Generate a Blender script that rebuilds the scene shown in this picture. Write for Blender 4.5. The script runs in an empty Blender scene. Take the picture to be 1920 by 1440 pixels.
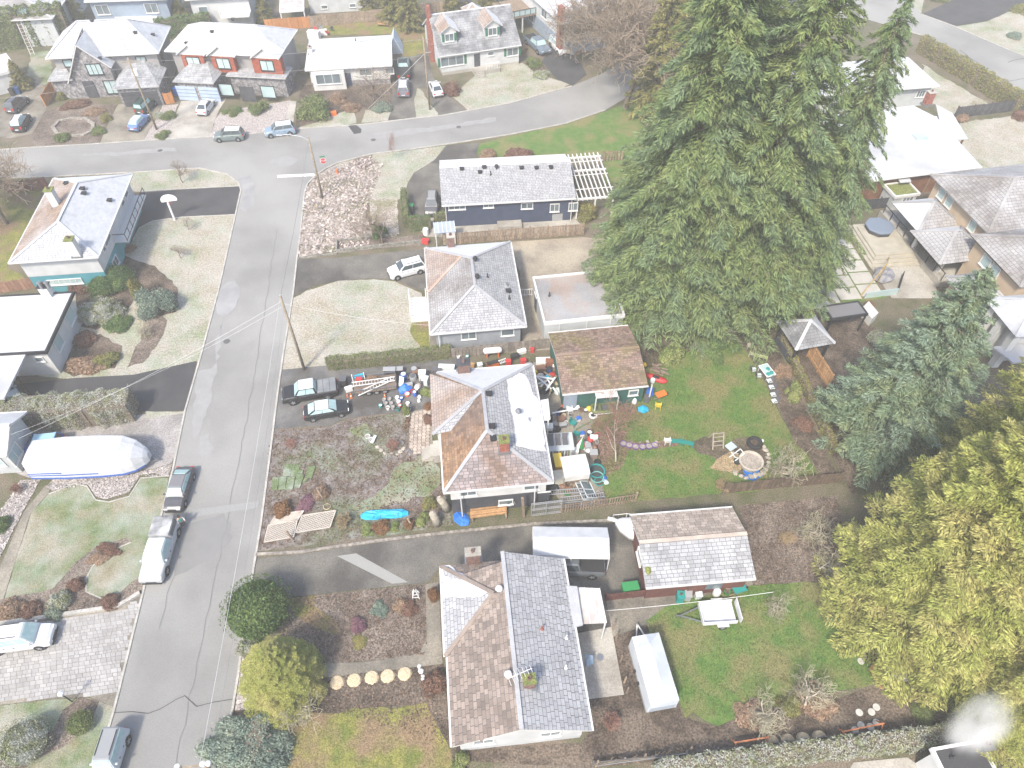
import bpy, bmesh, math, random
import numpy as np
from mathutils import Vector, Matrix
R = math.radians
sc = bpy.context.scene
COL = sc.collection
# ---------------------------------------------------------------- camera
CAM_H, PITCH, YAW, FPX = 55.0, 49.5, 5.7, 1350.0      # metres, degrees, photo pixels (1920 wide)
cd = bpy.data.cameras.new('camera'); cam = bpy.data.objects.new('camera', cd); COL.objects.link(cam)
cd.sensor_width = 36; cd.lens = 36*FPX/1920; cd.clip_start = .5; cd.clip_end = 3000
cam.location = (0, 0, CAM_H); cam.rotation_euler = (R(90-PITCH), 0, R(-YAW))
sc.camera = cam
# ---------------------------------------------------------------- sky, sun, exposure
HAZE = .0011
SUN_AZ, SUN_EL = 212, 50          # compass bearing the light comes from, elevation
w = bpy.data.worlds.new('World'); sc.world = w; w.use_nodes = True
nt = w.node_tree; bg = nt.nodes['Background']
sky = nt.nodes.new('ShaderNodeTexSky'); sky.sky_type = 'NISHITA'; sky.sun_disc = False
sky.sun_elevation = R(SUN_EL); sky.sun_rotation = R(SUN_AZ); sky.air_density = 1.0; sky.dust_density = 3.0; sky.ozone_density = 2.5
nt.links.new(sky.outputs[0], bg.inputs[0]); bg.inputs[1].default_value = .15
sl = bpy.data.lights.new('sun', 'SUN'); sl.energy = 2.5; sl.angle = R(7); sl.color = (1, .92, .78)
sun = bpy.data.objects.new('sun', sl); COL.objects.link(sun); sun.location = (0, 0, 90)
sun.rotation_euler = (R(90-SUN_EL), 0, R(180-SUN_AZ))
sc.view_settings.view_transform = 'Standard'; sc.view_settings.look = 'None'
sc.view_settings.exposure = 1.12; sc.view_settings.gamma = 1
sc.render.engine = 'CYCLES'
cy = sc.cycles; cy.use_denoising = True; cy.max_bounces = 6; cy.diffuse_bounces = 3; cy.glossy_bounces = 2
cy.volume_bounces = 2; cy.transparent_max_bounces = 6; cy.use_adaptive_sampling = True
# ---------------------------------------------------------------- a photo pixel as a point at height z
_p, _y = R(PITCH), R(YAW)
_fw = Vector((math.sin(_y)*math.cos(_p), math.cos(_y)*math.cos(_p), -math.sin(_p)))
_rt = Vector((math.cos(_y), -math.sin(_y), 0)); _up = _rt.cross(_fw)
def at(u, v, z=0.0):
    d = _fw + _rt*((u-960)/FPX) - _up*((v-720)/FPX)
    t = (z-CAM_H)/d.z
    return Vector((t*d.x, t*d.y, z))
def heading(a, b, z=0):                 # angle about z of the ground line from pixel a to pixel b
    d = at(*b, z)-at(*a, z); return math.atan2(d.y, d.x)
rng = random.Random(7)
# ---------------------------------------------------------------- materials
MATS = {}
def mat(name, c=None, c2=None, s=1.5, rough=.85, bump=0, bs=25, isl=0, frost=0, fs=.5, metal=0, c3=None, s3=.25, spk=0, spks=18, obj=0, spec=.3, fedge=.08, trans=0, wave=0, ws=4, wdir='Z'):
    if name in MATS: return MATS[name]
    m = bpy.data.materials.new(name); m.use_nodes = True; MATS[name] = m
    t = m.node_tree; N = t.nodes.new; L = t.links.new
    b = t.nodes['Principled BSDF']; b.inputs['Roughness'].default_value = rough; b.inputs['Metallic'].default_value = metal
    b.inputs['Specular IOR Level'].default_value = spec
    g = N('ShaderNodeNewGeometry')
    if wave or bump or c2 or c3 or frost or spk: pos = g.outputs['Position']
    def noise(scale, det=4, off=0):
        n = N('ShaderNodeTexNoise'); n.inputs['Scale'].default_value = scale; n.inputs['Detail'].default_value = det
        if off:
            va = N('ShaderNodeVectorMath'); va.operation = 'ADD'; L(pos, va.inputs[0]); va.inputs[1].default_value = (off, off*.7, 3); L(va.outputs[0], n.inputs['Vector'])
        else: L(pos, n.inputs['Vector'])
        return n.outputs['Fac']
    def ramp(fac, a, bb):
        r = N('ShaderNodeMapRange'); r.inputs[1].default_value = a; r.inputs[2].default_value = bb; L(fac, r.inputs[0]); return r.outputs[0]
    def mix(fac, A, B, mode='MIX'):
        x = N('ShaderNodeMix'); x.data_type = 'RGBA'; x.blend_type = mode
        if isinstance(fac, (int, float)): x.inputs[0].default_value = fac
        else: L(fac, x.inputs[0])
        for s_, i in ((A, 6), (B, 7)):
            if isinstance(s_, tuple): x.inputs[i].default_value = (*s_[:3], 1)
            else: L(s_, x.inputs[i])
        return x.outputs[2]
    col = tuple(c)
    if c2: col = mix(ramp(noise(s, 5), .38, .62), col, tuple(c2))
    if c3: col = mix(ramp(noise(s3, 4, 17), .45, .62), col, tuple(c3))
    if spk: 
        v = ramp(noise(spks, 2, 5), .3, .7)
        mr = N('ShaderNodeMapRange'); L(v, mr.inputs[0]); mr.inputs[3].default_value = 1-spk; mr.inputs[4].default_value = 1+spk
        col = mix(1.0, col, mr.outputs[0], 'MULTIPLY')
    if isl:
        oi = N('ShaderNodeObjectInfo'); ad = N('ShaderNodeMath'); ad.operation = 'ADD'; L(g.outputs['Random Per Island'], ad.inputs[0]); L(oi.outputs['Random'], ad.inputs[1])
        fr_ = N('ShaderNodeMath'); fr_.operation = 'FRACT'; L(ad.outputs[0], fr_.inputs[0])
        mr = N('ShaderNodeMapRange'); L(fr_.outputs[0], mr.inputs[0]); mr.inputs[3].default_value = 1-isl; mr.inputs[4].default_value = 1+isl
        col = mix(1.0, col, mr.outputs[0], 'MULTIPLY')
    if obj:
        oi = N('ShaderNodeObjectInfo'); mr = N('ShaderNodeMapRange'); L(oi.outputs['Random'], mr.inputs[0]); mr.inputs[3].default_value = 1-obj; mr.inputs[4].default_value = 1+obj
        col = mix(1.0, col, mr.outputs[0], 'MULTIPLY')
    if frost:
        fac = ramp(noise(fs, 6, 40), .62-frost*.5-fedge, .62-frost*.5+fedge)
        fr = mix(ramp(noise(22, 3, 9), .35, .65), (.46, .475, .50), (.66, .67, .69))
        mr = N('ShaderNodeMath'); mr.operation = 'MULTIPLY'; L(fac, mr.inputs[0]); mr.inputs[1].default_value = min(1, .35+frost*.65)
        col = mix(mr.outputs[0], col, fr)
    if isinstance(col, tuple): b.inputs['Base Color'].default_value = (*col, 1)
    else: L(col, b.inputs['Base Color'])
    nrm = None
    if bump:
        bn = N('ShaderNodeBump'); bn.inputs['Strength'].default_value = min(1, bump); bn.inputs['Distance'].default_value = .06*max(1, bump); L(noise(bs, 4, 2), bn.inputs['Height']); nrm = bn
    if wave:
        wv = N('ShaderNodeTexWave'); wv.bands_direction = wdir; wv.wave_profile = 'SAW'; wv.inputs['Scale'].default_value = ws; L(pos, wv.inputs['Vector'])
        bn2 = N('ShaderNodeBump'); bn2.inputs['Strength'].default_value = wave; bn2.inputs['Distance'].default_value = .03; L(wv.outputs['Fac'], bn2.inputs['Height'])
        if nrm: L(nrm.outputs[0], bn2.inputs['Normal'])
        nrm = bn2
    if nrm: L(nrm.outputs[0], b.inputs['Normal'])
    if trans:
        tr = N('ShaderNodeBsdfTranslucent'); 
        if isinstance(col, tuple): tr.inputs[0].default_value = (*col, 1)
        else: L(col, tr.inputs[0])
        ms = N('ShaderNodeMixShader'); ms.inputs[0].default_value = trans; L(b.outputs[0], ms.inputs[1]); L(tr.outputs[0], ms.inputs[2])
        L(ms.outputs[0], t.nodes['Material Output'].inputs['Surface'])
    return m
def paint(r, g, b, rough=.45, name=None):
    return mat(name or 'paint_%d_%d_%d_%d' % (r*255, g*255, b*255, rough*100), (r, g, b), rough=rough, spec=.4)
# ---------------------------------------------------------------- mesh building
class MB:
    def __init__(s): s.v = []; s.f = []
    def add(s, vs, fs):
        n = len(s.v); s.v += [tuple(p) for p in vs]; s.f += [tuple(i+n for i in f) for f in fs]; return s
    def box(s, x0, x1, y0, y1, z0, z1, M=None):
        vs = [Vector(p) for p in ((x0,y0,z0),(x1,y0,z0),(x1,y1,z0),(x0,y1,z0),(x0,y0,z1),(x1,y0,z1),(x1,y1,z1),(x0,y1,z1))]
        if M: vs = [M @ p for p in vs]
        return s.add(vs, [(3,2,1,0),(4,5,6,7),(0,1,5,4),(1,2,6,5),(2,3,7,6),(3,0,4,7)])
    def bar(s, a, b, wd, ht=None, up=(0,0,1)):          # a rectangular bar from a to b
        a, b = Vector(a), Vector(b); d = b-a; L = d.length
        if L < 1e-6: return s
        d /= L; up = Vector(up)
        if abs(d.dot(up)) > .95: up = Vector((0,1,0)) if abs(d.y) < .9 else Vector((1,0,0))
        x = d.cross(up).normalized(); y = x.cross(d); h = (ht or wd)/2; wd = wd/2
        vs = [p+x*sx*wd+y*sy*h for p in (a, b) for sx, sy in ((-1,-1),(1,-1),(1,1),(-1,1))]
        return s.add(vs, [(0,1,2,3),(7,6,5,4),(0,4,5,1),(1,5,6,2),(2,6,7,3),(3,7,4,0)])
    def tube(s, pts, r, n=6, cap=True):
        pts = [Vector(p) for p in pts]; rs = r if isinstance(r, (list, tuple)) else [r]*len(pts); rings = []
        for i, p in enumerate(pts):
            d = (pts[min(i+1, len(pts)-1)]-pts[max(i-1, 0)])
            d = d.normalized() if d.length > 1e-9 else Vector((0,0,1))
            u = Vector((0,0,1)) if abs(d.z) < .9 else Vector((1,0,0))
            x = d.cross(u).normalized(); y = d.cross(x)
            rings.append([p+(x*math.cos(2*math.pi*k/n)+y*math.sin(2*math.pi*k/n))*rs[i] for k in range(n)])
        b0 = len(s.v); s.v += [tuple(q) for rg in rings for q in rg]
        for i in range(len(pts)-1):
            for k in range(n):
                s.f.append((b0+i*n+k, b0+i*n+(k+1)%n, b0+(i+1)*n+(k+1)%n, b0+(i+1)*n+k))
        if cap: s.f.append(tuple(b0+k for k in reversed(range(n)))); s.f.append(tuple(b0+(len(pts)-1)*n+k for k in range(n)))
        return s
    def lathe(s, prof, n=14, c=(0,0,0), sx=1, sy=1, M=None, cap=True):
        b0 = len(s.v); c = Vector(c)
        for r, z in prof:
            for k in range(n):
                p = Vector((r*sx*math.cos(2*math.pi*k/n), r*sy*math.sin(2*math.pi*k/n), z))
                if M: p = M @ p
                s.v.append(tuple(p+c))
        for i in range(len(prof)-1):
            for k in range(n):
                s.f.append((b0+i*n+k, b0+i*n+(k+1)%n, b0+(i+1)*n+(k+1)%n, b0+(i+1)*n+k))
        if cap: s.f.append(tuple(b0+k for k in reversed(range(n)))); s.f.append(tuple(b0+(len(prof)-1)*n+k for k in range(n)))
        return s
    def prism(s, poly, z0, z1):
        n = len(poly); vs = [(p[0],p[1],z0) for p in poly]+[(p[0],p[1],z1) for p in poly]
        return s.add(vs, [tuple(reversed(range(n))), tuple(range(n, 2*n))]+[(i, (i+1)%n, n+(i+1)%n, n+i) for i in range(n)])
    def slab(s, pts, th):                                # planar polygon, thickened downwards
        n = len(pts); q = [Vector(p) for p in pts]
        nn = (q[1]-q[0]).cross(q[2]-q[0]).normalized()
        if nn.z < 0: q.reverse(); nn = -nn
        vs = q+[p-nn*th for p in q]
        return s.add(vs, [tuple(range(n)), tuple(range(2*n-1, n-1, -1))]+[(i, n+i, n+(i+1)%n, (i+1)%n) for i in range(n)])
    def loft(s, rings, cap=True):
        n = len(rings[0]); b0 = len(s.v); s.v += [tuple(p) for r in rings for p in r]
        for i in range(len(rings)-1):
            for k in range(n): s.f.append((b0+i*n+k, b0+i*n+(k+1)%n, b0+(i+1)*n+(k+1)%n, b0+(i+1)*n+k))
        if cap: s.f.append(tuple(b0+k for k in reversed(range(n)))); s.f.append(tuple(b0+(len(rings)-1)*n+k for k in range(n)))
        return s
    def mesh(s, name, m, smooth=False):
        me = bpy.data.meshes.new(name); me.from_pydata(s.v, [], s.f); me.materials.append(m)
        bm = bmesh.new(); bm.from_mesh(me); bmesh.ops.recalc_face_normals(bm, faces=bm.faces); bm.to_mesh(me); bm.free()
        if smooth: me.shade_smooth()
        return me
    def build(s, name, m, parent=None, smooth=False, bevel=0, **kw):
        return link(name, s.mesh(name, m, smooth), parent, bevel=bevel, **kw)
def link(name, me, parent=None, loc=None, rz=None, bevel=0, kind=None):
    o = bpy.data.objects.new(name, me); COL.objects.link(o)
    if parent: o.parent = parent
    if loc is not None: o.location = loc
    if rz is not None: o.rotation_euler.z = rz
    if kind: o['kind'] = kind
    if bevel:
        b = o.modifiers.new('bevel', 'BEVEL'); b.width = bevel; b.segments = 2; b.limit_method = 'ANGLE'; b.angle_limit = R(40)
    return o
LABELS = {}
def tag(o, label, cat, group=None):
    o['label'] = label; o['category'] = cat
    if group: o['group'] = group
    n = len(label.split())
    if not 4 <= n <= 16: print('LABEL LENGTH', n, label)
    if label in LABELS and not (group and LABELS[label] == group): print('LABEL TWICE', label)
    LABELS[label] = group
    return o
def thing(name, label, cat, loc=(0,0,0), rz=0, group=None):
    o = bpy.data.objects.new(name, None); o.empty_display_size = .3; COL.objects.link(o)
    o.location = loc; o.rotation_euler.z = rz
    return tag(o, label, cat, group)
def copy_tree(o, parent=None):
    c = o.copy(); COL.objects.link(c)
    if parent: c.parent = parent
    for ch in list(o.children): copy_tree(ch, c)
    return c
def np_mesh(name, V, F4, m, smooth=False):               # fast quads: V (n,3), F4 (k,4) ints
    me = bpy.data.meshes.new(name); V = np.asarray(V, dtype=np.float32); F4 = np.asarray(F4, dtype=np.int32)
    me.vertices.add(len(V)); me.vertices.foreach_set('co', V.ravel())
    k, n = F4.shape
    me.loops.add(k*n); me.loops.foreach_set('vertex_index', F4.ravel())
    me.polygons.add(k); me.polygons.foreach_set('loop_start', np.arange(0, k*n, n, dtype=np.int32))
    me.update(calc_edges=True); me.materials.append(m)
    me.shade_smooth() if smooth else me.shade_flat()
    return me
# ---------------------------------------------------------------- ground
G = dict(
 earth = mat('earth', (.13,.115,.075), (.085,.09,.045), s=.6, c3=(.16,.13,.10), s3=.2, spk=.45, spks=9, bump=.8, bs=8),
 lawn = mat('lawn', (.075,.15,.03), (.115,.175,.042), s=1.1, c3=(.18,.17,.07), s3=.33, spk=.3, spks=11, bump=.9, bs=12),
 lawn_dull = mat('lawn_dull', (.11,.155,.06), (.15,.165,.075), s=.9, c3=(.21,.185,.11), s3=.3, spk=.35, spks=10, bump=.9, bs=12, frost=.08, fs=.5, fedge=.25),
 lawn_frost = mat('lawn_frost', (.20,.225,.13), (.28,.25,.19), s=.5, c3=(.30,.265,.20), s3=.16, spk=.35, spks=5, bump=1, bs=8, frost=.08, fs=.5, fedge=.3),
 lawn_moss = mat('lawn_moss', (.12,.14,.03), (.20,.19,.05), s=.8, c3=(.20,.14,.08), s3=.35, spk=.42, spks=9, bump=.9, bs=12),
 asphalt = mat('asphalt', (.205,.203,.195), (.235,.232,.223), s=.25, c3=(.28,.277,.266), s3=.07, spk=.16, spks=30, bump=.3, bs=60, rough=.9),
 asphalt_old = mat('asphalt_old', (.115,.11,.10), (.16,.15,.13), s=.5, c3=(.075,.07,.065), s3=.22, spk=.3, spks=14, bump=.4, bs=40, rough=.9),
 tar = mat('fresh_asphalt', (.05,.05,.053), (.065,.065,.068), s=.4, spk=.2, spks=30, bump=.2, bs=60),
 concrete = mat('concrete', (.33,.31,.275), (.26,.24,.21), s=.7, c3=(.40,.38,.34), s3=.25, spk=.18, spks=9, bump=.2, bs=40),
 concrete_dark = mat('concrete_stained', (.20,.18,.15), (.13,.12,.10), s=.6, c3=(.26,.235,.19), s3=.25, spk=.25, spks=9, bump=.2, bs=40),
 soil = mat('soil', (.055,.042,.032), (.095,.072,.055), s=1.6, c3=(.14,.11,.085), s3=.4, spk=.6, spks=7, bump=1, bs=8),
 soil_red = mat('soil_frosted', (.095,.07,.055), (.135,.102,.082), s=1.2, c3=(.095,.12,.05), s3=.16, spk=.5, spks=6, bump=1, bs=8, frost=.02, fs=1.2, fedge=.22),
 bark = mat('bark_mulch', (.09,.07,.055), (.15,.118,.098), s=2, c3=(.18,.148,.122), s3=.4, spk=.65, spks=9, bump=1, bs=9),
 gravel = mat('pebble_bed', (.27,.24,.225), (.40,.36,.34), s=5, spk=.6, spks=9, bump=1, bs=9),
 heather = mat('frosty_groundcover', (.30,.26,.225), (.40,.355,.325), s=.7, c3=(.20,.19,.12), s3=.3, spk=.5, spks=5, bump=1.2, bs=5),
 kerb = mat('kerb_concrete', (.42,.40,.37), (.32,.31,.28), s=1, spk=.2, spks=8),
 mark = mat('road_paint', (.72,.72,.70), (.5,.5,.49), s=4, rough=.7),
 seam = mat('road_seam', (.17,.17,.168)), patch = mat('tar_patch', (.055,.055,.058), spk=.2),
)
def struct(o): o['kind'] = 'structure'; return o
s_ = 900
struct(MB().add([(-s_,-s_,0),(s_,-s_,0),(s_,s_,0),(-s_,s_,0)], [(0,1,2,3)]).build('ground', G['earth']))
def smooth_poly(P, amp, step=.9, closed=True, seed=0):
    rr = random.Random(seed); n = len(P); out = []
    for i in range(n if closed else n-1):
        a, b = P[i], P[(i+1)%n]; k = max(1, int((b-a).length/step))
        for j in range(k):
            q = a.lerp(b, j/k)
            if amp: q = q+Vector((rr.uniform(-amp, amp), rr.uniform(-amp, amp), 0))
            out.append(q)
    if not closed: out.append(P[-1])
    return out
_lay = [0]
def sheet(name, m, px, layer, organic=0, z=None):
    _lay[0] += 1
    P = [at(*p) for p in px]
    Q = smooth_poly(P, organic, .7, seed=_lay[0]) if organic else P
    zz = .012*layer+.0001*_lay[0] if z is None else z
    mb = MB(); mb.add([(p.x, p.y, zz) for p in Q], [tuple(range(len(Q)))])
    me = mb.mesh(name, G[m] if isinstance(m, str) else m)
    if me.polygons and me.polygons[0].normal.z < 0: me.flip_normals()
    return struct(link(name, me))
def kerb(px, wd=.18, ht=.12, m='kerb', name='kerb', z=0):
    P = smooth_poly([at(*p) for p in px], 0, 1.5, closed=False); mb = MB(); rings = []
    for i, p in enumerate(P):
        d = (P[min(i+1, len(P)-1)]-P[max(i-1, 0)]).normalized(); nx = Vector((-d.y, d.x, 0))*wd/2
        rings.append([p-nx+Vector((0,0,z)), p+nx+Vector((0,0,z)), p+nx+Vector((0,0,z+ht)), p-nx+Vector((0,0,z+ht))])
    mb.loft(rings); return struct(mb.build(name, G[m] if isinstance(m, str) else m))
# --- streets
street_l = [(165,1520),(201,1377),(214,1334),(240,1230),(270,1106),(297,990),(325,880),(347,772),(379,660),(410,545),(441,407),(452,357)]
street_r = [(400,1520),(418,1407),(437,1328),(447,1267),(459,1171),(472,1090),(490,980),(507,850),(522,730),(532,660),(550,550),(557,485),(562,450),(571,362)]
corner_r = [(571,362),(577,345),(590,331),(610,317),(635,305),(697,289),(780,279),(837,271),(910,260),(960,252),(1060,232),(1135,207),(1180,180),(1260,120),(1340,75),(1450,60)]
far_edge = [(-120,290),(60,277),(187,270),(315,261),(395,257),(475,251),(555,242),(680,234),(780,222),(830,217),(955,194),(1072,162),(1130,138),(1200,95),(1290,48),(1395,8)]
corner_l = [(452,357),(447,343),(425,327),(375,316),(250,324),(90,332),(-120,338)]
G_road = street_l+corner_l+far_edge+[(1460,-20),(1560,0)]+list(reversed(corner_r))+list(reversed(street_r))
sheet('road', 'asphalt', G_road, 4)
sheet('road', 'asphalt', [(1440,0),(1480,-10),(1700,-8),(1727,27),(1790,50),(1870,85),(1960,122),(1990,215),(1920,182),(1890,160),(1790,100),(1730,67),(1600,30),(1500,62),(1430,70)], 5)
kerb(street_l); kerb(street_r); kerb(corner_r[:12]); kerb(far_edge[:12]); kerb(corner_l)
kerb([(1727,27),(1790,50),(1870,85),(1960,122)]); kerb([(1700,58),(1730,67),(1790,100),(1890,160),(1960,205)])
sheet('stop_line', 'mark', [(520,329),(590,326),(591,331),(520,334)], 6)
sheet('road_patch', 'patch', [(653,237),(667,234),(678,243),(677,250),(664,252)], 6)
sheet('road_patch', mat('road_patch_pale', (.25,.25,.245), spk=.15), [(355,957),(486,940),(484,953),(352,972)], 6)
sheet('road_patch', mat('road_patch_wet', (.30,.30,.30), (.24,.24,.24), s=.4), [(405,590),(410,550),(425,530),(440,527),(450,540),(447,565),(436,585),(420,594)], 6, .15)
sheet('road_patch', MATS['road_patch_wet'], [(447,335),(470,328),(480,345),(475,385),(462,400),(452,392),(460,365)], 6, .2)
# thin cracks in the asphalt
def crack(px, wd=.05, layer=6, m='patch'):
    P = smooth_poly([at(*p) for p in px], .12, .8, closed=False, seed=len(px)); mb = MB(); rr = random.Random(len(px))
    for a, b in zip(P, P[1:]):
        n = (b-a).normalized(); n = Vector((-n.y, n.x, 0))*wd/2
        mb.add([a-n+Vector((0,0,.012*layer+.004)), a+n+Vector((0,0,.012*layer+.004)), b+n+Vector((0,0,.012*layer+.004)), b-n+Vector((0,0,.012*layer+.004))], [(0,1,2,3)])
    struct(mb.build('road_crack', G[m]))
crack([(215,1336),(250,1337),(282,1338),(300,1327),(330,1313),(350,1304),(368,1325),(400,1315),(440,1311)], .05)
crack([(1890,118),(1905,112),(1920,110)], .12, 7); crack([(1800,95),(1840,125),(1870,150)], .1, 7); crack([(1880,155),(1920,148)], .1, 7)
for i, q in enumerate([[(372,700),(400,690),(408,640),(420,600),(412,650),(402,720),(385,790),(368,830),(360,800)], [(375,820),(395,815),(400,840),(388,860),(370,850)], [(505,300),(540,292),(560,300),(540,312),(510,312)], [(120,292),(240,284),(330,276),(330,284),(220,292)], [(700,250),(830,236),(930,220),(930,228),(820,246),(705,262)], [(330,990),(420,960),(440,1010),(380,1060),(330,1080)]]):
    sheet('road_stain', mat('road_stain_pale', (.25,.249,.245), (.275,.273,.27), s=1, spk=.12) if i not in (5,) else mat('road_stain_dark', (.19,.189,.187), (.205,.203,.2), s=1), q, 5.2, .25)
crack([(330,1440),(352,1330),(380,1200),(405,1080),(430,960),(455,830),(478,700),(500,560),(520,430)], .05, 5.5, 'seam'); crack([(300,1180),(330,1060),(350,960)], .05, 5.5, 'seam')
for u_, v_ in ((425,640),(700,262),(300,282),(860,238)):
    c_ = at(u_, v_, .075); struct(MB().lathe([(.01,0),(.36,0)], 16, c_, cap=False).build('manhole_cover', mat('manhole', (.10,.10,.10), rough=.6)))
# --- west side of the street
sheet('lawn', 'lawn_frost', [(250,324),(375,316),(425,327),(447,343),(450,349),(350,354),(262,360),(200,355)], 2, .1)
sheet('lawn', 'lawn_frost', [(235,470),(262,428),(287,415),(340,408),(440,404),(430,450),(410,545),(395,600),(379,660),(371,678),(250,704),(140,712),(30,700),(80,560),(60,520),(160,500)], 2, .1)
sheet('lawn', 'lawn_moss', [(-60,360),(80,352),(60,420),(15,500),(60,530),(20,545),(-60,540)], 2, .15)
sheet('planting_bed', 'soil', [(150,520),(230,480),(290,500),(335,540),(330,585),(300,595),(255,560),(235,590),(180,620),(150,610),(140,560)], 3, .15)
sheet('planting_bed', 'bark', [(270,600),(300,590),(315,600),(300,640),(270,680),(240,690),(250,660),(262,640)], 3, .15)
sheet('planting_bed', 'soil', [(120,640),(190,625),(230,650),(215,690),(140,705),(110,690)], 3, .2)
sheet('driveway', 'tar', [(262,361),(350,355),(450,350),(452,357),(443,402),(340,407),(287,414),(262,427),(245,455),(225,500),(200,520),(190,500)], 3)
kerb([(262,360),(350,354),(449,349)], .14, .1); kerb([(443,403),(340,408),(287,415),(262,428),(250,450)], .14, .1)
sheet('driveway', 'tar', [(30,722),(47,719),(140,709),(250,703),(369,677),(347,770),(275,772),(150,775),(30,760)], 3)
sheet('driveway', mat('driveway_aggregate', (.26,.24,.23), (.33,.31,.30), s=.8, c3=(.21,.20,.19), s3=.3, spk=.3, spks=9), [(270,777),(346,775),(330,855),(320,870),(285,880),(150,893),(60,898),(10,880),(10,805),(60,800)], 3)
sheet('verge', 'lawn_frost', [(272,772),(310,772),(347,772),(343,776),(275,785)], 4, .05)
sheet('pebble_bed', 'gravel', [(88,912),(100,900),(150,894),(285,881),(322,871),(317,893),(290,888),(262,893),(240,925),(200,936),(180,932),(165,910),(140,905),(100,922)], 4, .06)
sheet('lawn', 'lawn_dull', [(92,926),(140,906),(163,911),(180,936),(205,940),(242,930),(264,896),(317,896),(297,990),(268,1100),(230,1115),(8,1128),(30,1050),(60,960)], 3, .06)
sheet('walkway', 'concrete_dark', [(-40,1120),(0,1065),(45,960),(85,912),(98,905),(92,925),(58,962),(30,1050),(5,1130)], 4)
sheet('pebble_bed', 'gravel', [(-30,1000),(0,960),(40,900),(75,900),(42,962),(0,1045),(-30,1090)], 3, .05)
sheet('planting_bed', 'bark', [(-40,1150),(0,1124),(100,1105),(118,1085),(142,1055),(180,1025),(240,1008),(246,1015),(205,1033),(172,1060),(160,1085),(160,1108),(185,1122),(215,1118),(262,1082),(270,1100),(262,1112),(222,1136),(80,1158),(-40,1170)], 4, .06)
kerb([(-40,1176),(80,1160),(223,1138),(264,1113)], .3, .3, name='garden_wall')
kerb([(246,1017),(205,1035),(174,1062),(162,1085),(162,1110),(190,1122)], .1, .06, name='lawn_edging')
kerb([(92,927),(140,907),(163,912),(180,938),(205,942),(243,931),(265,897),(318,892)], .1, .08, name='lawn_edging')
sheet('driveway', 'concrete_dark', [(-60,1182),(80,1162),(224,1140),(266,1113),(213,1325),(165,1306),(80,1312),(-60,1330)], 3)
sheet('lawn', 'lawn_dull', [(-60,1330),(80,1314),(165,1308),(213,1326),(200,1377),(170,1500),(-60,1520)], 2, .04)
sheet('planting_bed', 'bark', [(-40,1430),(40,1385),(100,1370),(120,1330),(150,1306),(187,1315),(170,1360),(120,1400),(60,1430),(20,1470),(-40,1500)], 3, .06)
# --- east side, south of the lot
sheet('driveway', 'asphalt_old', [(478,1048),(560,1040),(720,1016),(860,1000),(1000,985),(1190,980),(1225,1110),(1215,1170),(1150,1195),(1080,1190),(1050,1090),(830,1055),(802,1093),(700,1103),(545,1120),(468,1132)], 3)
sheet('driveway_strip', mat('pale_concrete', (.27,.27,.255), spk=.15), [(632,1043),(668,1038),(765,1092),(735,1095)], 4)
kerb([(480,1040),(560,1036),(720,1013),(860,997),(1000,983),(1180,975)], .25, .14, m=mat('stone_edging', (.30,.27,.23), (.2,.18,.16), s=2, spk=.4, spks=4), name='border_edging')
sheet('lawn', 'lawn_moss', [(540,1124),(590,1116),(590,1135),(630,1165),(640,1185),(625,1190),(590,1178),(550,1150)], 4, .06)
sheet('planting_bed', 'bark', [(545,1122),(700,1105),(798,1095),(800,1228),(700,1238),(590,1247),(500,1250),(470,1180),(470,1135)], 3, .03)
sheet('walkway', 'concrete_dark', [(560,1248),(700,1240),(786,1226),(800,1200),(798,1096),(822,1092),(830,1245),(790,1250),(620,1270),(560,1275)], 4)
sheet('planting_bed', 'soil', [(560,1276),(620,1271),(790,1251),(832,1245),(845,1400),(818,1360),(800,1318),(720,1325),(640,1338),(540,1330)], 3, .05)
sheet('lawn', 'lawn_moss', [(530,1345),(580,1335),(640,1338),(660,1330),(720,1325),(740,1330),(800,1317),(820,1362),(848,1410),(850,1520),(520,1520)], 4, .07)
sheet('planting_bed', 'soil', [(460,1172),(520,1180),(560,1250),(545,1320),(525,1345),(515,1520),(402,1520),(420,1407),(438,1328),(448,1267)], 2, .0)
sheet('pebble_strip', 'gravel', [(457,1190),(480,1240),(470,1330),(440,1332),(449,1267)], 4, .04)
sheet('patio', 'concrete', [(1082,1188),(1146,1176),(1170,1303),(1100,1312)], 5)
sheet('bare_ground', 'soil', [(1082,1190),(1146,1176),(1215,1168),(1225,1200),(1280,1345),(1340,1362),(1420,1330),(1560,1312),(1660,1282),(1700,1270),(1790,1365),(1500,1400),(1110,1440),(850,1425),(850,1400),(1090,1395),(1110,1360)], 2, .06)
sheet('lawn', 'lawn', [(1213,1165),(1245,1140),(1290,1125),(1410,1098),(1560,1090),(1600,1150),(1640,1240),(1660,1278),(1620,1290),(1580,1292),(1545,1305),(1490,1312),(1460,1325),(1425,1330),(1390,1345),(1345,1361),(1320,1352),(1300,1335),(1285,1345),(1262,1290),(1240,1220),(1222,1195)], 4, .07)
sheet('path', 'concrete_dark', [(1135,1120),(1240,1105),(1410,1088),(1412,1100),(1260,1135),(1215,1163),(1150,1195)], 3)
sheet('brush_bed', 'bark', [(1385,948),(1570,930),(1600,1085),(1560,1090),(1412,1097)], 3, .08)
sheet('walkway', 'concrete', [(1600,1430),(1700,1420),(1730,1440),(1740,1500),(1560,1500)], 3)
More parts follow.
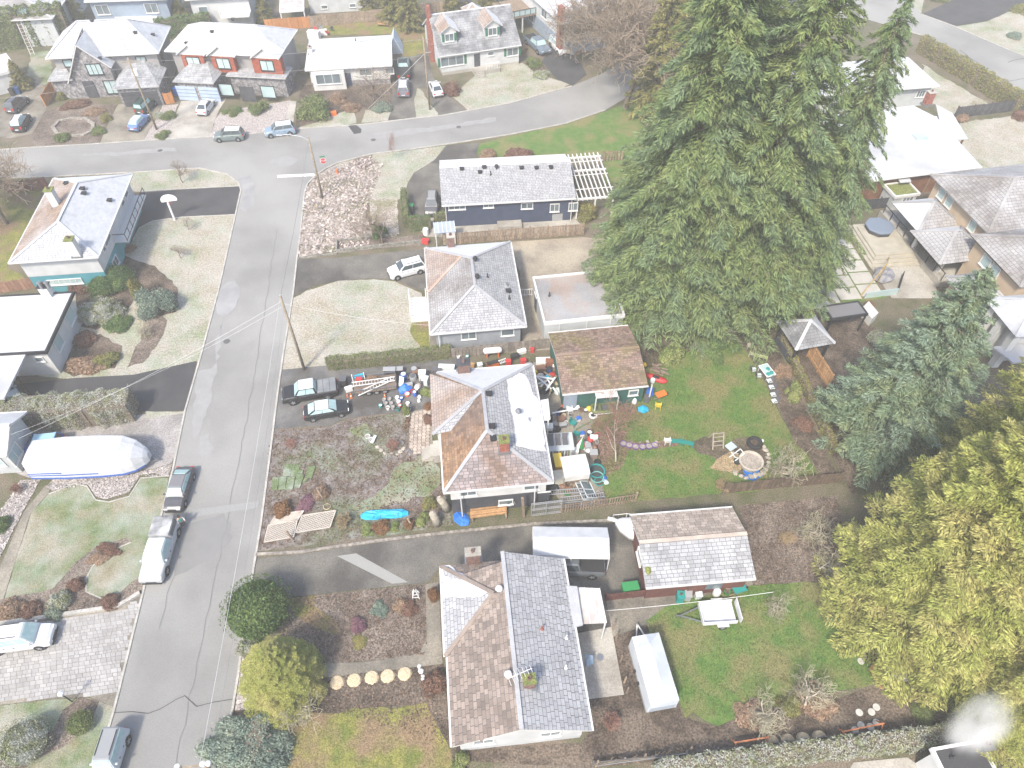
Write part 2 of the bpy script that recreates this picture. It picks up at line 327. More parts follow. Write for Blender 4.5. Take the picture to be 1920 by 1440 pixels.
# --- the cluttered lot
sheet('driveway', mat('driveway_asphalt', (.105,.105,.105), (.155,.15,.145), s=.5, c3=(.07,.065,.06), s3=.25, spk=.25, spks=14, frost=.0), [(522,694),(640,683),(850,665),(870,700),(812,705),(812,770),(770,772),(700,778),(640,787),(618,799),(570,800),(508,806)], 3)
sheet('front_yard', 'soil_red', [(508,806),(560,806),(618,801),(640,789),(690,782),(768,774),(770,850),(810,856),(830,910),(850,985),(700,1008),(482,1034)], 2, .05)
sheet('garden_patch', 'lawn_dull', [(745,880),(790,850),(815,870),(828,905),(800,930),(760,945),(720,955),(690,965),(665,950),(700,930),(730,905)], 3, .4)
sheet('garden_patch', 'lawn_dull', [(655,800),(690,795),(705,815),(690,830),(660,815)], 3, .3)
sheet('patio', G['concrete_dark'], [(768,773),(808,764),(812,854),(766,857)], 3)
sheet('yard', 'concrete_dark', [(1000,680),(1050,675),(1055,770),(1130,760),(1115,800),(1150,860),(1145,945),(1060,955),(1040,925),(1000,800)], 2)
sheet('lawn', 'lawn', [(1108,800),(1130,775),(1150,770),(1190,775),(1205,700),(1215,665),(1300,650),(1385,640),(1420,690),(1445,740),(1470,790),(1490,830),(1510,850),(1520,870),(1545,900),(1400,922),(1140,945),(1125,900),(1115,850)], 3, .12)
sheet('planting_bed', 'soil', [(1200,690),(1210,655),(1300,640),(1445,612),(1470,680),(1575,905),(1545,900),(1515,850),(1488,830),(1465,775),(1440,725),(1420,690),(1400,655),(1385,645),(1300,655),(1260,672),(1220,690)], 4, .1)
sheet('leaf_litter', mat('fallen_leaves', (.17,.10,.085), (.22,.14,.11), s=1.5, c3=(.13,.12,.05), s3=.5, spk=.6, spks=7, bump=1, bs=9), [(1112,815),(1150,800),(1175,810),(1165,830),(1250,828),(1275,832),(1270,838),(1180,845),(1165,880),(1135,890),(1120,860)], 4, .12)
sheet('planting_bed', 'soil', [(1290,832),(1320,820),(1340,822),(1365,838),(1375,825),(1400,820),(1425,825),(1437,845),(1440,865),(1430,885),(1405,895),(1380,885),(1375,865),(1345,862),(1330,855),(1310,850)], 5, .07)
sheet('straw_patch', mat('straw', (.25,.18,.11), (.33,.25,.15), s=2, spk=.5, spks=9), [(1345,862),(1372,845),(1400,870),(1380,890),(1330,880)], 6, .08)
# --- north of the lot
sheet('driveway', 'asphalt_old', [(557,487),(640,483),(760,470),(830,465),(820,545),(790,545),(740,525),(700,522),(635,527),(590,535),(550,556)], 3)
sheet('lawn', 'lawn_frost', [(549,560),(575,545),(635,527),(700,524),(740,528),(790,550),(806,600),(806,665),(700,680),(525,694),(536,640)], 2, .07)
sheet('garden_patch', 'lawn_moss', [(778,588),(805,586),(808,650),(790,655),(770,620)], 4, .2)
sheet('groundcover_bank', 'heather', [(562,450),(571,362),(590,331),(635,306),(690,292),(720,310),(700,340),(685,400),(700,440),(690,462),(560,482)], 2, .08)
sheet('lawn', 'lawn_frost', [(697,290),(780,281),(837,273),(820,298),(775,325),(765,345),(752,372),(720,385),(690,370),(705,330)], 3, .08)
sheet('planting_bed', 'bark', [(663,300),(680,292),(697,295),(698,308),(685,320),(665,317)], 4, .1)
sheet('planting_bed', 'bark', [(632,460),(700,447),(760,443),(795,440),(796,460),(700,468),(635,474)], 4, .06)
sheet('planting_bed', 'heather', [(690,370),(745,375),(748,440),(680,448),(700,430)], 3, .1)
sheet('driveway', 'asphalt_old', [(837,273),(900,268),(890,300),(840,302),(832,405),(772,410),(764,345),(775,326),(815,300)], 4)
sheet('lawn', 'lawn', [(870,277),(960,254),(1060,234),(1135,209),(1190,190),(1240,330),(1130,345),(1130,292),(990,300),(930,300),(900,290)], 2, .1)
sheet('yard', 'concrete', [(755,400),(1080,385),(1095,415),(1095,440),(800,445)], 2)
sheet('yard', mat('cracked_concrete', (.29,.25,.20), (.22,.19,.155), s=.5, c3=(.35,.31,.24), s3=.25, spk=.2, spks=9), [(940,455),(1090,445),(1160,450),(1190,640),(980,650),(975,510)], 3)
sheet('ground_strip', 'concrete_dark', [(806,600),(835,640),(990,640),(1190,630),(1200,645),(830,670),(806,665)], 4)
# --- north side of the cross street
sheet('planting_bed', 'bark', [(60,250),(85,210),(110,200),(180,195),(220,196),(200,230),(187,269),(60,276)], 2, .15)
sheet('driveway', 'concrete_dark', [(187,270),(205,228),(222,196),(305,196),(290,225),(270,264)], 3)
sheet('planting_bed', 'gravel', [(270,263),(290,228),(305,198),(335,195),(325,225),(313,260)], 2, .1)
sheet('driveway', 'concrete', [(313,260),(325,225),(340,190),(425,185),(412,205),(403,225),(394,256)], 3)
sheet('planting_bed', 'gravel', [(394,256),(404,225),(415,207),(470,200),(545,188),(540,243),(475,250)], 2, .15)
sheet('walkway', 'concrete', [(530,244),(545,190),(556,190),(548,243)], 3)
sheet('planting_bed', 'soil', [(555,238),(565,160),(640,160),(735,150),(738,200),(665,205),(640,225),(600,235)], 2, .15)
sheet('lawn', 'lawn_frost', [(555,241),(600,228),(640,210),(665,207),(668,232),(620,238)], 3, .1)
sheet('lawn', 'lawn_frost', [(678,231),(685,207),(735,205),(728,226)], 3, .1)
sheet('driveway', 'asphalt_old', [(728,227),(740,150),(760,90),(800,90),(812,145),(850,190),(875,208),(830,216),(820,216),(800,165),(780,165),(778,221)], 2)
sheet('lawn', 'lawn_frost', [(780,222),(777,185),(783,166),(790,168),(805,195),(822,212),(820,218)], 3, .08)
sheet('lawn', 'lawn_frost', [(877,207),(850,183),(870,160),(905,130),(980,118),(1010,140),(1070,158),(1040,172),(955,193)], 3, .08)
sheet('planting_bed', 'soil', [(985,120),(1015,115),(1028,138),(1010,146)], 4, .1)
sheet('driveway', 'tar', [(1015,115),(1040,85),(1085,110),(1100,140),(1074,161),(1045,150)], 3)
sheet('lawn', 'lawn_moss', [(600,45),(740,40),(800,60),(795,100),(755,110),(740,65),(600,66)], 2, .2)
sheet('driveway', 'concrete_dark', [(-40,255),(0,215),(30,175),(70,150),(85,165),(90,200),(60,252),(20,260)], 3)
sheet('lawn', 'lawn_dull', [(50,140),(60,100),(90,95),(100,150),(85,160)], 2, .2)
# --- east
sheet('lawn', 'lawn_frost', [(1800,230),(1990,205),(1990,330),(1830,320),(1790,300)], 3, .2)
sheet('lawn', 'lawn_frost', [(1730,120),(1760,140),(1870,205),(1790,215),(1740,190)], 2, .2)
sheet('lawn', 'lawn_frost', [(1720,20),(1727,25),(1738,-40),(1600,-60),(1580,-20)], 2, .1)
sheet('driveway', 'tar', [(1730,26),(1810,-10),(1870,-40),(1960,-10),(1905,15),(1850,40),(1792,49)], 4)
sheet('lawn', 'lawn_frost', [(1793,50),(1850,41),(1905,16),(1990,-10),(1990,130),(1870,84)], 2, .1)
sheet('lawn', 'lawn_frost', [(1395,5),(1440,-20),(1500,-40),(1430,-60),(1380,-20)], 3, .1)
sheet('driveway', 'asphalt_old', [(1790,300),(1830,318),(1990,330),(1990,360),(1750,335),(1730,320)], 4, .1)
sheet('yard', 'soil', [(1450,600),(1560,560),(1680,640),(1660,760),(1600,930),(1570,880)], 2)
# ---------------------------------------------------------------- buildings
def fit(px, z):                         # photo corners near-left, near-right, far-right, far-left at height z -> rectangle
    a, b, c, d = [at(*p, z) for p in px]
    u = ((b-a).normalized()+(c-d).normalized()).normalized(); v = Vector((-u.y, u.x, 0))
    ctr = (a+b+c+d)/4; W = ((b-a).dot(u)+(c-d).dot(u))/2; D = ((d-a).dot(v)+(c-b).dot(v))/2
    return Vector((ctr.x, ctr.y, 0)), math.atan2(u.y, u.x), W, D
B = dict(
 white = mat('white_siding', (.56,.57,.575), (.49,.50,.505), s=.8, wave=.5, ws=2.2, rough=.7),
 stucco = mat('white_stucco', (.58,.58,.57), (.50,.50,.49), s=.6, spk=.06, spks=20, bump=.3, bs=40),
 trim = mat('white_trim', (.62,.62,.61), rough=.5), navy = mat('navy_siding', (.045,.06,.105), (.055,.07,.12), s=1, wave=.5, ws=2.2, rough=.6),
 teal = mat('teal_siding', (.06,.24,.29), (.08,.28,.33), s=1, wave=.4, ws=2.2), grey = mat('grey_siding', (.30,.32,.35), (.25,.27,.30), s=1, wave=.5, ws=2.2),
 pale = mat('pale_grey_siding', (.50,.52,.53), (.44,.46,.47), s=.8, wave=.5, ws=2.2), tan = mat('tan_stucco', (.50,.39,.28), (.43,.34,.25), s=.5, bump=.2, bs=30),
 stone = mat('stone_cladding', (.16,.155,.165), (.27,.26,.265), s=2.2, spk=.5, spks=3.5, bump=1, bs=4), dark = mat('dark_foundation', (.045,.05,.06), (.07,.07,.08), s=1, spk=.2),
 green = mat('green_board', (.03,.10,.085), (.045,.13,.11), s=1, wave=.5, ws=1.7), brown = mat('brown_board', (.16,.07,.04), (.22,.11,.06), s=1, wave=.4, ws=1.7),
 blue = mat('blue_grey_siding', (.28,.34,.42), (.24,.30,.38), s=1, wave=.5, ws=2.2), red = mat('red_cedar', (.33,.085,.045), (.25,.06,.035), s=2, wave=.4, ws=2.5),
 maroon = mat('maroon_board', (.11,.045,.04), (.15,.065,.05), s=1, wave=.4, ws=1.7), concrete = G['concrete'],
 brick = mat('red_brick', (.30,.11,.075), (.22,.08,.06), s=4, spk=.35, spks=6), oldbrick = mat('old_brick', (.20,.12,.10), (.14,.09,.08), s=4, spk=.35, spks=6),
 glass = mat('window_glass', (.09,.12,.14), (.16,.20,.22), s=.5, rough=.08, spec=.8), glass_b = mat('window_glass_bright', (.34,.46,.47), (.42,.52,.52), s=.5, rough=.12, spec=.8),
 metal = mat('grey_metal', (.30,.31,.32), rough=.4, metal=.7), gutter = mat('gutter_white', (.56,.56,.55), rough=.5), black = mat('black_metal', (.025,.025,.028), rough=.5),
 wood = mat('weathered_wood', (.22,.165,.12), (.30,.235,.175), s=3, spk=.3, spks=9, obj=.2), cedar = mat('new_cedar', (.33,.19,.09), (.42,.25,.12), s=3, spk=.2, spks=9, obj=.15),
 moss = mat('roof_moss', (.20,.22,.06), (.13,.15,.05), s=4, spk=.4, spks=9, bump=1, bs=12),
)
def roofmat(name, c, c2, frost=0, isl=.22, fs=.6, c3=None, s3=.25, fedge=.15): return mat(name, c, c2, s=.9, isl=isl, frost=frost, fs=fs, fedge=fedge, c3=c3, s3=s3, rough=.9, spk=.14, spks=14)
RM = dict(
 rust = roofmat('shingle_rust', (.22,.125,.07), (.27,.17,.10), c3=(.17,.12,.095), isl=.3), mauve = roofmat('shingle_mauve', (.24,.205,.205), (.28,.235,.225), c3=(.19,.13,.10), isl=.28),
 slate = roofmat('shingle_slate', (.31,.315,.33), (.36,.365,.38), isl=.14), white = roofmat('shingle_white_frost', (.30,.30,.32), (.36,.36,.38), frost=1.0, isl=.1, fedge=.3),
 half = roofmat('shingle_half_frost', (.23,.16,.12), (.28,.20,.15), frost=.14, fs=.35, fedge=.25), grey = roofmat('shingle_grey_frost', (.36,.365,.38), (.42,.425,.44), frost=.12, fs=.4, isl=.12, fedge=.3),
 blue = roofmat('shingle_blue_frost', (.38,.395,.42), (.43,.445,.47), frost=.25, fs=.35, isl=.1, fedge=.3), brown = roofmat('shingle_brown', (.20,.162,.14), (.26,.215,.185), isl=.28, c3=(.24,.195,.168), s3=.6),
 moss = roofmat('shingle_mossy', (.19,.125,.10), (.25,.18,.14), c3=(.19,.15,.075), s3=.3, isl=.35), taupe = roofmat('shingle_taupe', (.205,.19,.185), (.25,.235,.225), isl=.2, frost=.15, fs=.3),
 dark = roofmat('shingle_dark', (.135,.14,.15), (.165,.17,.18), isl=.2, frost=.15), charcoal = roofmat('shingle_charcoal', (.25,.255,.265), (.30,.305,.315), isl=.2, frost=.1),
 membrane = mat('roof_membrane', (.20,.20,.205), (.26,.25,.25), s=.3, c3=(.24,.18,.145), s3=.4, spk=.2, spks=8, frost=.12, fs=.15, fedge=.2), frostflat = mat('roof_flat_frost', (.35,.36,.38), (.22,.22,.23), s=.3, frost=.6, fs=.12, fedge=.3),
 metalw = mat('corrugated_white', (.55,.54,.53), (.42,.38,.36), s=1.2, wave=.8, ws=5, wdir='X', rough=.6), tile = roofmat('tile_grey', (.20,.195,.20), (.25,.24,.24), isl=.2, frost=.25, fs=.25, fedge=.2),
)
FROSTY = {'shingle_white_frost','shingle_blue_frost'}; FELT_SHADE = mat('felt_gap_shade', (.09,.085,.085), spk=.2)  # felt darkened so gaps between shingle courses read as painted shadow lines
RM['tan'] = roofmat('shingle_tan', (.33,.275,.235), (.41,.35,.30), isl=.22)
snow = mat('frost_sheet', (.58,.59,.61), (.67,.67,.69), s=.9, spk=.08, spks=20, bump=.2, bs=14, rough=.9)
def shingles(P, m, parent, course=.26, width=.42, keep=0, seed=1, lift=.014, gap=.0):
    # overlapping tabs over a convex planar slope; P[0]->P[1] is the eave. keep = number of tabs made as objects of their own
    P = [Vector(p) for p in P]; u = (P[1]-P[0]).normalized(); n = (P[1]-P[0]).cross(P[2]-P[0]).normalized()
    if n.z < 0: n = -n
    v = n.cross(u)
    if (P[2]-P[0]).dot(v) < 0: v = -v
    q = [((p-P[0]).dot(u), (p-P[0]).dot(v)) for p in P]; vmax = max(b for a, b in q); rr = random.Random(seed)
    def span(y):
        xs = []
        for i in range(len(q)):
            (x0, y0), (x1, y1) = q[i], q[(i+1) % len(q)]
            if abs(y1-y0) < 1e-6:
                if abs(y-y0) < 1e-4: xs += [x0, x1]
            elif min(y0, y1)-1e-6 <= y <= max(y0, y1)+1e-6: xs.append(x0+(x1-x0)*(y-y0)/(y1-y0))
        return (min(xs), max(xs)) if xs else None
    V, F = [], []; kept = 0; proto = None; i = 0; y = 0
    while y < vmax-.02:
        y1 = min(y+course-gap, vmax-1e-4); a, b = span(y+1e-4), span(y1)
        if a and b:
            x = min(a[0], b[0])-(width*.5 if i % 2 else 0)-rr.uniform(0, .05)
            while x < max(a[1], b[1]):
                wd = width*rr.uniform(.75, 1.2); xa, xb = x+.008+gap*.25, x+wd-.008-gap*.25; x += wd
                bl, br = max(xa, a[0]), min(xb, a[1]); tl, tr = max(xa, b[0]), min(xb, b[1])
                if br-bl < .03 and tr-tl < .03: continue
                bl, br = min(bl, a[1]), max(br, a[0]); tl, tr = min(tl, b[1]), max(tr, b[0])
                if br < bl: br = bl+.001
                if tr < tl: tr = tl+.001
                h = lift*rr.uniform(.7, 1.4)
                if kept < keep and xa > max(a[0], b[0]) and xb < min(a[1], b[1]) and y1-y > course-gap-.002:
                    if proto is None or rr.random() < .02:
                        pm = MB(); cs = [Vector((0,0,0)), u*(width-.02), v*(course-gap)+u*(width-.02), v*(course-gap)]
                        pm.add([cs[0]+n*.003, cs[1]+n*.003, cs[0]+n*h, cs[1]+n*h, cs[2]+n*.006, cs[3]+n*.006], [(0,1,3,2),(2,3,4,5),(0,2,5),(1,4,3)]); proto = pm.mesh('shingle', m)
                    o = link('shingle', proto, parent, P[0]+u*xa+v*y); x = xa+width+.012; kept += 1; continue
                k = len(V)
                for (sx, sy, hh) in ((bl,y,.003),(br,y,.003),(br,y,h),(bl,y,h),(tr,y1,.006),(tl,y1,.006)):
                    p = P[0]+u*sx+v*sy+n*hh; V.append((p.x, p.y, p.z))
                F += [(k,k+1,k+2,k+3),(k+3,k+2,k+4,k+5)]
        y += course; i += 1
    if F: link('shingles', np_mesh('shingles', V, F, m), parent, kind='stuff')
class House:
    def __init__(s, name, label, px, ze, ov=.5, cat='house', group=None, kind=None):
        s.c, s.rz, s.W, s.D = fit(px, ze); s.ze, s.ov = ze, ov
        s.root = thing(name, label, cat, s.c, s.rz, group); s.M = Matrix.Translation(s.c) @ Matrix.Rotation(s.rz, 4, 'Z'); s.Mi = s.M.inverted()
        s.roof = None; s.planes = []; s.seed = len(LABELS)
        s.w, s.d = s.W/2-ov, s.D/2-ov
    def L(s, u, v, z): return s.Mi @ at(u, v, z)                     # photo pixel at height z -> local
    def walls(s, m, z0=0, z1=None, base=None, bh=0, w=None, d=None, poly=None):
        w = w or s.w; d = d or s.d; z1 = z1 or s.ze-.02
        P = poly or [(-w,-d),(w,-d),(w,d),(-w,d)]
        if base: MB().prism([(x*1.0, y) for x, y in P], z0, bh).build('foundation', base, s.root); z0 = bh
        q = [(p[0]+(.03 if p[0] > 0 else -.03 if base else 0)*(1 if base else 0), p[1]+(.03 if p[1] > 0 else -.03)*(1 if base else 0)) for p in P]
        MB().prism(q, z0, z1).build('wall', m, s.root); s.wm = m
    def block(s, x0, x1, y0, y1, z0, z1, m, name='wall'): return MB().box(x0, x1, y0, y1, z0, z1).build(name, m, s.root)
    def _roof(s, slopes, mats, course=.26, width=.42, keep=None, th=.14, fascia=None, shg=True, caps=None):
        first = s.roof is None
        mb = MB()
        for P in slopes: mb.slab(P, th)
        r = mb.build('roof', fascia or B['gutter'], s.root); s.roof = s.roof or r
        for i, P in enumerate(slopes):
            m = mats[i % len(mats)]
            q = [Vector(p) for p in P]; n = (q[1]-q[0]).cross(q[2]-q[0]).normalized(); n = n if n.z > 0 else -n
            up = [p+n*.012 for p in q]; s.planes.append((q[0], n, q))
            gp = 0 if (m.name in FROSTY or not shg) else .03; MB().add(up, [tuple(range(len(up)))]).build('underlay', FELT_SHADE if gp else m, r)
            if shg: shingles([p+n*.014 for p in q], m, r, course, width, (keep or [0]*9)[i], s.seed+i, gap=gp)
        if caps:
            cm = MB()
            for a, b in caps: cm.bar(Vector(a)+Vector((0,0,.05)), Vector(b)+Vector((0,0,.05)), .3, .09)
            cm.build('ridge_cap', mats[1 % len(mats)], r)
        return r
    def gut(s, segs, m=None, parent=None):
        for a, b in segs: MB().bar(a, b, .13, .13).build('gutter', m or B['gutter'], parent or s.roof)
    def hip(s, rise, axis='y', r=None, mats=None, off=(0,0), gut=True, **kw):
        w, d, z = s.W/2, s.D/2, s.ze; zr = z+rise; ox, oy = off
        A, Bq, C, Dq = (-w,-d,z), (w,-d,z), (w,d,z), (-w,d,z)
        if axis == 'y':
            r = max(0.01, d-w) if r is None else r; E, F_ = (ox, oy-r, zr), (ox, oy+r, zr)
            sl = [[A,Bq,E],[Bq,C,F_,E],[C,Dq,F_],[Dq,A,E,F_]]; caps = [(A,E),(Bq,E),(C,F_),(Dq,F_),(E,F_)]
        else:
            r = max(0.01, w-d) if r is None else r; E, F_ = (ox-r, oy, zr), (ox+r, oy, zr)
            sl = [[A,Bq,F_,E],[Bq,C,F_],[C,Dq,E,F_],[Dq,A,E]]; caps = [(A,E),(Bq,F_),(C,F_),(Dq,E),(E,F_)]
        rf = s._roof(sl, mats, caps=caps, **kw)
        if gut:
            e = .06; s.gut([((-w-e,-d-e,z-.02),(w+e,-d-e,z-.02)),((w+e,-d+.08,z-.02),(w+e,d-.08,z-.02)),((w+e,d+e,z-.02),(-w-e,d+e,z-.02)),((-w-e,d-.08,z-.02),(-w-e,-d+.08,z-.02))], parent=rf)
        return rf
    def gable(s, rise, axis='x', mats=None, off=0, wallm=None, box=None, z=None, **kw):
        x0, x1, y0, y1 = box or (-s.W/2, s.W/2, -s.D/2, s.D/2); z = z or s.ze; zr = z+rise
        if axis == 'x':
            c = (y0+y1)/2+off; E, F_ = (x0,c,zr), (x1,c,zr); sl = [[(x0,y0,z),(x1,y0,z),F_,E],[(x1,y1,z),(x0,y1,z),E,F_]]
            o = s.ov; k = lambda xx: [(xx,y0+o,z-.1),(xx,y1-o,z-.1),(xx,c,zr-.12)]; ends = [k(x0+o),k(x1-o)]
        else:
            c = (x0+x1)/2+off; E, F_ = (c,y0,zr), (c,y1,zr); sl = [[(x0,y1,z),(x0,y0,z),E,F_],[(x1,y0,z),(x1,y1,z),F_,E]]
            o = s.ov; k = lambda yy: [(x0+o,yy,z-.1),(x1-o,yy,z-.1),(c,yy,zr-.12)]; ends = [k(y0+o),k(y1-o)]
        rf = s._roof(sl, mats, caps=[(E,F_)], **kw)
        for e in ends:
            dv = Vector((.06,0,0)) if axis == 'x' else Vector((0,.06,0)); q = [Vector(p) for p in e]
            MB().loft([[p-dv for p in q],[p+dv for p in q]]).build('gable_wall', wallm or s.wm, s.root)
        if axis == 'x': s.gut([((x0,y0-.06,z-.03),(x1,y0-.06,z-.03)),((x0,y1+.06,z-.03),(x1,y1+.06,z-.03))], parent=rf)
        else: s.gut([((x0-.06,y0,z-.03),(x0-.06,y1,z-.03)),((x1+.06,y0,z-.03),(x1+.06,y1,z-.03))], parent=rf)
        return rf
    def flat(s, m, rim=B['trim'], h=.18, box=None, z=None):
        x0, x1, y0, y1 = box or (-s.W/2, s.W/2, -s.D/2, s.D/2); z = z or s.ze
        r = MB().box(x0, x1, y0, y1, z-.15, z).build('roof', m, s.root); s.roof = s.roof or r
        mb = MB(); t = .16
        mb.box(x0-.03, x1+.03, y0-.03, y0+t, z-.25, z+h).box(x0-.03, x1+.03, y1-t, y1+.03, z-.25, z+h).box(x0-.03, x0+t, y0+t, y1-t, z-.25, z+h).box(x1-t, x1+.03, y0+t, y1-t, z-.25, z+h)
        mb.build('fascia', rim, r); return r
    def rz_at(s, x, y):
        best = None
        for p0, n, q in s.planes:
            ins = True; k = len(q); sg = 0
            for i in range(k):
                a, b = q[i], q[(i+1) % k]; cr = (b.x-a.x)*(y-a.y)-(b.y-a.y)*(x-a.x)
                if abs(cr) > 1e-9:
                    if sg == 0: sg = cr
                    elif sg*cr < 0: ins = False; break
            if ins:
                z = p0.z-(n.x*(x-p0.x)+n.y*(y-p0.y))/n.z; best = z if best is None else max(best, z)
        return best if best is not None else s.ze
    def pxl(s, u, v, z0=None):                     # local x,y of a photo pixel on the roof
        z = z0 or s.ze+.8
        for _ in range(6):
            p = s.L(u, v, z); z = s.rz_at(p.x, p.y)
        return p.x, p.y, z
    def vent(s, u, v, kind='box', m=None):
        x, y, z = s.pxl(u, v); mb = MB()
        if kind == 'box': mb.box(x-.2, x+.2, y-.2, y+.2, z-.1, z+.16).box(x-.27, x+.27, y-.27, y+.27, z+.16, z+.24)
        elif kind == 'pipe': mb.lathe([(.14,-.1),(.13,.1),(.06,.16),(.06,.55)], 8, (x, y, z))
        else: mb.lathe([(.1,-.1),(.1,.25),(.22,.28),(.28,.42),(.2,.58),(.05,.64)], 10, (x, y, z))
        return mb.build('roof_vent', m or B['black'], s.roof)
    def chimney(s, u, v, h, wd=.8, dp=.6, m=None, cap=None, z0=None, below=.4, atbase=True):
        x, y, z = s.pxl(u, v, z0); mb = MB().box(x-wd/2, x+wd/2, y-dp/2, y+dp/2, z-below, z+h)
        c = mb.build('chimney', m or B['brick'], s.root); cp = MB().box(x-wd/2-.08, x+wd/2+.08, y-dp/2-.08, y+dp/2+.08, z+h, z+h+.1)
        cp.build('chimney_cap', cap or B['concrete'], c); MB().lathe([(.14,0),(.14,.25),(.11,.25),(.11,.1)], 8, (x, y, z+h+.1)).build('flue', B['oldbrick'], c)
        MB().box(x-wd/2-.15, x+wd/2+.15, y-dp/2-.15, y+dp/2+.15, z-.35, z-.02).build('flashing', B['metal'], c)
        return c
    def _side(s, side):
        w, d = getattr(s, 'w', 1), s.d
        return {'F': (Vector((1,0,0)), Vector((0,-1,0)), Vector((0,-d,0))), 'B': (Vector((-1,0,0)), Vector((0,1,0)), Vector((0,d,0))),
                'L': (Vector((0,-1,0)), Vector((-1,0,0)), Vector((-w,0,0))), 'R': (Vector((0,1,0)), Vector((1,0,0)), Vector((w,0,0)))}[side]
    def panel(s, side, t, z, wd, ht, name, m, inset=.0, th=.06, o=None, parent=None):
        u, n, c = s._side(side); c = (o if o is not None else c)+u*t+n*(.04+inset); q = []
        for dn in (0, th): q.append([c+u*sx*wd/2+Vector((0,0,z+sz*ht/2))+n*dn for sx, sz in ((-1,-1),(1,-1),(1,1),(-1,1))])
        return MB().loft(q).build(name, m, parent or s.root)
    def window(s, side, t, z, wd, ht, fm=None, gm=None, n=1, rows=1, o=None, sill=True, shut=None):
        u, nn, c = s._side(side); c = (o if o is not None else c)+u*t; f = .09; mb = MB()
        def bx(x0, x1, z0, z1, n0, n1):
            q = [[c+u*x+Vector((0,0,zz))+nn*dn for x, zz in ((x0,z0),(x1,z0),(x1,z1),(x0,z1))] for dn in (n0, n1)]; mb.loft(q)
        a, b, z0, z1 = -wd/2, wd/2, z-ht/2, z+ht/2
        bx(a-f, b+f, z1, z1+f, .0, .1); bx(a-f, b+f, z0-f, z0, .0, .1); bx(a-f, a, z0, z1, .0, .1); bx(b, b+f, z0, z1, .0, .1)
        for k in range(1, n): x = a+wd*k/n; bx(x-.03, x+.03, z0, z1, .0, .08)
        for k in range(1, rows): zz = z0+ht*k/rows; bx(a, b, zz-.025, zz+.025, .0, .075)
        o_ = mb.build('window', fm or B['trim'], s.root)
        for k in range(n):
            q = [[c+u*x+Vector((0,0,zz))+nn*dn for x, zz in ((a+wd*k/n+.03,z0),(a+wd*(k+1)/n-.03,z0),(a+wd*(k+1)/n-.03,z1),(a+wd*k/n+.03,z1))] for dn in (-.02, .035)]
            MB().loft(q).build('pane', gm or B['glass'], o_)
        if sill:
            mb = MB(); q = [[c+u*x+Vector((0,0,zz))+nn*dn for x, zz in ((a-.14,z0-f-.05),(b+.14,z0-f-.05),(b+.14,z0-f),(a-.14,z0-f))] for dn in (0, .16)]; mb.loft(q).build('sill', fm or B['trim'], o_)
        if shut:
            for sx in (a-.32, b+.32): q = [[c+u*x+Vector((0,0,zz))+nn*dn for x, zz in ((sx-.2,z0-.05),(sx+.2,z0-.05),(sx+.2,z1+.05),(sx-.2,z1+.05))] for dn in (0, .07)]; MB().loft(q).build('shutter', shut, o_)
        return o_
    def door(s, side, t, wd=.95, ht=2.05, z0=.15, m=None, o=None):
        dr = s.panel(side, t, z0+ht/2, wd, ht, 'door', m or B['navy'], o=o); s.panel(side, t, z0+ht+.06, wd+.2, .1, 'door_frame', B['trim'], o=o, th=.09, parent=dr)
        s.panel(side, t+wd*.38, z0+1, .06, .12, 'handle', B['metal'], .06, .05, o, dr); return dr
    def spout(s, x, y, z0=0, m=None): MB().bar((x,y,z0),(x,y,s.ze-.1), .09).build('downpipe', m or B['gutter'], s.root)
    def slopes_px(s, faces, mats, z=True, **kw): return s._roof([[tuple(s.L(*p)) for p in f] for f in faces], mats, **kw)

# ---- the house on the cluttered lot
hA = House('house', 'low brown-roofed house with a half frosted hip roof in the cluttered lot', [(833,923),(1035,905),(1000,683),(819,699)], 4.3)
hA.walls(B['stucco'], base=B['dark'], bh=2.3)
p1, p2 = hA.L(893,734,6.6), hA.L(926,806,6.6); p1.x = p2.x = (p1.x+p2.x)/2
w, d = hA.W/2, hA.D/2; E_, F_ = (p2.x, p2.y, 6.6), (p1.x, p1.y, 6.6); A_, B_, C_, D_ = (-w,-d,4.3), (w,-d,4.3), (w,d,4.3), (-w,d,4.3)
hA._roof([[A_,B_,E_],[B_,C_,F_,E_],[C_,D_,F_],[D_,A_,E_,F_]], [RM['mauve'],RM['slate'],RM['white'],RM['rust']], caps=[(A_,E_),(B_,E_),(C_,F_),(D_,F_),(E_,F_)], keep=[300,0,0,0])
hA.gut([((-w-.06,-d-.06,4.28),(w+.06,-d-.06,4.28)),((w+.06,-d+.08,4.28),(w+.06,d,4.28)),((w,d+.06,4.28),(-w,d+.06,4.28)),((-w-.06,d*.12,4.28),(-w-.06,-d+.08,4.28))])
q0, q1 = hA.L(811,815,4.35), hA.L(806,701,4.35);       # the front room's own low slope
fz = (F_[0]-.1, F_[1]-.1, 6.66); hA._roof([[tuple(q1),tuple(q0),fz],[tuple(q0),(-w+.9,q0.y-.15,4.3+.9*2.3/(w+F_[0])+.03),fz]], [RM['half'],RM['slate']], th=.03, caps=[(q0,fz)])
MB().box(q0.x+.4, -w+.6, q0.y+.4, q1.y-.4, 0, 4.2).build('front_room', B['stucco'], hA.root)
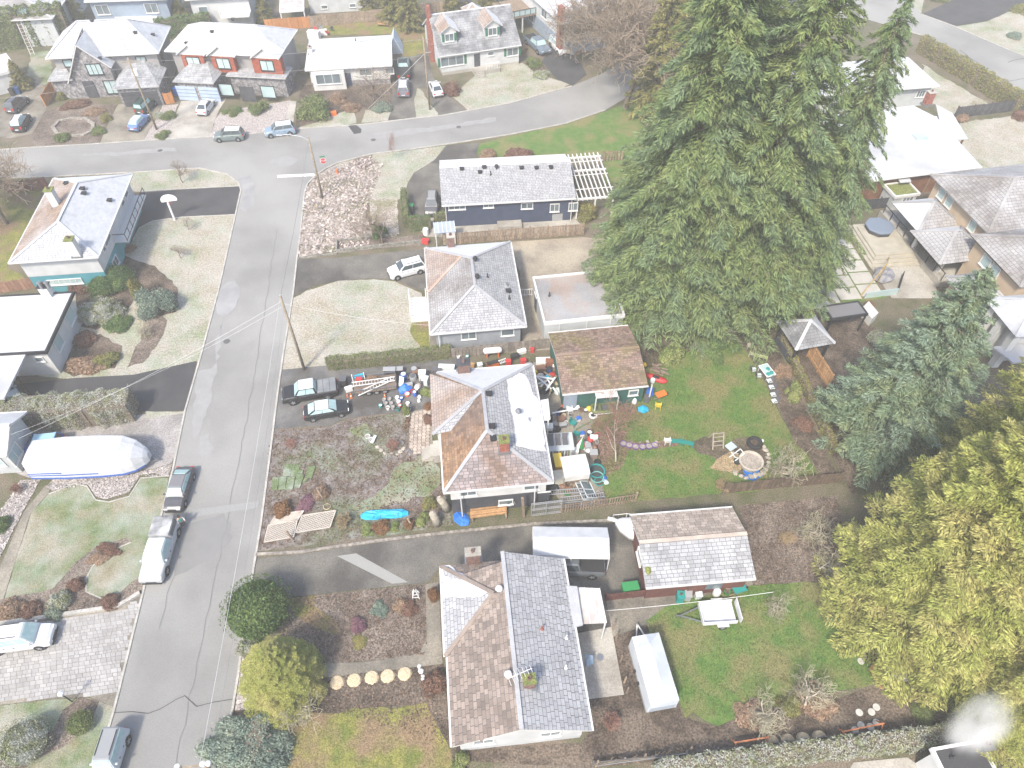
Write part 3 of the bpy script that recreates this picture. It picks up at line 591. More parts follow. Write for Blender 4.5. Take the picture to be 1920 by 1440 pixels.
# frost lying on the shaded slope, its edge eaten away by the thaw
def frost_on(h, px, seed=3, th=.03, parent=None):
    rr = random.Random(seed); pts = []
    P = [Vector(h.pxl(*p)) for p in px]
    for i in range(len(P)):
        a, b = P[i], P[(i+1) % len(P)]; k = max(1, int((b-a).length/.5))
        for j in range(k):
            q = a.lerp(b, j/k); q = q+Vector((rr.uniform(-.1,.1), rr.uniform(-.1,.1), 0)); pts.append(Vector((q.x, q.y, h.rz_at(q.x, q.y)+.08)))
    n = len(pts); MB().add(pts+[p-Vector((0,0,.05)) for p in pts], [tuple(range(n))]+[(i,n+i,n+(i+1)%n,(i+1)%n) for i in range(n)]).build('frost', snow, parent or h.roof)
frost_on(hA, [(950,712),(962,700),(985,703),(993,722),(1000,742),(1008,748),(1016,790),(1023,846),(1000,843),(967,838),(962,790),(955,750)])
pj = [hA.L(*p, 4.15) for p in [(1004,792),(1031,786),(1027,748),(1003,752)]]
pr_ = MB().slab([tuple(p) for p in pj], .12).build('porch_roof', snow, hA.root); MB().bar(pj[1], pj[2], .1, .12).build('porch_gutter', B['gutter'], pr_)
for p in (pj[1], pj[2]): MB().bar((p.x-.15,p.y,0),(p.x-.15,p.y,4.05), .12).build('porch_post', B['trim'], hA.root)
for v in [(917,740),(923,801),(925,823)]: hA.vent(*v)
hA.vent(972,776,'turbine',B['metal']); hA.vent(992,790,'pipe',B['metal'])
hA.chimney(870,697,1.3,1.15,.75,B['oldbrick'],B['dark']); c_ = hA.chimney(945,840,1.2,.75,.75,B['brick'],B['moss'])
hA.spout(-hA.w+.8,-hA.d-.5); hA.spout(hA.w-1,-hA.d-.5); hA.window('F',-2.6,3.2,1.4,.8,n=2); hA.window('F',2.8,3.2,1.2,.8); hA.window('F',.6,1.1,1.1,.6); hA.door('F',3.9,z0=.1,m=B['dark'])
hA.window('L',-2,3.2,1.8,1.1,n=2); hA.window('L',1.5,3.2,1.6,1.1,n=2); hA.window('R',2,3,1.4,1,n=2); hA.window('R',-2,3,1.4,1,n=2)
MB().box(-hA.w-1.4,-hA.w,-.6,1.1,0,1.1).build('front_porch', B['concrete'], hA.root)
for k in range(4): MB().box(-hA.w-1.4-.28*(k+1),-hA.w-1.4-.28*k,-.4,.9,0,.88-.22*k).build('step', B['concrete'], hA.root)
# ---- green shed with the mossy roof
hR = House('shed', 'green backyard shed with a mossy brown gable roof', [(1052,740),(1208,724),(1199,652),(1040,668)], 2.7, .25, cat='shed')
hR.walls(B['green']); hR.D += 0
x0, x1, y0, y1 = -hR.W/2, hR.W/2, -hR.D/2, hR.D/2
hR.gable(1.05, 'x', [RM['moss'],RM['moss']], course=.24, width=.36, keep=[0,0], box=(x0,x1,y0,y1+3.2), off=0)
MB().box(-hR.w,hR.w,hR.d,hR.d+3.2,0,2.66).build('wall', B['green'], hR.root)
hR.window('F',2.9,1.6,.8,.6); hR.panel('F',4.6,1.35,.12,2.5,'corner_board',B['trim']); hR.panel('F',-1.9,1.1,.9,2.1,'door',B['green']); hR.panel('F',-3.3,1.2,1.3,2.2,'panel',B['blue'])
aw = [hR.L(*p, zz) for p, zz in (((1113,727),2.7),((1154,724),2.7),((1160,744),2.35),((1118,747),2.35))]
MB().slab([tuple(p) for p in aw], .05).build('awning', RM['metalw'], hR.root)
for p in aw[2:]: MB().bar((p.x,p.y,0),(p.x,p.y,2.3),.09).build('awning_post', B['trim'], hR.root)
# ---- neighbour to the north
hB = House('house', 'grey hip-roofed bungalow with a brown chimney north of the cluttered lot', [(807,627),(985,612),(958,453),(797,465)], 3.3)
hB.walls(B['grey']); p1, p2 = hB.L(884,484,5.5), hB.L(890,535,5.5); p1.x = p2.x = (p1.x+p2.x)/2; w, d = hB.W/2, hB.D/2
E_, F_ = (p2.x,p2.y,5.5), (p1.x,p1.y,5.5); A_, B_, C_, D_ = (-w,-d,3.3), (w,-d,3.3), (w,d,3.3), (-w,d,3.3)
hB._roof([[A_,B_,E_],[B_,C_,F_,E_],[C_,D_,F_],[D_,A_,E_,F_]], [RM['slate'],RM['slate'],RM['white'],RM['taupe']], caps=[(A_,E_),(B_,E_),(C_,F_),(D_,F_),(E_,F_)])
q0, q1, pk = hB.L(802,549,3.36), hB.L(796,464,3.36), hB.L(866,480,5.1)
hB._roof([[tuple(q1),tuple(q0),(pk.x,pk.y,pk.z)]], [RM['half']], th=.1, caps=[(q0,pk)])
hB.gut([((-w-.06,-d-.06,3.28),(w+.06,-d-.06,3.28)),((w+.06,-d,3.28),(w+.06,d,3.28)),((-w-.06,-d,3.28),(-w-.06,d,3.28))])
for v in [(891,490),(895,523)]: hB.vent(*v, kind='turbine')
hB.vent(914,520,'pipe'); hB.vent(950,536,'pipe',B['metal']); hB.vent(953,547); hB.vent(955,561,'pipe')
hB.chimney(846,462,1.5,.75,.75,B['oldbrick']); hB.spout(-hB.w+.3,-hB.d-.4); hB.window('F',-1,2.2,1.4,.9,n=2); hB.window('F',3,2.2,1.2,.8); hB.window('L',0,2.2,1.8,1.2,n=3)
# front stairs with white railings
st = thing('front_stairs', 'white wooden front stairs with railings beside the grey bungalow', 'stairs', at(786,578), hB.rz)
for k in range(8): MB().box(-.9,.9,-2.2+.3*k,-1.9+.3*k,0,.2+.18*k).build('tread', B['trim'], st)
for sx in (-.9,.9):
    for k in range(9): MB().bar((sx,-2.1+.28*k,.2+.17*k),(sx,-2.1+.28*k,1.15+.17*k),.05).build('baluster', B['trim'], st)
    MB().bar((sx,-2.2,1.1),(sx,.3,2.6),.07,.09).build('handrail', B['trim'], st)
hB2 = House('garage', 'flat-roofed white garage with leaf-stained roof beside the tall firs', [(1018,609),(1166,591),(1146,508),(1001,520)], 2.9, .06, cat='garage')
hB2.walls(B['pale']); hB2.flat(RM['membrane'])
for t_ in (-2.6,.3,2.8): hB2.panel('F',t_,1.35,.07,2.6,'trim_board',B['trim'])
hB2.door('L',-1.5); hB2.vent(1030,555,'pipe')
gt = thing('white_gate', 'small white picket gate between grey bungalow and flat-roofed garage', 'gate', at(990,556), hB.rz)
for k in range(8): MB().bar((-.9+.26*k,0,.1),(-.9+.26*k,0,1.15),.06).build('picket', B['trim'], gt)
for z in (.25,1.05): MB().bar((-1,.04,z),(1.05,.04,z),.06).build('rail', B['trim'], gt)
# ---- navy house with pergola
hC = House('house', 'navy blue bungalow with white trimmed windows and a frosted grey roof', [(830,387),(1078,371),(1062,291),(822,301)], 3.4, .35)
hC.walls(B['navy']); hC.gable(1.5, 'x', [RM['slate'],RM['white']], off=.9)
for t_, z, ww, hh, n in [(-6.3,2.9,1.9,.45,3),(-2.5,2.9,1.1,.4,2),(2.2,2.6,1.3,.7,2),(5.6,2.1,1.0,1.0,2),(7.9,2.1,1.0,1.0,2)]: hC.window('F',t_,z-.1,ww,hh,n=n)
for v in [(866,318),(908,315),(978,316),(1006,316),(1033,315)]: hC.vent(*v)
hC.vent(900,324,'box'); hC.vent(931,317,'turbine'); hC.vent(920,328,'pipe'); hC.spout(hC.w-.1,-hC.d-.1); hC.spout(-hC.w+.1,-hC.d-.1)
MB().box(-1.5,1.5,-hC.d-1.3,-hC.d-.02,0,.5).build('back_step', B['concrete'], hC.root)
pg, prz, pw, pd = fit([(1077,372),(1141,368),(1130,290),(1064,296)], 3.0)
pe = thing('pergola', 'white slatted pergola at the end of the navy house', 'pergola', pg, prz)
for x in (-pw/2,0,pw/2):
    for y in (-pd/2,pd/2): MB().box(x-.09,x+.09,y-.09,y+.09,0,2.75).build('post', B['trim'], pe)
for y in (-pd/2,pd/6,pd/2): MB().box(-pw/2-.4,pw/2+.4,y-.09,y+.09,2.75,2.98).build('beam', B['trim'], pe)
for k in range(9): x = -pw/2+pw*k/8; MB().box(x-.06,x+.06,-pd/2-.5,pd/2+.5,2.98,3.18).build('rafter', B['trim'], pe)
for k in range(3): y = -pd/2+pd*(k+.5)/3; MB().box(-pw/2-.3,pw/2+.3,y-.04,y+.04,3.18,3.26).build('purlin', B['trim'], pe)
# ---- west side
hD = House('house', 'white and teal split-level with frosted hip roof and two tall white chimneys', [(20,493),(186,482),(246,326),(98,335)], 5.0, .6)
hD.walls(B['white'], base=B['teal'], bh=2.5); p1, p2 = hD.L(143,343,7.0), hD.L(109,416,7.0); p1.x = p2.x = (p1.x+p2.x)/2; w, d = hD.W/2, hD.D/2
E_, F_ = (p2.x,p2.y,7), (p1.x,p1.y,7); A_, B_, C_, D_ = (-w,-d,5), (w,-d,5), (w,d,5), (-w,d,5)
hD._roof([[A_,B_,E_],[B_,C_,F_,E_],[C_,D_,F_],[D_,A_,E_,F_]], [RM['grey'],RM['blue'],RM['white'],RM['half']], caps=[(A_,E_),(B_,E_),(C_,F_),(D_,F_),(E_,F_)])
hD.gut([((-w-.06,-d-.06,4.98),(w+.06,-d-.06,4.98)),((w+.06,-d,4.98),(w+.06,d,4.98)),((-w-.06,-d,4.98),(-w-.06,d,4.98))])
for u_, v_ in ((107,384),(146,477)): hD.chimney(u_, v_, 2.0, .8, .8, B['stucco'], B['moss'])
for v in [(125,345),(155,355),(158,364),(206,377)]: hD.vent(*v)
for t_, z, ww in [(-5,4.1,.7),(-3.4,4.1,2.0),(3.6,4.1,1.0),(5.4,4.1,1.2)]: hD.window('R',t_,z,ww,.9)
hD.window('R',-4.2,1.3,1.4,1.0,n=2); hD.window('F',-.6,1.5,3.6,.6,n=6,gm=B['glass_b'])
bx0, bx1 = -2.2, hD.d-.3
MB().box(hD.w,hD.w+1.5,bx0,bx1,2.45,2.6).build('balcony', B['trim'], hD.root)
for k in range(8): y = bx0+(bx1-bx0)*k/7; MB().bar((hD.w+1.45,y,2.6),(hD.w+1.45,y,3.6),.06).build('balcony_post', B['black'], hD.root)
MB().bar((hD.w+1.45,bx0,3.6),(hD.w+1.45,bx1,3.6),.07).bar((hD.w+.05,bx0,3.6),(hD.w+1.45,bx0,3.6),.07).bar((hD.w+1.45,bx0,2.75),(hD.w+1.45,bx1,2.75),.05).build('balcony_rail', B['black'], hD.root)
hE = House('house', 'white stucco house with frosted flat roof above a black driveway', [(-130,672),(92,661),(134,547),(-80,560)], 3.6, .4)
hE.walls(B['stucco'], w=hE.w); hE.flat(RM['frostflat'], B['black'], .1)
hE.window('R',-1.6,2.2,1.5,1.4,gm=B['glass_b']); hE.window('R',2.2,2.2,1.7,1.4,gm=B['glass_b']); hE.chimney(92,553,1.3,.9,.9,B['stucco'],B['black'])
for k in (0,.35): MB().lathe([(.16,0),(.16,.7),(.22,.72),(.22,.85),(.0,.9)],8,(hE.w-2.0+k*2,hE.d-.3,4.9)).build('flue', B['metal'], hE.root)
MB().box(hE.w-5.5,hE.w-1.6,-hE.D/2-5.6,-hE.D/2-.05,3.3,3.5).build('carport_roof', RM['frostflat'], hE.root)
for x in (hE.w-5.3,hE.w-1.8):
    for y in (-hE.D/2-5.4,-hE.D/2-2.6): MB().bar((x,y,0),(x,y,3.28),.16).build('carport_post', B['black'], hE.root)
hE.window('F',hE.w-1.0,2.3,.7,.5); hE.door('F',-hE.w+3)
hF = House('house', 'pale bungalow with ribbed white roof at the left edge', [(-130,862),(17,855),(46,772),(-90,782)], 3.3, .5)
hF.walls(B['pale']); hF.gable(1.2,'x',[RM['metalw'],RM['frostflat']],shg=False); hF.window('R',-1.2,1.9,1.6,1.3,n=2,gm=B['glass_b']); hF.window('F',hF.w-1.5,1.9,1.4,1.2,gm=B['glass_b'])
# ---- neighbour to the south
zS, zT = 3.3, 5.5
hS = House('house', 'grey and brown shingled bungalow with white gable end south of the lot', [(847,1398),(1110,1368),(1058,1037),(828,1060)], zS, .5)
ir = lambda p, z=zS: tuple(hS.L(*p, z))
T_, Bt = ir((944,1034),zT), ir((978,1368),zT); ap = ir((925,1116),zT-.35)
a1, a2, a3, a4 = ir((825,1058)), ir((836,1236)), ir((839,1237)), ir((847,1398)); r1, r2 = ir((1110,1368)), ir((1055,1037))
yb = Bt[1]; yt = T_[1]
a4 = (a4[0], yb, zS); r1 = (r1[0], yb, zS); r2 = (r2[0], yt, zS); Bt = (T_[0],yb,zT) if 0 else Bt; T_ = (Bt[0], T_[1], zT); a0 = (a4[0], yt-.8, zS); T2 = (Bt[0], yt-.8, zT); r2 = (r1[0], yt, zS)
def pln(P, Q, S_, x, y):
    P, Q, S_ = Vector(P), Vector(Q), Vector(S_); n = (Q-P).cross(S_-P); return P.z-(n.x*(x-P.x)+n.y*(y-P.y))/n.z
hS._roof([[a0,a4,Bt,T2],[r1,r2,T_,Bt]], [RM['brown'],RM['slate']], keep=[190,110], course=.3, width=.5, caps=[(Bt,T_)])
hx0, hx1 = (a1[0]+a2[0])/2, T_[0]; hyt, hyb = a1[1]-.2, a2[1]+.2; hm = (hyt+hyb)/2; az = zT-.25; axx = ap[0]
hS._roof([[(hx0,hyt,zS),(hx0,hyb,zS),(axx,hm,az)],[(hx0,hyb,zS),(hx1,hyb+.4,zS+.1),(hx1,hm,az+.1),(axx,hm,az)],[(hx1,hyt,zS),(hx0,hyt,zS),(axx,hm,az),(hx1,hm,az+.1)]], [RM['slate'],RM['brown'],RM['brown']], course=.3, width=.5, th=.1, caps=[((hx0,hyt,zS),(axx,hm,az)),((hx0,hyb,zS),(axx,hm,az))])
frost_on(hS, [(828,1062),(842,1062),(915,1108),(900,1118),(832,1122)], 5)
mb = MB(); e = .5
pl = [(hx0+e,hyt-e),(hx0+e,hyb+e),(a4[0]+e,hyb+e),(a4[0]+e,yb+e),(r1[0]-e,yb+e),(r2[0]-e,yt-e),(hx0+e,yt-e)]
hS.walls(B['white'], base=B['pale'], bh=.6, poly=list(reversed(pl)))
gq = [(a4[0]+e,yb+e,zS-.1),(r1[0]-e,yb+e,zS-.1),(Bt[0],yb+e,zT-.15)]; MB().loft([[Vector(p)-Vector((0,.06,0)) for p in gq],[Vector(p)+Vector((0,.06,0)) for p in gq]]).build('gable_wall', B['white'], hS.root)
hS.gut([((a4[0]-.06,a4[1],zS-.03),(a4[0]-.06,hyb,zS-.03)),((hx0-.06,hyb,zS-.03),(hx0-.06,hyt,zS-.03)),((r1[0]+.06,yb,zS-.03),(r2[0]+.06,yt,zS-.03))])
hS.d = -yb-e
hS.window('F',2.0,1.9,1.3,.9,n=2); hS.window('F',-2.6,1.9,1.3,.9,n=2); hS.chimney(992,1283,1.0,.75,.6,B['oldbrick'],B['moss']); hS.chimney(888,1052,1.5,1.1,.6,B['oldbrick'],B['concrete'])
for v in [(1016,1180),(1062,1197)]: hS.vent(*v, kind='pipe', m=B['brick'] if v[0]==1016 else B['trim'])
hS.vent(1061,1253,'pipe',B['trim']); hS.vent(936,1108,'turbine',B['trim']); hS.vent(953,1268,'turbine',B['trim'])
b1 = [hS.L(*p, zS-.25) for p in [(1092,1170),(1137,1168),(1124,1103),(1082,1101)]]
pc = MB().slab([tuple(p) for p in b1], .05).build('patio_cover', RM['metalw'], hS.root)
for p in b1[1:3]: MB().bar((p.x-.1,p.y,0),(p.x-.1,p.y,zS-.35),.1).build('cover_post', B['trim'], hS.root)
for k in range(4): a_ = b1[0].lerp(b1[1],k/3); b_ = b1[3].lerp(b1[2],k/3); MB().bar(a_+Vector((0,0,.03)),b_+Vector((0,0,.03)),.06,.05).build('cover_rib', B['trim'], pc)
bump = [hS.L(*p, zS+.12) for p in [(1076,1176),(1093,1172),(1082,1099),(1062,1098)]]; MB().slab([tuple(p) for p in bump], .1).build('back_roof', RM['slate'], hS.root)
an = thing('tv_antenna', 'silver television antenna beside the mossy chimney of the southern bungalow', 'antenna', hS.M @ Vector(hS.pxl(974,1275)), .3)
MB().tube([(0,0,0),(0,0,1.3)],.03,5).build('mast', B['metal'], an); mb = MB().bar((-.9,0,1.25),(.9,0,1.25),.04)
for k in range(7): mb.bar((-.8+.27*k,-.5+.04*k,1.27),(-.8+.27*k,.5-.04*k,1.27),.025)
mb.build('elements', B['trim'], an)
hT = House('garage', 'white and maroon garage with a two-tone shingled gable roof', [(1212,1104),(1410,1083),(1380,953),(1180,965)], 2.8, .35, cat='garage')
hT.walls(B['maroon']); hT.gable(1.15,'x',[RM['charcoal'],RM['tan']], course=.3, width=.5, off=.1)
for t_ in (-2.8,2.9): hT.panel('F',t_,2.25,2.6,.7,'wall_panel',B['trim'])
hT.panel('F',-.2,1.05,1,2.0,'door',B['maroon']); hT.panel('F',1.4,1.4,1.3,.9,'shed_window',B['glass']); hT.window('L',0,1.7,1.2,.8)
x_, y_, z_ = hT.pxl(1215,1068); MB().lathe([(.35,-.2),(.3,.08),(.1,.12)],10,(x_,y_,z_),.8,1.2).build('moss_clump', B['moss'], hT.roof)
# ---- north side of the cross street
Z2 = 5.7
hG = House('house', 'large grey stone house with steep front gable and wide garage door', [(75,111),(296,99),(320,50),(130,58)], Z2, .6)
hG.walls(mat('grey_stucco', (.30,.29,.285), (.26,.25,.25), s=.5)); hG.hip(3.2,'x',mats=[RM['grey'],RM['blue'],RM['white'],RM['grey']],course=.4,width=.7)
f0 = -hG.D/2; gx = hG.L(165,160,3).x
g1 = (gx-3.6,f0-1.6,2.6); g2 = (gx+3.6,f0-1.6,4.6); gp = (gx,f0-1.6,Z2+2.4); gb = (gx,2.5,Z2+2.4)
hG._roof([[(gx-3.6,3,2.6+1.2),g1,gp,gb],[g2,(gx+3.6,3,4.6),gb,gp]], [RM['grey'],RM['blue']], course=.4, width=.7)
q = [(gx-3.1,f0-1.1,0),(gx+3.1,f0-1.1,0),(gx+3.1,f0-1.1,4.7),(gx,f0-1.1,Z2+2.0),(gx-3.1,f0-1.1,3.2)]
MB().loft([[Vector(p) for p in q],[Vector(p)+Vector((0,3,0)) for p in q]]).build('stone_gable', B['stone'], hG.root)
og = Vector((gx,f0-1.1,0)); hG.window('F',.9,4.3,2.0,1.5,B['black'],B['glass_b'],3,1,o=og); hG.window('F',2.2,1.5,1.7,1.9,B['black'],B['glass_b'],2,1,o=og); hG.panel('F',-.9,1.3,1.6,2.6,'entrance',B['dark'],o=og); hG.window('F',-4.6,1.4,1.9,1.9,B['black'],B['glass_b'],3,1)
hG.window('F',5,4.3,1.3,1.4,B['black'],B['glass_b'],2); hG.window('F',-5.5,4.6,1.2,.9,B['black'],B['glass_b']); hG.window('R',-2,4.2,.7,1.6,B['black'])
def wing(h, px, z, rise, m, wallm, doors, stone=None, dm=None):
    P = [h.L(*p, z) for p in px]; x0, x1 = (P[0].x+P[3].x)/2, (P[1].x+P[2].x)/2; y0, y1 = (P[0].y+P[1].y)/2, (P[2].y+P[3].y)/2; dp = (y1-y0); r = dp*.5
    sl = [[(x0,y0,z),(x1,y0,z),(x1-r,y1-.05,z+rise),(x0+r,y1-.05,z+rise)],[(x1,y0,z),(x1,y1,z),(x1-r,y1-.05,z+rise)],[(x0,y1,z),(x0,y0,z),(x0+r,y1-.05,z+rise)]]
    h._roof(sl, [m], course=.4, width=.7); MB().box(x0+.4,x1-.4,y0+.5,y1+.6,0,z-.05).build('wing_wall', wallm, h.root); o = Vector(((x0+x1)/2,y0+.5,0))
    for t_, ww in doors: 
        gd = h.panel('F',t_,1.15,ww,2.2,'garage_door',dm or B['dark'],o=o); 
        for k in range(1,4): h.panel('F',t_,.1+.55*k,ww-.1,.04,'door_groove',B['black'],.06,.02,o,gd)
    return o
wing(hG,[(208,166),(301,163),(308,131),(232,128)],3.1,1.5,RM['charcoal'],B['stone'],[(0,5.2)]); wing(hG,[(88,152),(140,150),(145,126),(104,128)],3.1,1.2,RM['charcoal'],B['stone'],[])
for v in [(182,60),(173,77),(227,76),(250,51),(287,66)]: hG.vent(*v)
hH = House('house', 'modern house with red cedar bays and two pale blue garage doors', [(318,103),(536,100),(545,62),(345,40)], Z2, .6)
hH.walls(mat('grey_stucco')); hH.hip(2.4,'x',mats=[RM['white'],RM['blue'],RM['white'],RM['white']],course=.4,width=.7)
f0 = -hH.D/2
for k, (u_, ww) in enumerate(((365,3.4),(423,3.4),(507,4.4))):
    p = hH.L(u_,112,4.6); x = p.x
    MB().box(x-ww/2,x+ww/2,f0-.5,f0+.6,3.1,Z2-.1).build('cedar_bay', B['red'], hH.root); hH.window('F',0,4.5,1.9,1.4,B['black'],B['glass_b'],2,o=Vector((x,f0-.5,0)))
    hH._roof([[(x-2.2,f0+2,Z2),(x-2.2,f0-.9,Z2),(x,f0-.9,Z2+1.5),(x,f0+2,Z2+1.5)],[(x+2.2,f0-.9,Z2),(x+2.2,f0+2,Z2),(x,f0+2,Z2+1.5),(x,f0-.9,Z2+1.5)]],[RM['white']],course=.4,width=.7,th=.12)
    q = [(x-1.9,f0-.6,Z2-.1),(x+1.9,f0-.6,Z2-.1),(x,f0-.6,Z2+1.2)]; MB().loft([[Vector(p) for p in q],[Vector(p)+Vector((0,.4,0)) for p in q]]).build('bay_gable', B['trim'], hH.root)
wing(hH,[(325,158),(416,153),(410,128),(338,128)],3.1,1.5,RM['charcoal'],B['stone'],[(-1.75,3.0),(1.75,3.0)],dm=mat('pale_blue_door', (.34,.42,.55), (.38,.46,.58), s=1, rough=.5))
wing(hH,[(420,150),(548,140),(545,120),(430,128)],3.1,.5,RM['charcoal'],B['stone'],[]); pe_ = hH.L(470,165,1.4); hH.panel('F',0,1.2,2.2,2.3,'front_door',B['dark'],o=Vector((pe_.x,f0-2.9,0))); 
for u_ in (435,515): p = hH.L(u_,155,1.6); hH.window('F',0,1.7,2.0,1.7,B['black'],B['glass_b'],o=Vector((p.x,f0-2.9,0)))
for v in [(350,82),(395,52),(437,37)]: hH.vent(*v)
hI = House('house', 'low white bungalow under a snow-white hip roof behind bare shrubs', [(575,131),(735,124),(732,66),(578,76)], 3.1, .5)
hI.walls(B['stucco'], base=B['stone'], bh=.9); hI.hip(1.5,'x',mats=[RM['white']],course=.4,width=.7)
hI.window('F',-3.6,1.9,3.4,1.3,n=3,gm=B['glass']); hI.door('F',-.4,m=B['navy']); hI.window('F',2.4,2.1,1.8,.9,n=2); hI.window('F',6,2.1,1.2,.8)
MB().box(-hI.w+.3,-hI.w+5.2,-hI.d-.9,-hI.d,0,2.9).build('front_bay', B['stucco'], hI.root); hI.window('F',-hI.w+2.7,1.8,3.6,1.4,n=3,o=Vector((0,-hI.d-.9,0)))
q = [hI.L(*p,3.15) for p in [(572,133),(656,128)]]; hI._roof([[tuple(q[0]),tuple(q[1]),(q[1].x-1.5,0,4.4),(q[0].x+2.5,0,4.4)]],[RM['white']],course=.4,width=.7); hI.chimney(583,100,.9,.6,.6,B['stucco']); hI.vent(667,78,'pipe')
hJ = House('house', 'white cape-style house with two dormers, green shutters and brick end chimney', [(818,106),(969,87),(945,24),(797,46)], 3.2, .35)
w, d = hJ.W/2, hJ.D/2; hJ.walls(B['white'], base=B['concrete'], bh=.5); hJ.gable(3.8,'x',[RM['dark'],RM['white']],course=.4,width=.6)
grn = paint(.02,.13,.08,.6,'shutter_green')
hJ.window('F',-4.6,2.1,3.6,1.3,n=3,shut=grn); hJ.window('F',5.3,2.2,1.8,1.1,n=2,shut=grn); hJ.door('F',-.6,m=B['dark'],z0=.7); hJ.window('F',1.7,2.4,.9,.5)
MB().box(-1.5,2.7,-hJ.d-1.6,-hJ.d,0,.65).build('porch', B['concrete'], hJ.root)
for k in range(3): MB().box(-1.3,.1,-hJ.d-1.6-.3*(k+1),-hJ.d-1.6-.3*k,0,.48-.16*k).build('step', B['concrete'], hJ.root)
for k in range(9): MB().bar((.5+.26*k,-hJ.d-1.55,.65),(.5+.26*k,-hJ.d-1.55,1.6),.06).build('baluster', B['trim'], hJ.root)
MB().bar((.4,-hJ.d-1.55,1.62),(2.7,-hJ.d-1.55,1.62),.08).build('porch_rail', B['trim'], hJ.root)
for u_ in (843,931):
    p = hJ.L(u_,78,4.6); x = p.x; yf = -d+1.5; zb, zt = 4.2, 6.1
    MB().box(x-1.15,x+1.15,yf,yf+4,zb-.6,zt).build('dormer_wall', B['white'], hJ.root); hJ.window('F',0,5.25,1.3,1.05,n=2,o=Vector((x,yf,0)),shut=grn)
    hJ._roof([[(x-1.6,yf+4.3,zt),(x-1.6,yf-.35,zt),(x,yf-.35,zt+1.1),(x,yf+4.3,zt+1.1)],[(x+1.6,yf-.35,zt),(x+1.6,yf+4.3,zt),(x,yf+4.3,zt+1.1),(x,yf-.35,zt+1.1)]],[RM['half'],RM['white']],course=.35,width=.6,th=.12)
    q = [(x-1.15,yf,zt-.02),(x+1.15,yf,zt-.02),(x,yf,zt+.95)]; MB().loft([[Vector(p) for p in q],[Vector(p)+Vector((0,.2,0)) for p in q]]).build('dormer_gable', B['white'], hJ.root)
MB().box(-w-.35,-w+.25,-.9,.7,0,6.0).box(-w-.25,-w+.25,-.5,.5,6.0,8.4).build('chimney', B['brick'], hJ.root)
hK = House('house', 'tall white house with raised deck and brick chimney near the bare trees', [(1052,50),(1150,30),(1080,-60),(965,-40)], 5.2, .5)
hK.walls(B['white'], base=B['blue'], bh=2.4); hK.hip(2.2,'y',mats=[RM['blue'],RM['grey'],RM['white'],RM['grey']],course=.45,width=.8)
hK.window('F',-2,3.9,1.6,1.2,n=2); hK.window('F',2,3.9,1.6,1.2,n=2); hK.window('L',-3,1.4,1.8,1.1,n=2); hK.window('L',2,3.9,2,1.2,n=2)
ch = MB().box(-hK.w-.7,-hK.w,-hK.d+.4,-hK.d+1.7,0,7.6).build('chimney', B['brick'], hK.root)
MB().box(-hK.w-5.2,-hK.w-.05,1,8,2.6,2.8).build('deck', B['wood'], hK.root)
for x, y in ((-hK.w-5,1.2),(-hK.w-5,7.8),(-hK.w-2.5,1.2)): MB().bar((x,y,0),(x,y,2.6),.18).build('deck_post', B['trim'], hK.root)
mb = MB().bar((-hK.w-5.1,1.05,3.8),(-hK.w-.1,1.05,3.8),.08).bar((-hK.w-5.1,1.05,3.8),(-hK.w-5.1,7.9,3.8),.08)
for k in range(6): mb.bar((-hK.w-5.1+k,1.05,2.8),(-hK.w-5.1+k,1.05,3.8),.06)
mb.build('deck_rail', B['black'], hK.root); MB().box(-hK.w-5.05,-hK.w-.2,1.08,1.1,2.9,3.7).build('deck_glass', B['glass_b'], hK.root)
# ---- houses along the top edge
hL1 = House('house', 'wide grey frosted roof with a skylight in the top left corner', [(-70,42),(130,34),(120,-40),(-60,-30)], 4.5, .5)
hL1.walls(B['pale']); hL1.hip(2.2,'x',mats=[RM['taupe'],RM['grey'],RM['white'],RM['grey']],course=.5,width=.9); x_,y_,z_ = hL1.pxl(41,23); MB().box(x_-1.0,x_+1.0,y_-.7,y_+.7,z_-.3,z_+.3).build('skylight', B['glass_b'], hL1.roof)
hL2 = House('house', 'blue-grey two-storey house at the top edge with white balcony stairs', [(165,4),(318,-2),(330,-40),(180,-36)], 5.4, .5)
hL2.walls(B['blue']); hL2.hip(1.6,'x',mats=[RM['white']],course=.5,width=.9)
for t_ in (-4.5,3.5): hL2.window('F',t_,3.9,2.0,1.4,n=2)
hL2.window('F',-5,1.2,1.0,.8); MB().box(-2,4,-hL2.d-2.5,-hL2.d,2.4,2.6).build('balcony', B['trim'], hL2.root); mb = MB().bar((-2,-hL2.d-2.45,3.6),(4,-hL2.d-2.45,3.6),.1)
for k in range(13): mb.bar((-2+.5*k,-hL2.d-2.45,2.6),(-2+.5*k,-hL2.d-2.45,3.6),.07)
mb.build('balcony_rail', B['trim'], hL2.root)
for x in (-1.8,3.8): MB().bar((x,-hL2.d-2.3,0),(x,-hL2.d-2.3,2.4),.18).build('balcony_post', B['trim'], hL2.root)
hL3 = House('house', 'white house with long railed balcony at the top edge', [(352,0),(470,-6),(478,-50),(360,-44)], 5.0, .5)
hL3.walls(B['white']); hL3.hip(1.6,'x',mats=[RM['white']],course=.5,width=.9); hL3.window('F',-3,3.0,1.4,1.2); MB().box(0,hL3.w,-hL3.d-2.4,-hL3.d,2.5,2.7).build('balcony', B['trim'], hL3.root); mb = MB().bar((0,-hL3.d-2.35,3.7),(hL3.w,-hL3.d-2.35,3.7),.12)
for k in range(12): mb.bar((hL3.w*k/11,-hL3.d-2.35,2.7),(hL3.w*k/11,-hL3.d-2.35,3.7),.09)
mb.build('balcony_rail', B['trim'], hL3.root)
hL4 = House('house', 'pale house with blue vents at the top edge behind fenced lawn', [(570,-10),(690,-16),(690,-60),(575,-54)], 3.4, .5)
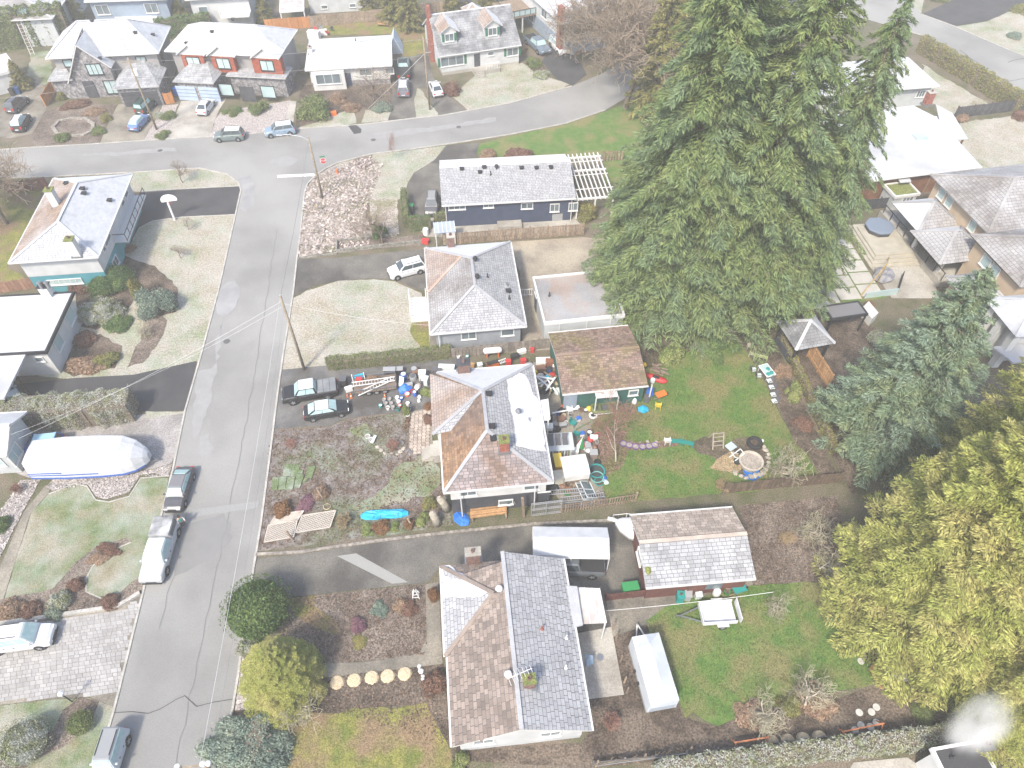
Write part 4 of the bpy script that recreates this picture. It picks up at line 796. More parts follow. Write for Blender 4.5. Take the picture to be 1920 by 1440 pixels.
hL4.walls(B['pale']); hL4.hip(1.6,'x',mats=[RM['white']],course=.5,width=.9); hL4.window('F',-2.5,1.0,1.0,.5); hL4.window('F',2.5,1.0,1.0,.5)
hL5 = House('garage', 'white-walled garage at the left edge beside parked dark cars', [(-60,165),(32,122),(12,108),(-70,118)], 2.9, .15, cat='garage')
hL5.walls(B['stucco']); hL5.flat(RM['frostflat'])
hL6 = House('house', 'pale blue house half hidden behind the bare street tree', [(1110,52),(1180,30),(1160,-30),(1090,-20)], 3.6, .4); hL6.walls(B['blue']); hL6.hip(1.6,'y',mats=[RM['blue'],RM['grey'],RM['white'],RM['grey']],course=.5,width=.9); hL6.window('F',0,2.2,2,1.2,n=2)
sh = House('shed', 'tiny brown hip-roofed garden shed behind the cape-style house', [(862,31),(903,27),(905,12),(872,14)], 2.4, .2, cat='shed'); sh.walls(B['wood']); sh.hip(1.3,'x',mats=[RM['half'],RM['white'],RM['white'],RM['half']],course=.4,width=.6,gut=False)
# ---- east side
hM = House('house', 'white low-roofed house with red brick chimney right of the tall firs', [(1600,345),(1800,317),(1752,196),(1560,215)], 3.3, .6)
hM.walls(B['brown'], base=B['brown'], bh=1.0); hM.gable(.9,'x',[RM['frostflat'],RM['white']],off=3.0,shg=False); c_ = hM.chimney(1738,193,1.6,1.0,.8,B['brick'])
x_,y_,z_ = hM.pxl(1724,258); MB().box(x_-.8,x_+.8,y_-.6,y_+.6,z_-.1,z_+.25).build('skylight', B['glass_b'], hM.roof)
P = [hM.L(*p,3.35) for p in [(1770,262),(1815,260),(1786,212),(1755,196)]]; MB().slab([tuple(p) for p in P],.15).build('roof', RM['frostflat'], hM.root)
for p in P[1:3]: MB().bar((p.x-.4,p.y+.3,0),(p.x-.4,p.y+.3,3.2),.2).build('porch_post', B['brown'], hM.root)
P = [hM.L(*p,2.9) for p in [(1688,342),(1709,340),(1690,302),(1667,303)]]; MB().slab([tuple(p) for p in P],.12).build('side_roof', RM['frostflat'], hM.root)
for t_ in (1.2,3.2): hM.panel('F',t_,1.6,.15,3.1,'timber_post',B['wood'])
hM2 = House('shed', 'small moss-topped shed between the white-roofed house and the tan house', [(1675,371),(1718,364),(1710,340),(1660,345)], 2.3, .15, cat='shed'); hM2.walls(B['pale']); hM2.flat(B['moss'], B['trim'], .12); hM2.window('F',.4,1.6,1.4,.6,n=3)
hN = House('house', 'white-roofed bungalow mostly hidden behind the tall firs', [(1480,190),(1750,157),(1712,112),(1462,122)], 3.2, .6)
hN.walls(B['pale']); hN.hip(1.7,'x',mats=[RM['blue'],RM['white'],RM['white'],RM['grey']],course=.5,width=.9); hN.window('F',9,1.9,1.2,.9,n=3)
# tan house, several hip roofs
hO = House('house', 'large tan stucco house with many grey tiled hip roofs', [(1845,435),(2040,420),(1950,300),(1751,331)], 6.4, .7)
def hipbox(h, px, z, rise, m, wm, axis='y', r=None, course=.35, ov=.6, wz=0, mats=None):
    P = [h.L(*p, z) for p in px]; x0, x1 = (P[0].x+P[3].x)/2, (P[1].x+P[2].x)/2; y0, y1 = (P[0].y+P[1].y)/2, (P[2].y+P[3].y)/2; zr = z+rise; cx, cy_ = (x0+x1)/2, (y0+y1)/2
    A, Bq, C, Dq = (x0,y0,z),(x1,y0,z),(x1,y1,z),(x0,y1,z); hw, hd = (x1-x0)/2, (y1-y0)/2
    if axis == 'y': r = max(.02,hd-hw) if r is None else r; E, F = (cx,cy_-r,zr),(cx,cy_+r,zr); sl = [[A,Bq,E],[Bq,C,F,E],[C,Dq,F],[Dq,A,E,F]]
    else: r = max(.02,hw-hd) if r is None else r; E, F = (cx-r,cy_,zr),(cx+r,cy_,zr); sl = [[A,Bq,F,E],[Bq,C,F],[C,Dq,E,F],[Dq,A,E]]
    caps = [(A,E),(Bq,E if axis == 'y' else F),(C,F),(Dq,F if axis == 'y' else E),(E,F)]
    h._roof(sl, mats or [m], course=course, width=.5, caps=caps, fascia=B['black'])
    if wm: MB().box(x0+ov,x1-ov,y0+ov,y1-ov,wz,z-.05).build('wall', wm, h.root)
    return x0, x1, y0, y1
hO.walls(B['tan']); hO.hip(2.6,'x',mats=[RM['taupe'],RM['taupe'],RM['tile'],RM['taupe']],course=.35,width=.5,gut=False)
for t_ in (-3.4,-1.8,2.8): hO.window('L',t_,5.2,1.0,1.1,gm=B['glass_b'])
bx = hipbox(hO,[(1903,538),(2080,520),(2010,420),(1824,437)],6.4,2.4,RM['taupe'],B['tan'],'x')
for k in range(2): hO.window('L',-.75+1.5*k,5.1,1.2,1.2,gm=B['glass_b'],o=Vector((bx[0]+.6,(bx[2]+bx[3])/2+.5,0)))
hipbox(hO,[(1710,440),(1800,425),(1765,370),(1684,378)],3.6,1.8,RM['tile'],None,'x',mats=[RM['taupe'],RM['tile'],RM['white'],RM['blue']])
hipbox(hO,[(1760,497),(1850,485),(1815,420),(1708,434)],3.6,1.9,RM['tile'],None,'x',mats=[RM['tile'],RM['tile'],RM['white'],RM['tile']])
hipbox(hO,[(1815,580),(1885,570),(1845,508),(1780,518)],3.6,1.7,RM['tile'],B['tan'],'x')
for u_, v_ in ((1712,470),(1752,520),(1706,475)):
    p = hO.L(u_,v_,0); MB().bar((p.x,p.y,0),(p.x,p.y,3.6),.35).build('porch_post', B['trim'], hO.root)
p = hO.L(1735,490,0); MB().box(p.x-1.2,p.x+7,p.y-4.5,p.y+9,0,.9).build('terrace', B['concrete'], hO.root)
mb = MB()
for k in range(9): y = p.y-4.3+1.6*k; mb.bar((p.x-1.1,y,.9),(p.x-1.1,y,2.0),.07)
mb.bar((p.x-1.1,p.y-4.4,2.0),(p.x-1.1,p.y+8.6,2.0),.08); mb.build('railing', B['black'], hO.root)
hP = House('house', 'blue-grey roofed house with white columns at the right edge', [(1905,634),(2060,615),(2000,545),(1845,558)], 5.0, .8)
hP.walls(B['stucco'], w=hP.w*.8, d=hP.d*.8); hP.hip(2.0,'x',mats=[RM['blue'],RM['blue'],RM['white'],RM['blue']],course=.35,width=.5,gut=False)
for x, y in ((-hP.w,-hP.d),(-hP.w,0),(-hP.w,hP.d*.8)): MB().box(x-.35,x+.35,y-.35,y+.35,0,4.9).build('column', B['trim'], hP.root)
P = [hP.L(*p,2.6) for p in [(1900,680),(2000,668),(1990,640),(1862,650)]]; MB().slab([tuple(p) for p in P],.2).build('lower_roof', RM['blue'], hP.root)
hQ = House('gazebo', 'dark tiled gazebo with open sides beside the pool', [(1478,661),(1553,645),(1540,590),(1470,600)], 2.7, .4, cat='gazebo')
hQ.hip(1.7,'y',r=.02,mats=[RM['dark'],RM['blue'],RM['dark'],RM['dark']],course=.3,width=.45,gut=False)
for x in (-hQ.w,hQ.w):
    for y in (-hQ.d,hQ.d): MB().box(x-.1,x+.1,y-.1,y+.1,0,2.68).build('post', B['black'], hQ.root)
MB().box(-hQ.w,hQ.w,hQ.d-.06,hQ.d+.06,0,2.3).build('back_wall', B['dark'], hQ.root); MB().box(-hQ.w-.06,-hQ.w+.06,-hQ.d+.1,hQ.d-.1,0,1.0).build('side_wall', B['dark'], hQ.root)
hQ2 = House('cabana', 'flat dark-roofed cabana frame next to the pool gazebo', [(1560,600),(1625,588),(1612,565),(1543,573)], 2.6, .1, cat='cabana'); hQ2.flat(mat('cabana_roof', (.16,.16,.17)), B['black'], .05)
for x in (-hQ2.w,hQ2.w):
    for y in (-hQ2.d,hQ2.d): MB().box(x-.07,x+.07,y-.07,y+.07,0,2.45).build('post', B['black'], hQ2.root)
hV = House('house', 'black flat-roofed house with smoking chimney in the bottom right corner', [(1770,1470),(1870,1450),(1838,1388),(1752,1402)], 3.2, .2); hV.walls(B['stucco']); hV.flat(mat('torch_on', (.05,.05,.053), spk=.2), B['trim'], .12); hV.vent(1783,1420,'pipe')
hW = House('shed', 'small white lean-to shed under the yellow-green cypress', [(1680,1276),(1702,1270),(1680,1225),(1660,1230)], 2.0, .1, cat='shed'); hW.walls(B['stucco']); hW.flat(mat('plank_roof', (.30,.28,.25), (.24,.22,.2), s=1), B['trim'], .05); MB().box(-hW.w-.6,-hW.w-.02,-hW.d,hW.d,0,.9).build('wood_front', B['cedar'], hW.root)
MB().box(hW.w+.02,hW.w+4,-hW.d+.05,-hW.d+.2,0,.9).build('low_wall', B['stucco'], hW.root)
# ---------------------------------------------------------------- vegetation
NR = np.random.default_rng(11)
def fol(name, c, c2, isl=.45, c3=None, frost=0, trans=.32): return mat(name, c, c2, s=.8, isl=isl, c3=c3, s3=.35, trans=trans, rough=.7, spec=.2, frost=frost, fs=1.5)
FM = dict(fir=fol('fir_needles', (.145,.205,.075), (.22,.265,.105), c3=(.17,.235,.125)), spruce=fol('spruce_needles', (.17,.245,.155), (.25,.30,.165), c3=(.225,.30,.225)),
 cypress=fol('cypress_sprays', (.29,.32,.085), (.38,.39,.12), c3=(.42,.39,.15)), olive=fol('olive_needles', (0.194,0.204,0.068), (0.271,0.242,0.088)), hedge=fol('hedge_leaves', (0.139,0.186,0.065), (0.205,0.242,0.094)),
 pale=fol('frosted_leaves', (0.242,0.270,0.139), (0.372,0.382,0.242), frost=.25), green=fol('shrub_leaves', (0.101,0.172,0.060), (0.161,0.231,0.081)), lime=fol('lime_leaves', (0.217,0.275,0.094), (0.334,0.362,0.145)), yellow=fol('golden_leaves', (.28,.25,.09), (.22,.23,.09)),
 red=fol('russet_leaves', (.20,.11,.08), (.26,.16,.12)), brown=fol('dead_leaves', (0.295,0.202,0.139), (0.403,0.287,0.202)), orange=fol('orange_heads', (.30,.17,.08), (.24,.13,.07)), purple=fol('purple_heather', (0.217,0.109,0.155), (0.310,0.171,0.202)), blue=fol('blue_juniper', (0.181,0.242,0.202), (0.263,0.312,0.242)))
BARK = mat('bark', (.13,.10,.075), (.20,.165,.13), s=3, spk=.35, spks=9, bump=.8, bs=14); PALEBARK = mat('pale_bark', (.34,.29,.24), (.44,.39,.33), s=3, spk=.3, spks=9)
TWIG = mat('twigs', (.19,.145,.105), (.25,.20,.15), s=.8); REDTWIG = mat('red_twigs', (.22,.115,.09), (.28,.16,.125), s=.8); TANTWIG = mat('tan_twigs', (.30,.225,.13), (.36,.27,.16), s=.8); LICHEN = mat('lichen_twigs', (.27,.25,.17), (.34,.31,.22), s=.8)
def unit(a): return a/np.maximum(np.linalg.norm(a, axis=-1, keepdims=True), 1e-9)
def cards(C, T, N, ln, wd):                 # diamond leaves: centres, long axes, normals
    T = unit(T); S = unit(np.cross(T, N)); n = len(C); ln = np.broadcast_to(ln, (n,))[:, None]/2; wd = np.broadcast_to(wd, (n,))[:, None]/2
    V = np.stack([C-T*ln, C+S*wd-T*ln*.1, C+T*ln, C-S*wd-T*ln*.1], 1).reshape(-1, 3)
    return V, np.arange(4*n).reshape(n, 4)
def conifer_mesh(name, m, seed, h, r, nb, per, leaf=.5, asp=.3, rise=.12, droop=.35, power=.85, base=.06, lat=.34, gaps=.0, upsweep=0, tipr=.03):
    g = np.random.default_rng(seed); Cs, Ts, Ns, Ls = [], [], [], []; limbs = MB()
    for i in range(nb):
        t = base+(1-base)*((i+g.uniform(0, 1))/nb)**1.05
        if g.uniform() < gaps: continue
        Lb = r*max(tipr, (1-t)**power*min(1, .55+2.5*(t-base)+.35))*g.uniform(.62, 1.18)
        a = i*2.39996+g.normal(0, .35); z0 = h*t; k = max(8, int(per*(Lb/r)**1.1))
        s = g.uniform(.12, 1, k)**.75; l = g.uniform(-1, 1, k)*lat*(1.05-s*.75)*(Lb**.85)
        rad = np.array([math.cos(a), math.sin(a), 0]); tan = np.array([-math.sin(a), math.cos(a), 0]); ri, dr = rise*g.uniform(.4, 1.6), droop*g.uniform(.6, 1.3)
        zz = z0+ri*s*Lb-dr*s**2*Lb+upsweep*s**3*Lb-np.abs(l)*.22+g.normal(0, .10, k)*leaf*2
        C = rad*(s*Lb)[:, None]+tan*l[:, None]; C[:, 2] = zz
        T = rad*(.9)+tan*(np.sign(l)*.75+g.normal(0, .35, k))[:, None]; T[:, 2] += (ri-1.6*dr*s+2.2*upsweep*s**2)+g.normal(0, .28, k)
        N = np.array([0, 0, 1.])+rad*.35+g.normal(0, .45, (k, 3))
        Cs.append(C); Ts.append(T); Ns.append(N); Ls.append(leaf*g.uniform(.6, 1.35, k))
        if i % 2 == 0: limbs.tube([(0,0,z0), tuple(rad*Lb*.5+np.array([0,0,z0+ri*.5*Lb-dr*.25*Lb])), tuple(rad*Lb*.85+np.array([0,0,z0+ri*.85*Lb-dr*.72*Lb]))], [.05+.01*Lb,.04,.015], 3, False)
    C, T, N, Ln = np.concatenate(Cs), np.concatenate(Ts), np.concatenate(Ns), np.concatenate(Ls)
    V, F = cards(C, T, N, Ln, Ln*asp)
    tr = MB().tube([(0,0,-.2),(.05,0,h*.3),(0,.08,h*.65),(0,0,h*.98)], [h*.016,h*.012,h*.007,.03], 9)
    return np_mesh('crown', V, F, m), tr.mesh('trunk', BARK, True), limbs.mesh('limbs', BARK)
def tree(name, label, loc, meshes, rz=0, sc_=(1,1,1), group=None, cat='tree'):
    o = thing(name, label, cat, loc, rz, group); o.scale = sc_
    for me in meshes: link(me.name.split('.')[0], me, o)
    return o
fA = conifer_mesh('fir', FM['fir'], 1, 34, 8.2, 600, 430, .46, .2, .12, .36, .55, .05, tipr=.1)
fB = conifer_mesh('fir', FM['fir'], 2, 34, 6.8, 400, 360, .46, .2, .1, .5, .6, .12, gaps=.15, tipr=.1)
tree('fir_tree', 'leftmost of the tall firs behind the flat-roofed garage', at(1250,580), fA, .3, (1.1,1.1,1.2), 'tall firs')
tree('fir_tree', 'broad low-branched fir overhanging the flat-roofed garage', at(1192,548), fA, 2.2, (.8,.8,.66), 'tall firs')
tree('fir_tree', 'tall dense fir in the middle of the fir clump', at(1362,585), fA, 4.1, (1.05,1.05,1.15), 'tall firs')
tree('fir_tree', 'open-crowned fir with bare trunk beside the pool', at(1468,588), fB, 1.0, (.85,.85,1.0), 'tall firs')
tree('fir_tree', 'fir standing furthest back in the fir clump', at(1300,470), fA, 2.9, (1.1,1.1,1.15), 'tall firs')
tree('fir_tree', 'slim fir at the right end of the fir clump', at(1515,480), fB, 5.2, (.55,.55,.85), 'tall firs')
oA = conifer_mesh('olive', FM['olive'], 5, 20, 4.2, 300, 110, .55, .32, .3, .35, .7, .05)
tree('cedar_tree', 'olive-tinged cedar behind the bare street tree', at(1228,215), oA, 0, (1.1,1.1,1.2), 'cedars by the street')
tree('cedar_tree', 'olive cedar half hidden behind the leftmost tall fir', at(1275,170), oA, 2, (1,1,1.1), 'cedars by the street')
sA = conifer_mesh('spruce', FM['spruce'], 3, 21, 6.8, 420, 430, .36, .22, .16, .30, .68, .03, upsweep=.12)
tree('spruce_tree', 'blue-green spruce beyond the back corner of the cluttered lot', at(1645,826), sA, .5)
cA = conifer_mesh('cypress', FM['cypress'], 4, 24, 7.6, 820, 700, .29, .28, .30, .36, .5, .02, lat=.42, upsweep=.12, tipr=.1)
tree('cypress_tree', 'huge yellow-green cypress at the right edge', at(1718,1160), cA, 1.2, (1.05,1.05,1.1), 'yellow cypresses')
tree('cypress_tree', 'yellow-green cypress in the bottom right corner', at(1872,1330), cA, 3.2, (.72,.72,.75), 'yellow cypresses')
tree('cypress_tree', 'yellow cypress behind the huge one at the right edge', at(1850,985), cA, 4.4, (1.05,1.05,1.15), 'yellow cypresses')
tree('conifer_shrub', 'yellow-tipped bushy conifer by the street in the southern front yard', at(538,1285), cA, 2.0, (.40,.40,.27), cat='shrub')
# ---- bare trees
def bare_mesh(name, seed, h, spread, tm, bm, lev=4, kids=(5,4,4,3), trunk=.35, r0=None, up=.5, wob=.18, thin=.012):
    rr = random.Random(seed); A, Bm = MB(), MB(); r0 = r0 or h*.018
    def grow(p, d, L, r, k):
        pts = [p]; q = p; n = 3
        for i in range(n):
            d = (d+Vector((rr.gauss(0,wob), rr.gauss(0,wob), rr.gauss(0,wob)+.04*up))).normalized(); q = q+d*L/n; pts.append(q)
        rs = [max(thin, r*(1-.55*i/n)) for i in range(n+1)]; (A if k < 2 else Bm).tube(pts, rs, 5 if k < 2 else 3, False)
        if k >= lev: return
        for j in range(kids[min(k, len(kids)-1)]):
            f = rr.uniform(.35, 1); i = min(n-1, int(f*n)); b = pts[i].lerp(pts[i+1], f*n-i); a = rr.uniform(0, 2*math.pi)
            s = d.cross(Vector((0,0,1)) if abs(d.z) < .9 else Vector((1,0,0))).normalized(); s = s*math.cos(a)+d.cross(s)*math.sin(a)
            nd = (d*rr.uniform(.5,.9)+s*rr.uniform(.6,1.0)*spread+Vector((0,0,up*.25))).normalized(); grow(b, nd, L*rr.uniform(.55,.8), rs[i]*.62, k+1)
    grow(Vector((0,0,-.1)), Vector((rr.gauss(0,.08), rr.gauss(0,.08), 1)), h*trunk, r0, 0)
    return A.mesh('trunk', tm, True), Bm.mesh('branches', bm)
bBig = bare_mesh('b', 1, 13, 1.05, BARK, TWIG, 5, (9,6,5,4,3), .42, .3, .5, .16, .024); bMed = bare_mesh('b', 2, 6, 1.1, BARK, TWIG, 4, (7,5,4,3), .4, .13, .5, .2, .011)
bRed = bare_mesh('b', 3, 6, .9, PALEBARK, REDTWIG, 4, (8,5,4,3), .5, .09, .9, .12, .010); bTan = bare_mesh('b', 4, 4.5, 1.3, PALEBARK, LICHEN, 4, (7,5,4,3), .36, .12, .2, .28, .012)
bBush = bare_mesh('b', 6, 2.5, 1.3, BARK, REDTWIG, 3, (16,7,5), .25, .05, .8, .2, .009); bBushT = bare_mesh('b', 7, 2.5, 1.3, BARK, TANTWIG, 3, (16,7,5), .25, .05, .8, .2, .009)
for nm, lb, p, me, s, rz in [
 ('bare_tree','large bare brown street tree beside the curving road',(1172,203),bBig,(1.5,1.5,1.35),0), ('bare_tree','second bare brown tree behind the large street tree',(1150,120),bBig,(1.4,1.4,1.2),3), ('bare_tree','bare reddish tree with thick trunk at the left edge',(12,420),bBig,(1.1,1.1,.85),2),
 ('bare_tree','bare spreading tree in front of the snow-white bungalow',(700,190),bMed,(1.6,1.6,1.2),1), ('bare_tree','small bare tree on the verge by the black driveway',(343,343),bMed,(.6,.6,.7),3),
 ('bare_sapling','bare sapling on the lawn near the basketball hoop',(354,431),bMed,(.35,.35,.4),2), ('bare_sapling','low bare sapling in the middle of the frosted corner lawn',(340,484),bMed,(.45,.45,.4),4),
 ('bare_tree','ivy-trunked bare tree above the rock-edged bank',(717,455),bMed,(1.25,1.25,1.1),5), ('bare_sapling','slender bare sapling near the street corner lawn',(744,303),bRed,(.28,.28,.75),1),
 ('birch_tree','pale multi-stemmed birch with pink twigs on the back lawn',(1155,866),bRed,(1.05,1.05,1.25),0), ('apple_tree','gnarled pale apple tree in the far corner of the lot',(1484,905),bTan,(1.45,1.45,1.5),1),
 ('bare_shrub','leafless tan shrub against the fence near the stone ring',(1352,915),bBushT,(1.1,1.1,1.2),2), ('bare_tree','short crooked bare tree with reddish top by the white trailer',(1450,1138),bTan,(.75,.75,.95),3),
 ('apple_tree','twisted apple tree left of two in the southern garden',(1412,1338),bTan,(1.15,1.15,1.0),4), ('apple_tree','twisted apple tree right of two in the southern garden',(1508,1325),bTan,(1.25,1.25,1.15),6),
 ('bare_shrub','pale bare brambles near the maroon garage top right',(1540,1015),bTan,(1.3,1.3,.8),1), ('bare_shrub','pale bare brambles beside the yellow cypress',(1535,1070),bTan,(1.1,1.1,.8),5),
 ('bare_shrub','tangle of tan brambles in the dark bed behind the garage',(1470,1010),bBushT,(1.2,1.2,.9),3), ('bare_tree','bare lichen tree beside the yellow-tipped conifer by the street',(585,1330),bTan,(1.3,1.3,1.0),2),
 ('bare_shrub','round bare reddish shrub below the concrete patio',(1148,1352),bBush,(1.2,1.2,1.1),0), ('bare_shrub','round leafless shrub at the paved path in the front yard',(733,838),bBush,(1.1,1.1,.8),2),
 ('bare_shrub','low mound of dry twigs near the black sedan',(547,838),bBush,(1.0,1.0,.55),4), ('bare_shrub','orange-tan leafless shrub above the lattice frame',(650,985),bBushT,(1.1,1.1,1.5),1),
 ('bare_shrub','bare grey shrub between the conifer mounds by the corner lawn',(272,625),bTan,(.6,.6,.6),4), ('bare_shrub','tawny leafless bush beside the boat driveway walk',(35,925),bBush,(.9,.9,.9),4),
 ('bare_shrub','thorny bare shrub by the hedge near the white-roofed house',(1826,205),bTan,(.9,.9,.7),3), ('bare_shrub','low bare branches under the tan house corner tower',(1790,430),bTan,(.4,.4,.5),2)]:
    tree(nm, lb, at(*p), me, rz, s, cat='shrub' if 'shrub' in nm else 'tree')
# ---- leafy shrubs and hedges
def blob_mesh(m, seed, n, size, lump=.22, flat=.0, asp=.5):
    g = np.random.default_rng(seed); K = 16 if lump > .1 else 1; c = unit(g.normal(0, 1, (K, 3))); c[:, 2] = np.abs(c[:, 2]); c *= g.uniform(.35, .72, (K, 1)); rk = g.uniform(.26, .5, K)
    if K == 1: c[:] = (0, 0, 0); rk[:] = 1
    w_ = rk**2; k = g.choice(K, n, p=w_/w_.sum()); d = unit(g.normal(0, 1, (n, 3))); d[:, 2] = np.where(d[:, 2] < -.3, -d[:, 2], d[:, 2])
    C = c[k]+d*(rk[k]*(1-np.abs(g.normal(0, .14, n))+.25*(g.uniform(0, 1, n) > .93)))[:, None]; C[:, 2] = np.maximum(C[:, 2]*(.5 if K == 1 else .85)+(.5 if K == 1 else .06), .02)
    N = d+g.normal(0, .6, (n, 3)); T = np.cross(N, g.normal(0, 1, (n, 3)))+np.array([0,0,.4])
    V, F = cards(C, T, N, size*g.uniform(.5, 1.5, n), size*asp); V[:, 2] = np.maximum(V[:, 2], .01); return np_mesh('foliage', V, F, m)
STEM = MB(); _r = random.Random(4)
for k in range(7): a = k*.9; STEM.tube([(0,0,0),(.3*math.cos(a),.3*math.sin(a),.4),(.55*math.cos(a),.55*math.sin(a),.75)], [.05,.035,.015], 4, False)
STEM = STEM.mesh('stems', BARK); _bl = {}
def shrub(label, u, v, r, h, kind='green', ry=None, name='shrub', fine=1, group=None, rz=None, lump=.25):
    key = (kind, fine, lump)
    if key not in _bl: _bl[key] = blob_mesh(FM[kind], len(_bl)+20, {0:1500,1:5000,2:17000}[fine], {0:.22,1:.14,2:.085}[fine], lump)
    o = thing(name, label, 'shrub', at(u, v), rng.uniform(0, 6) if rz is None else rz, group); o.scale = (r, ry or r, h)
    link('foliage', _bl[key], o); link('stems', STEM, o); return o
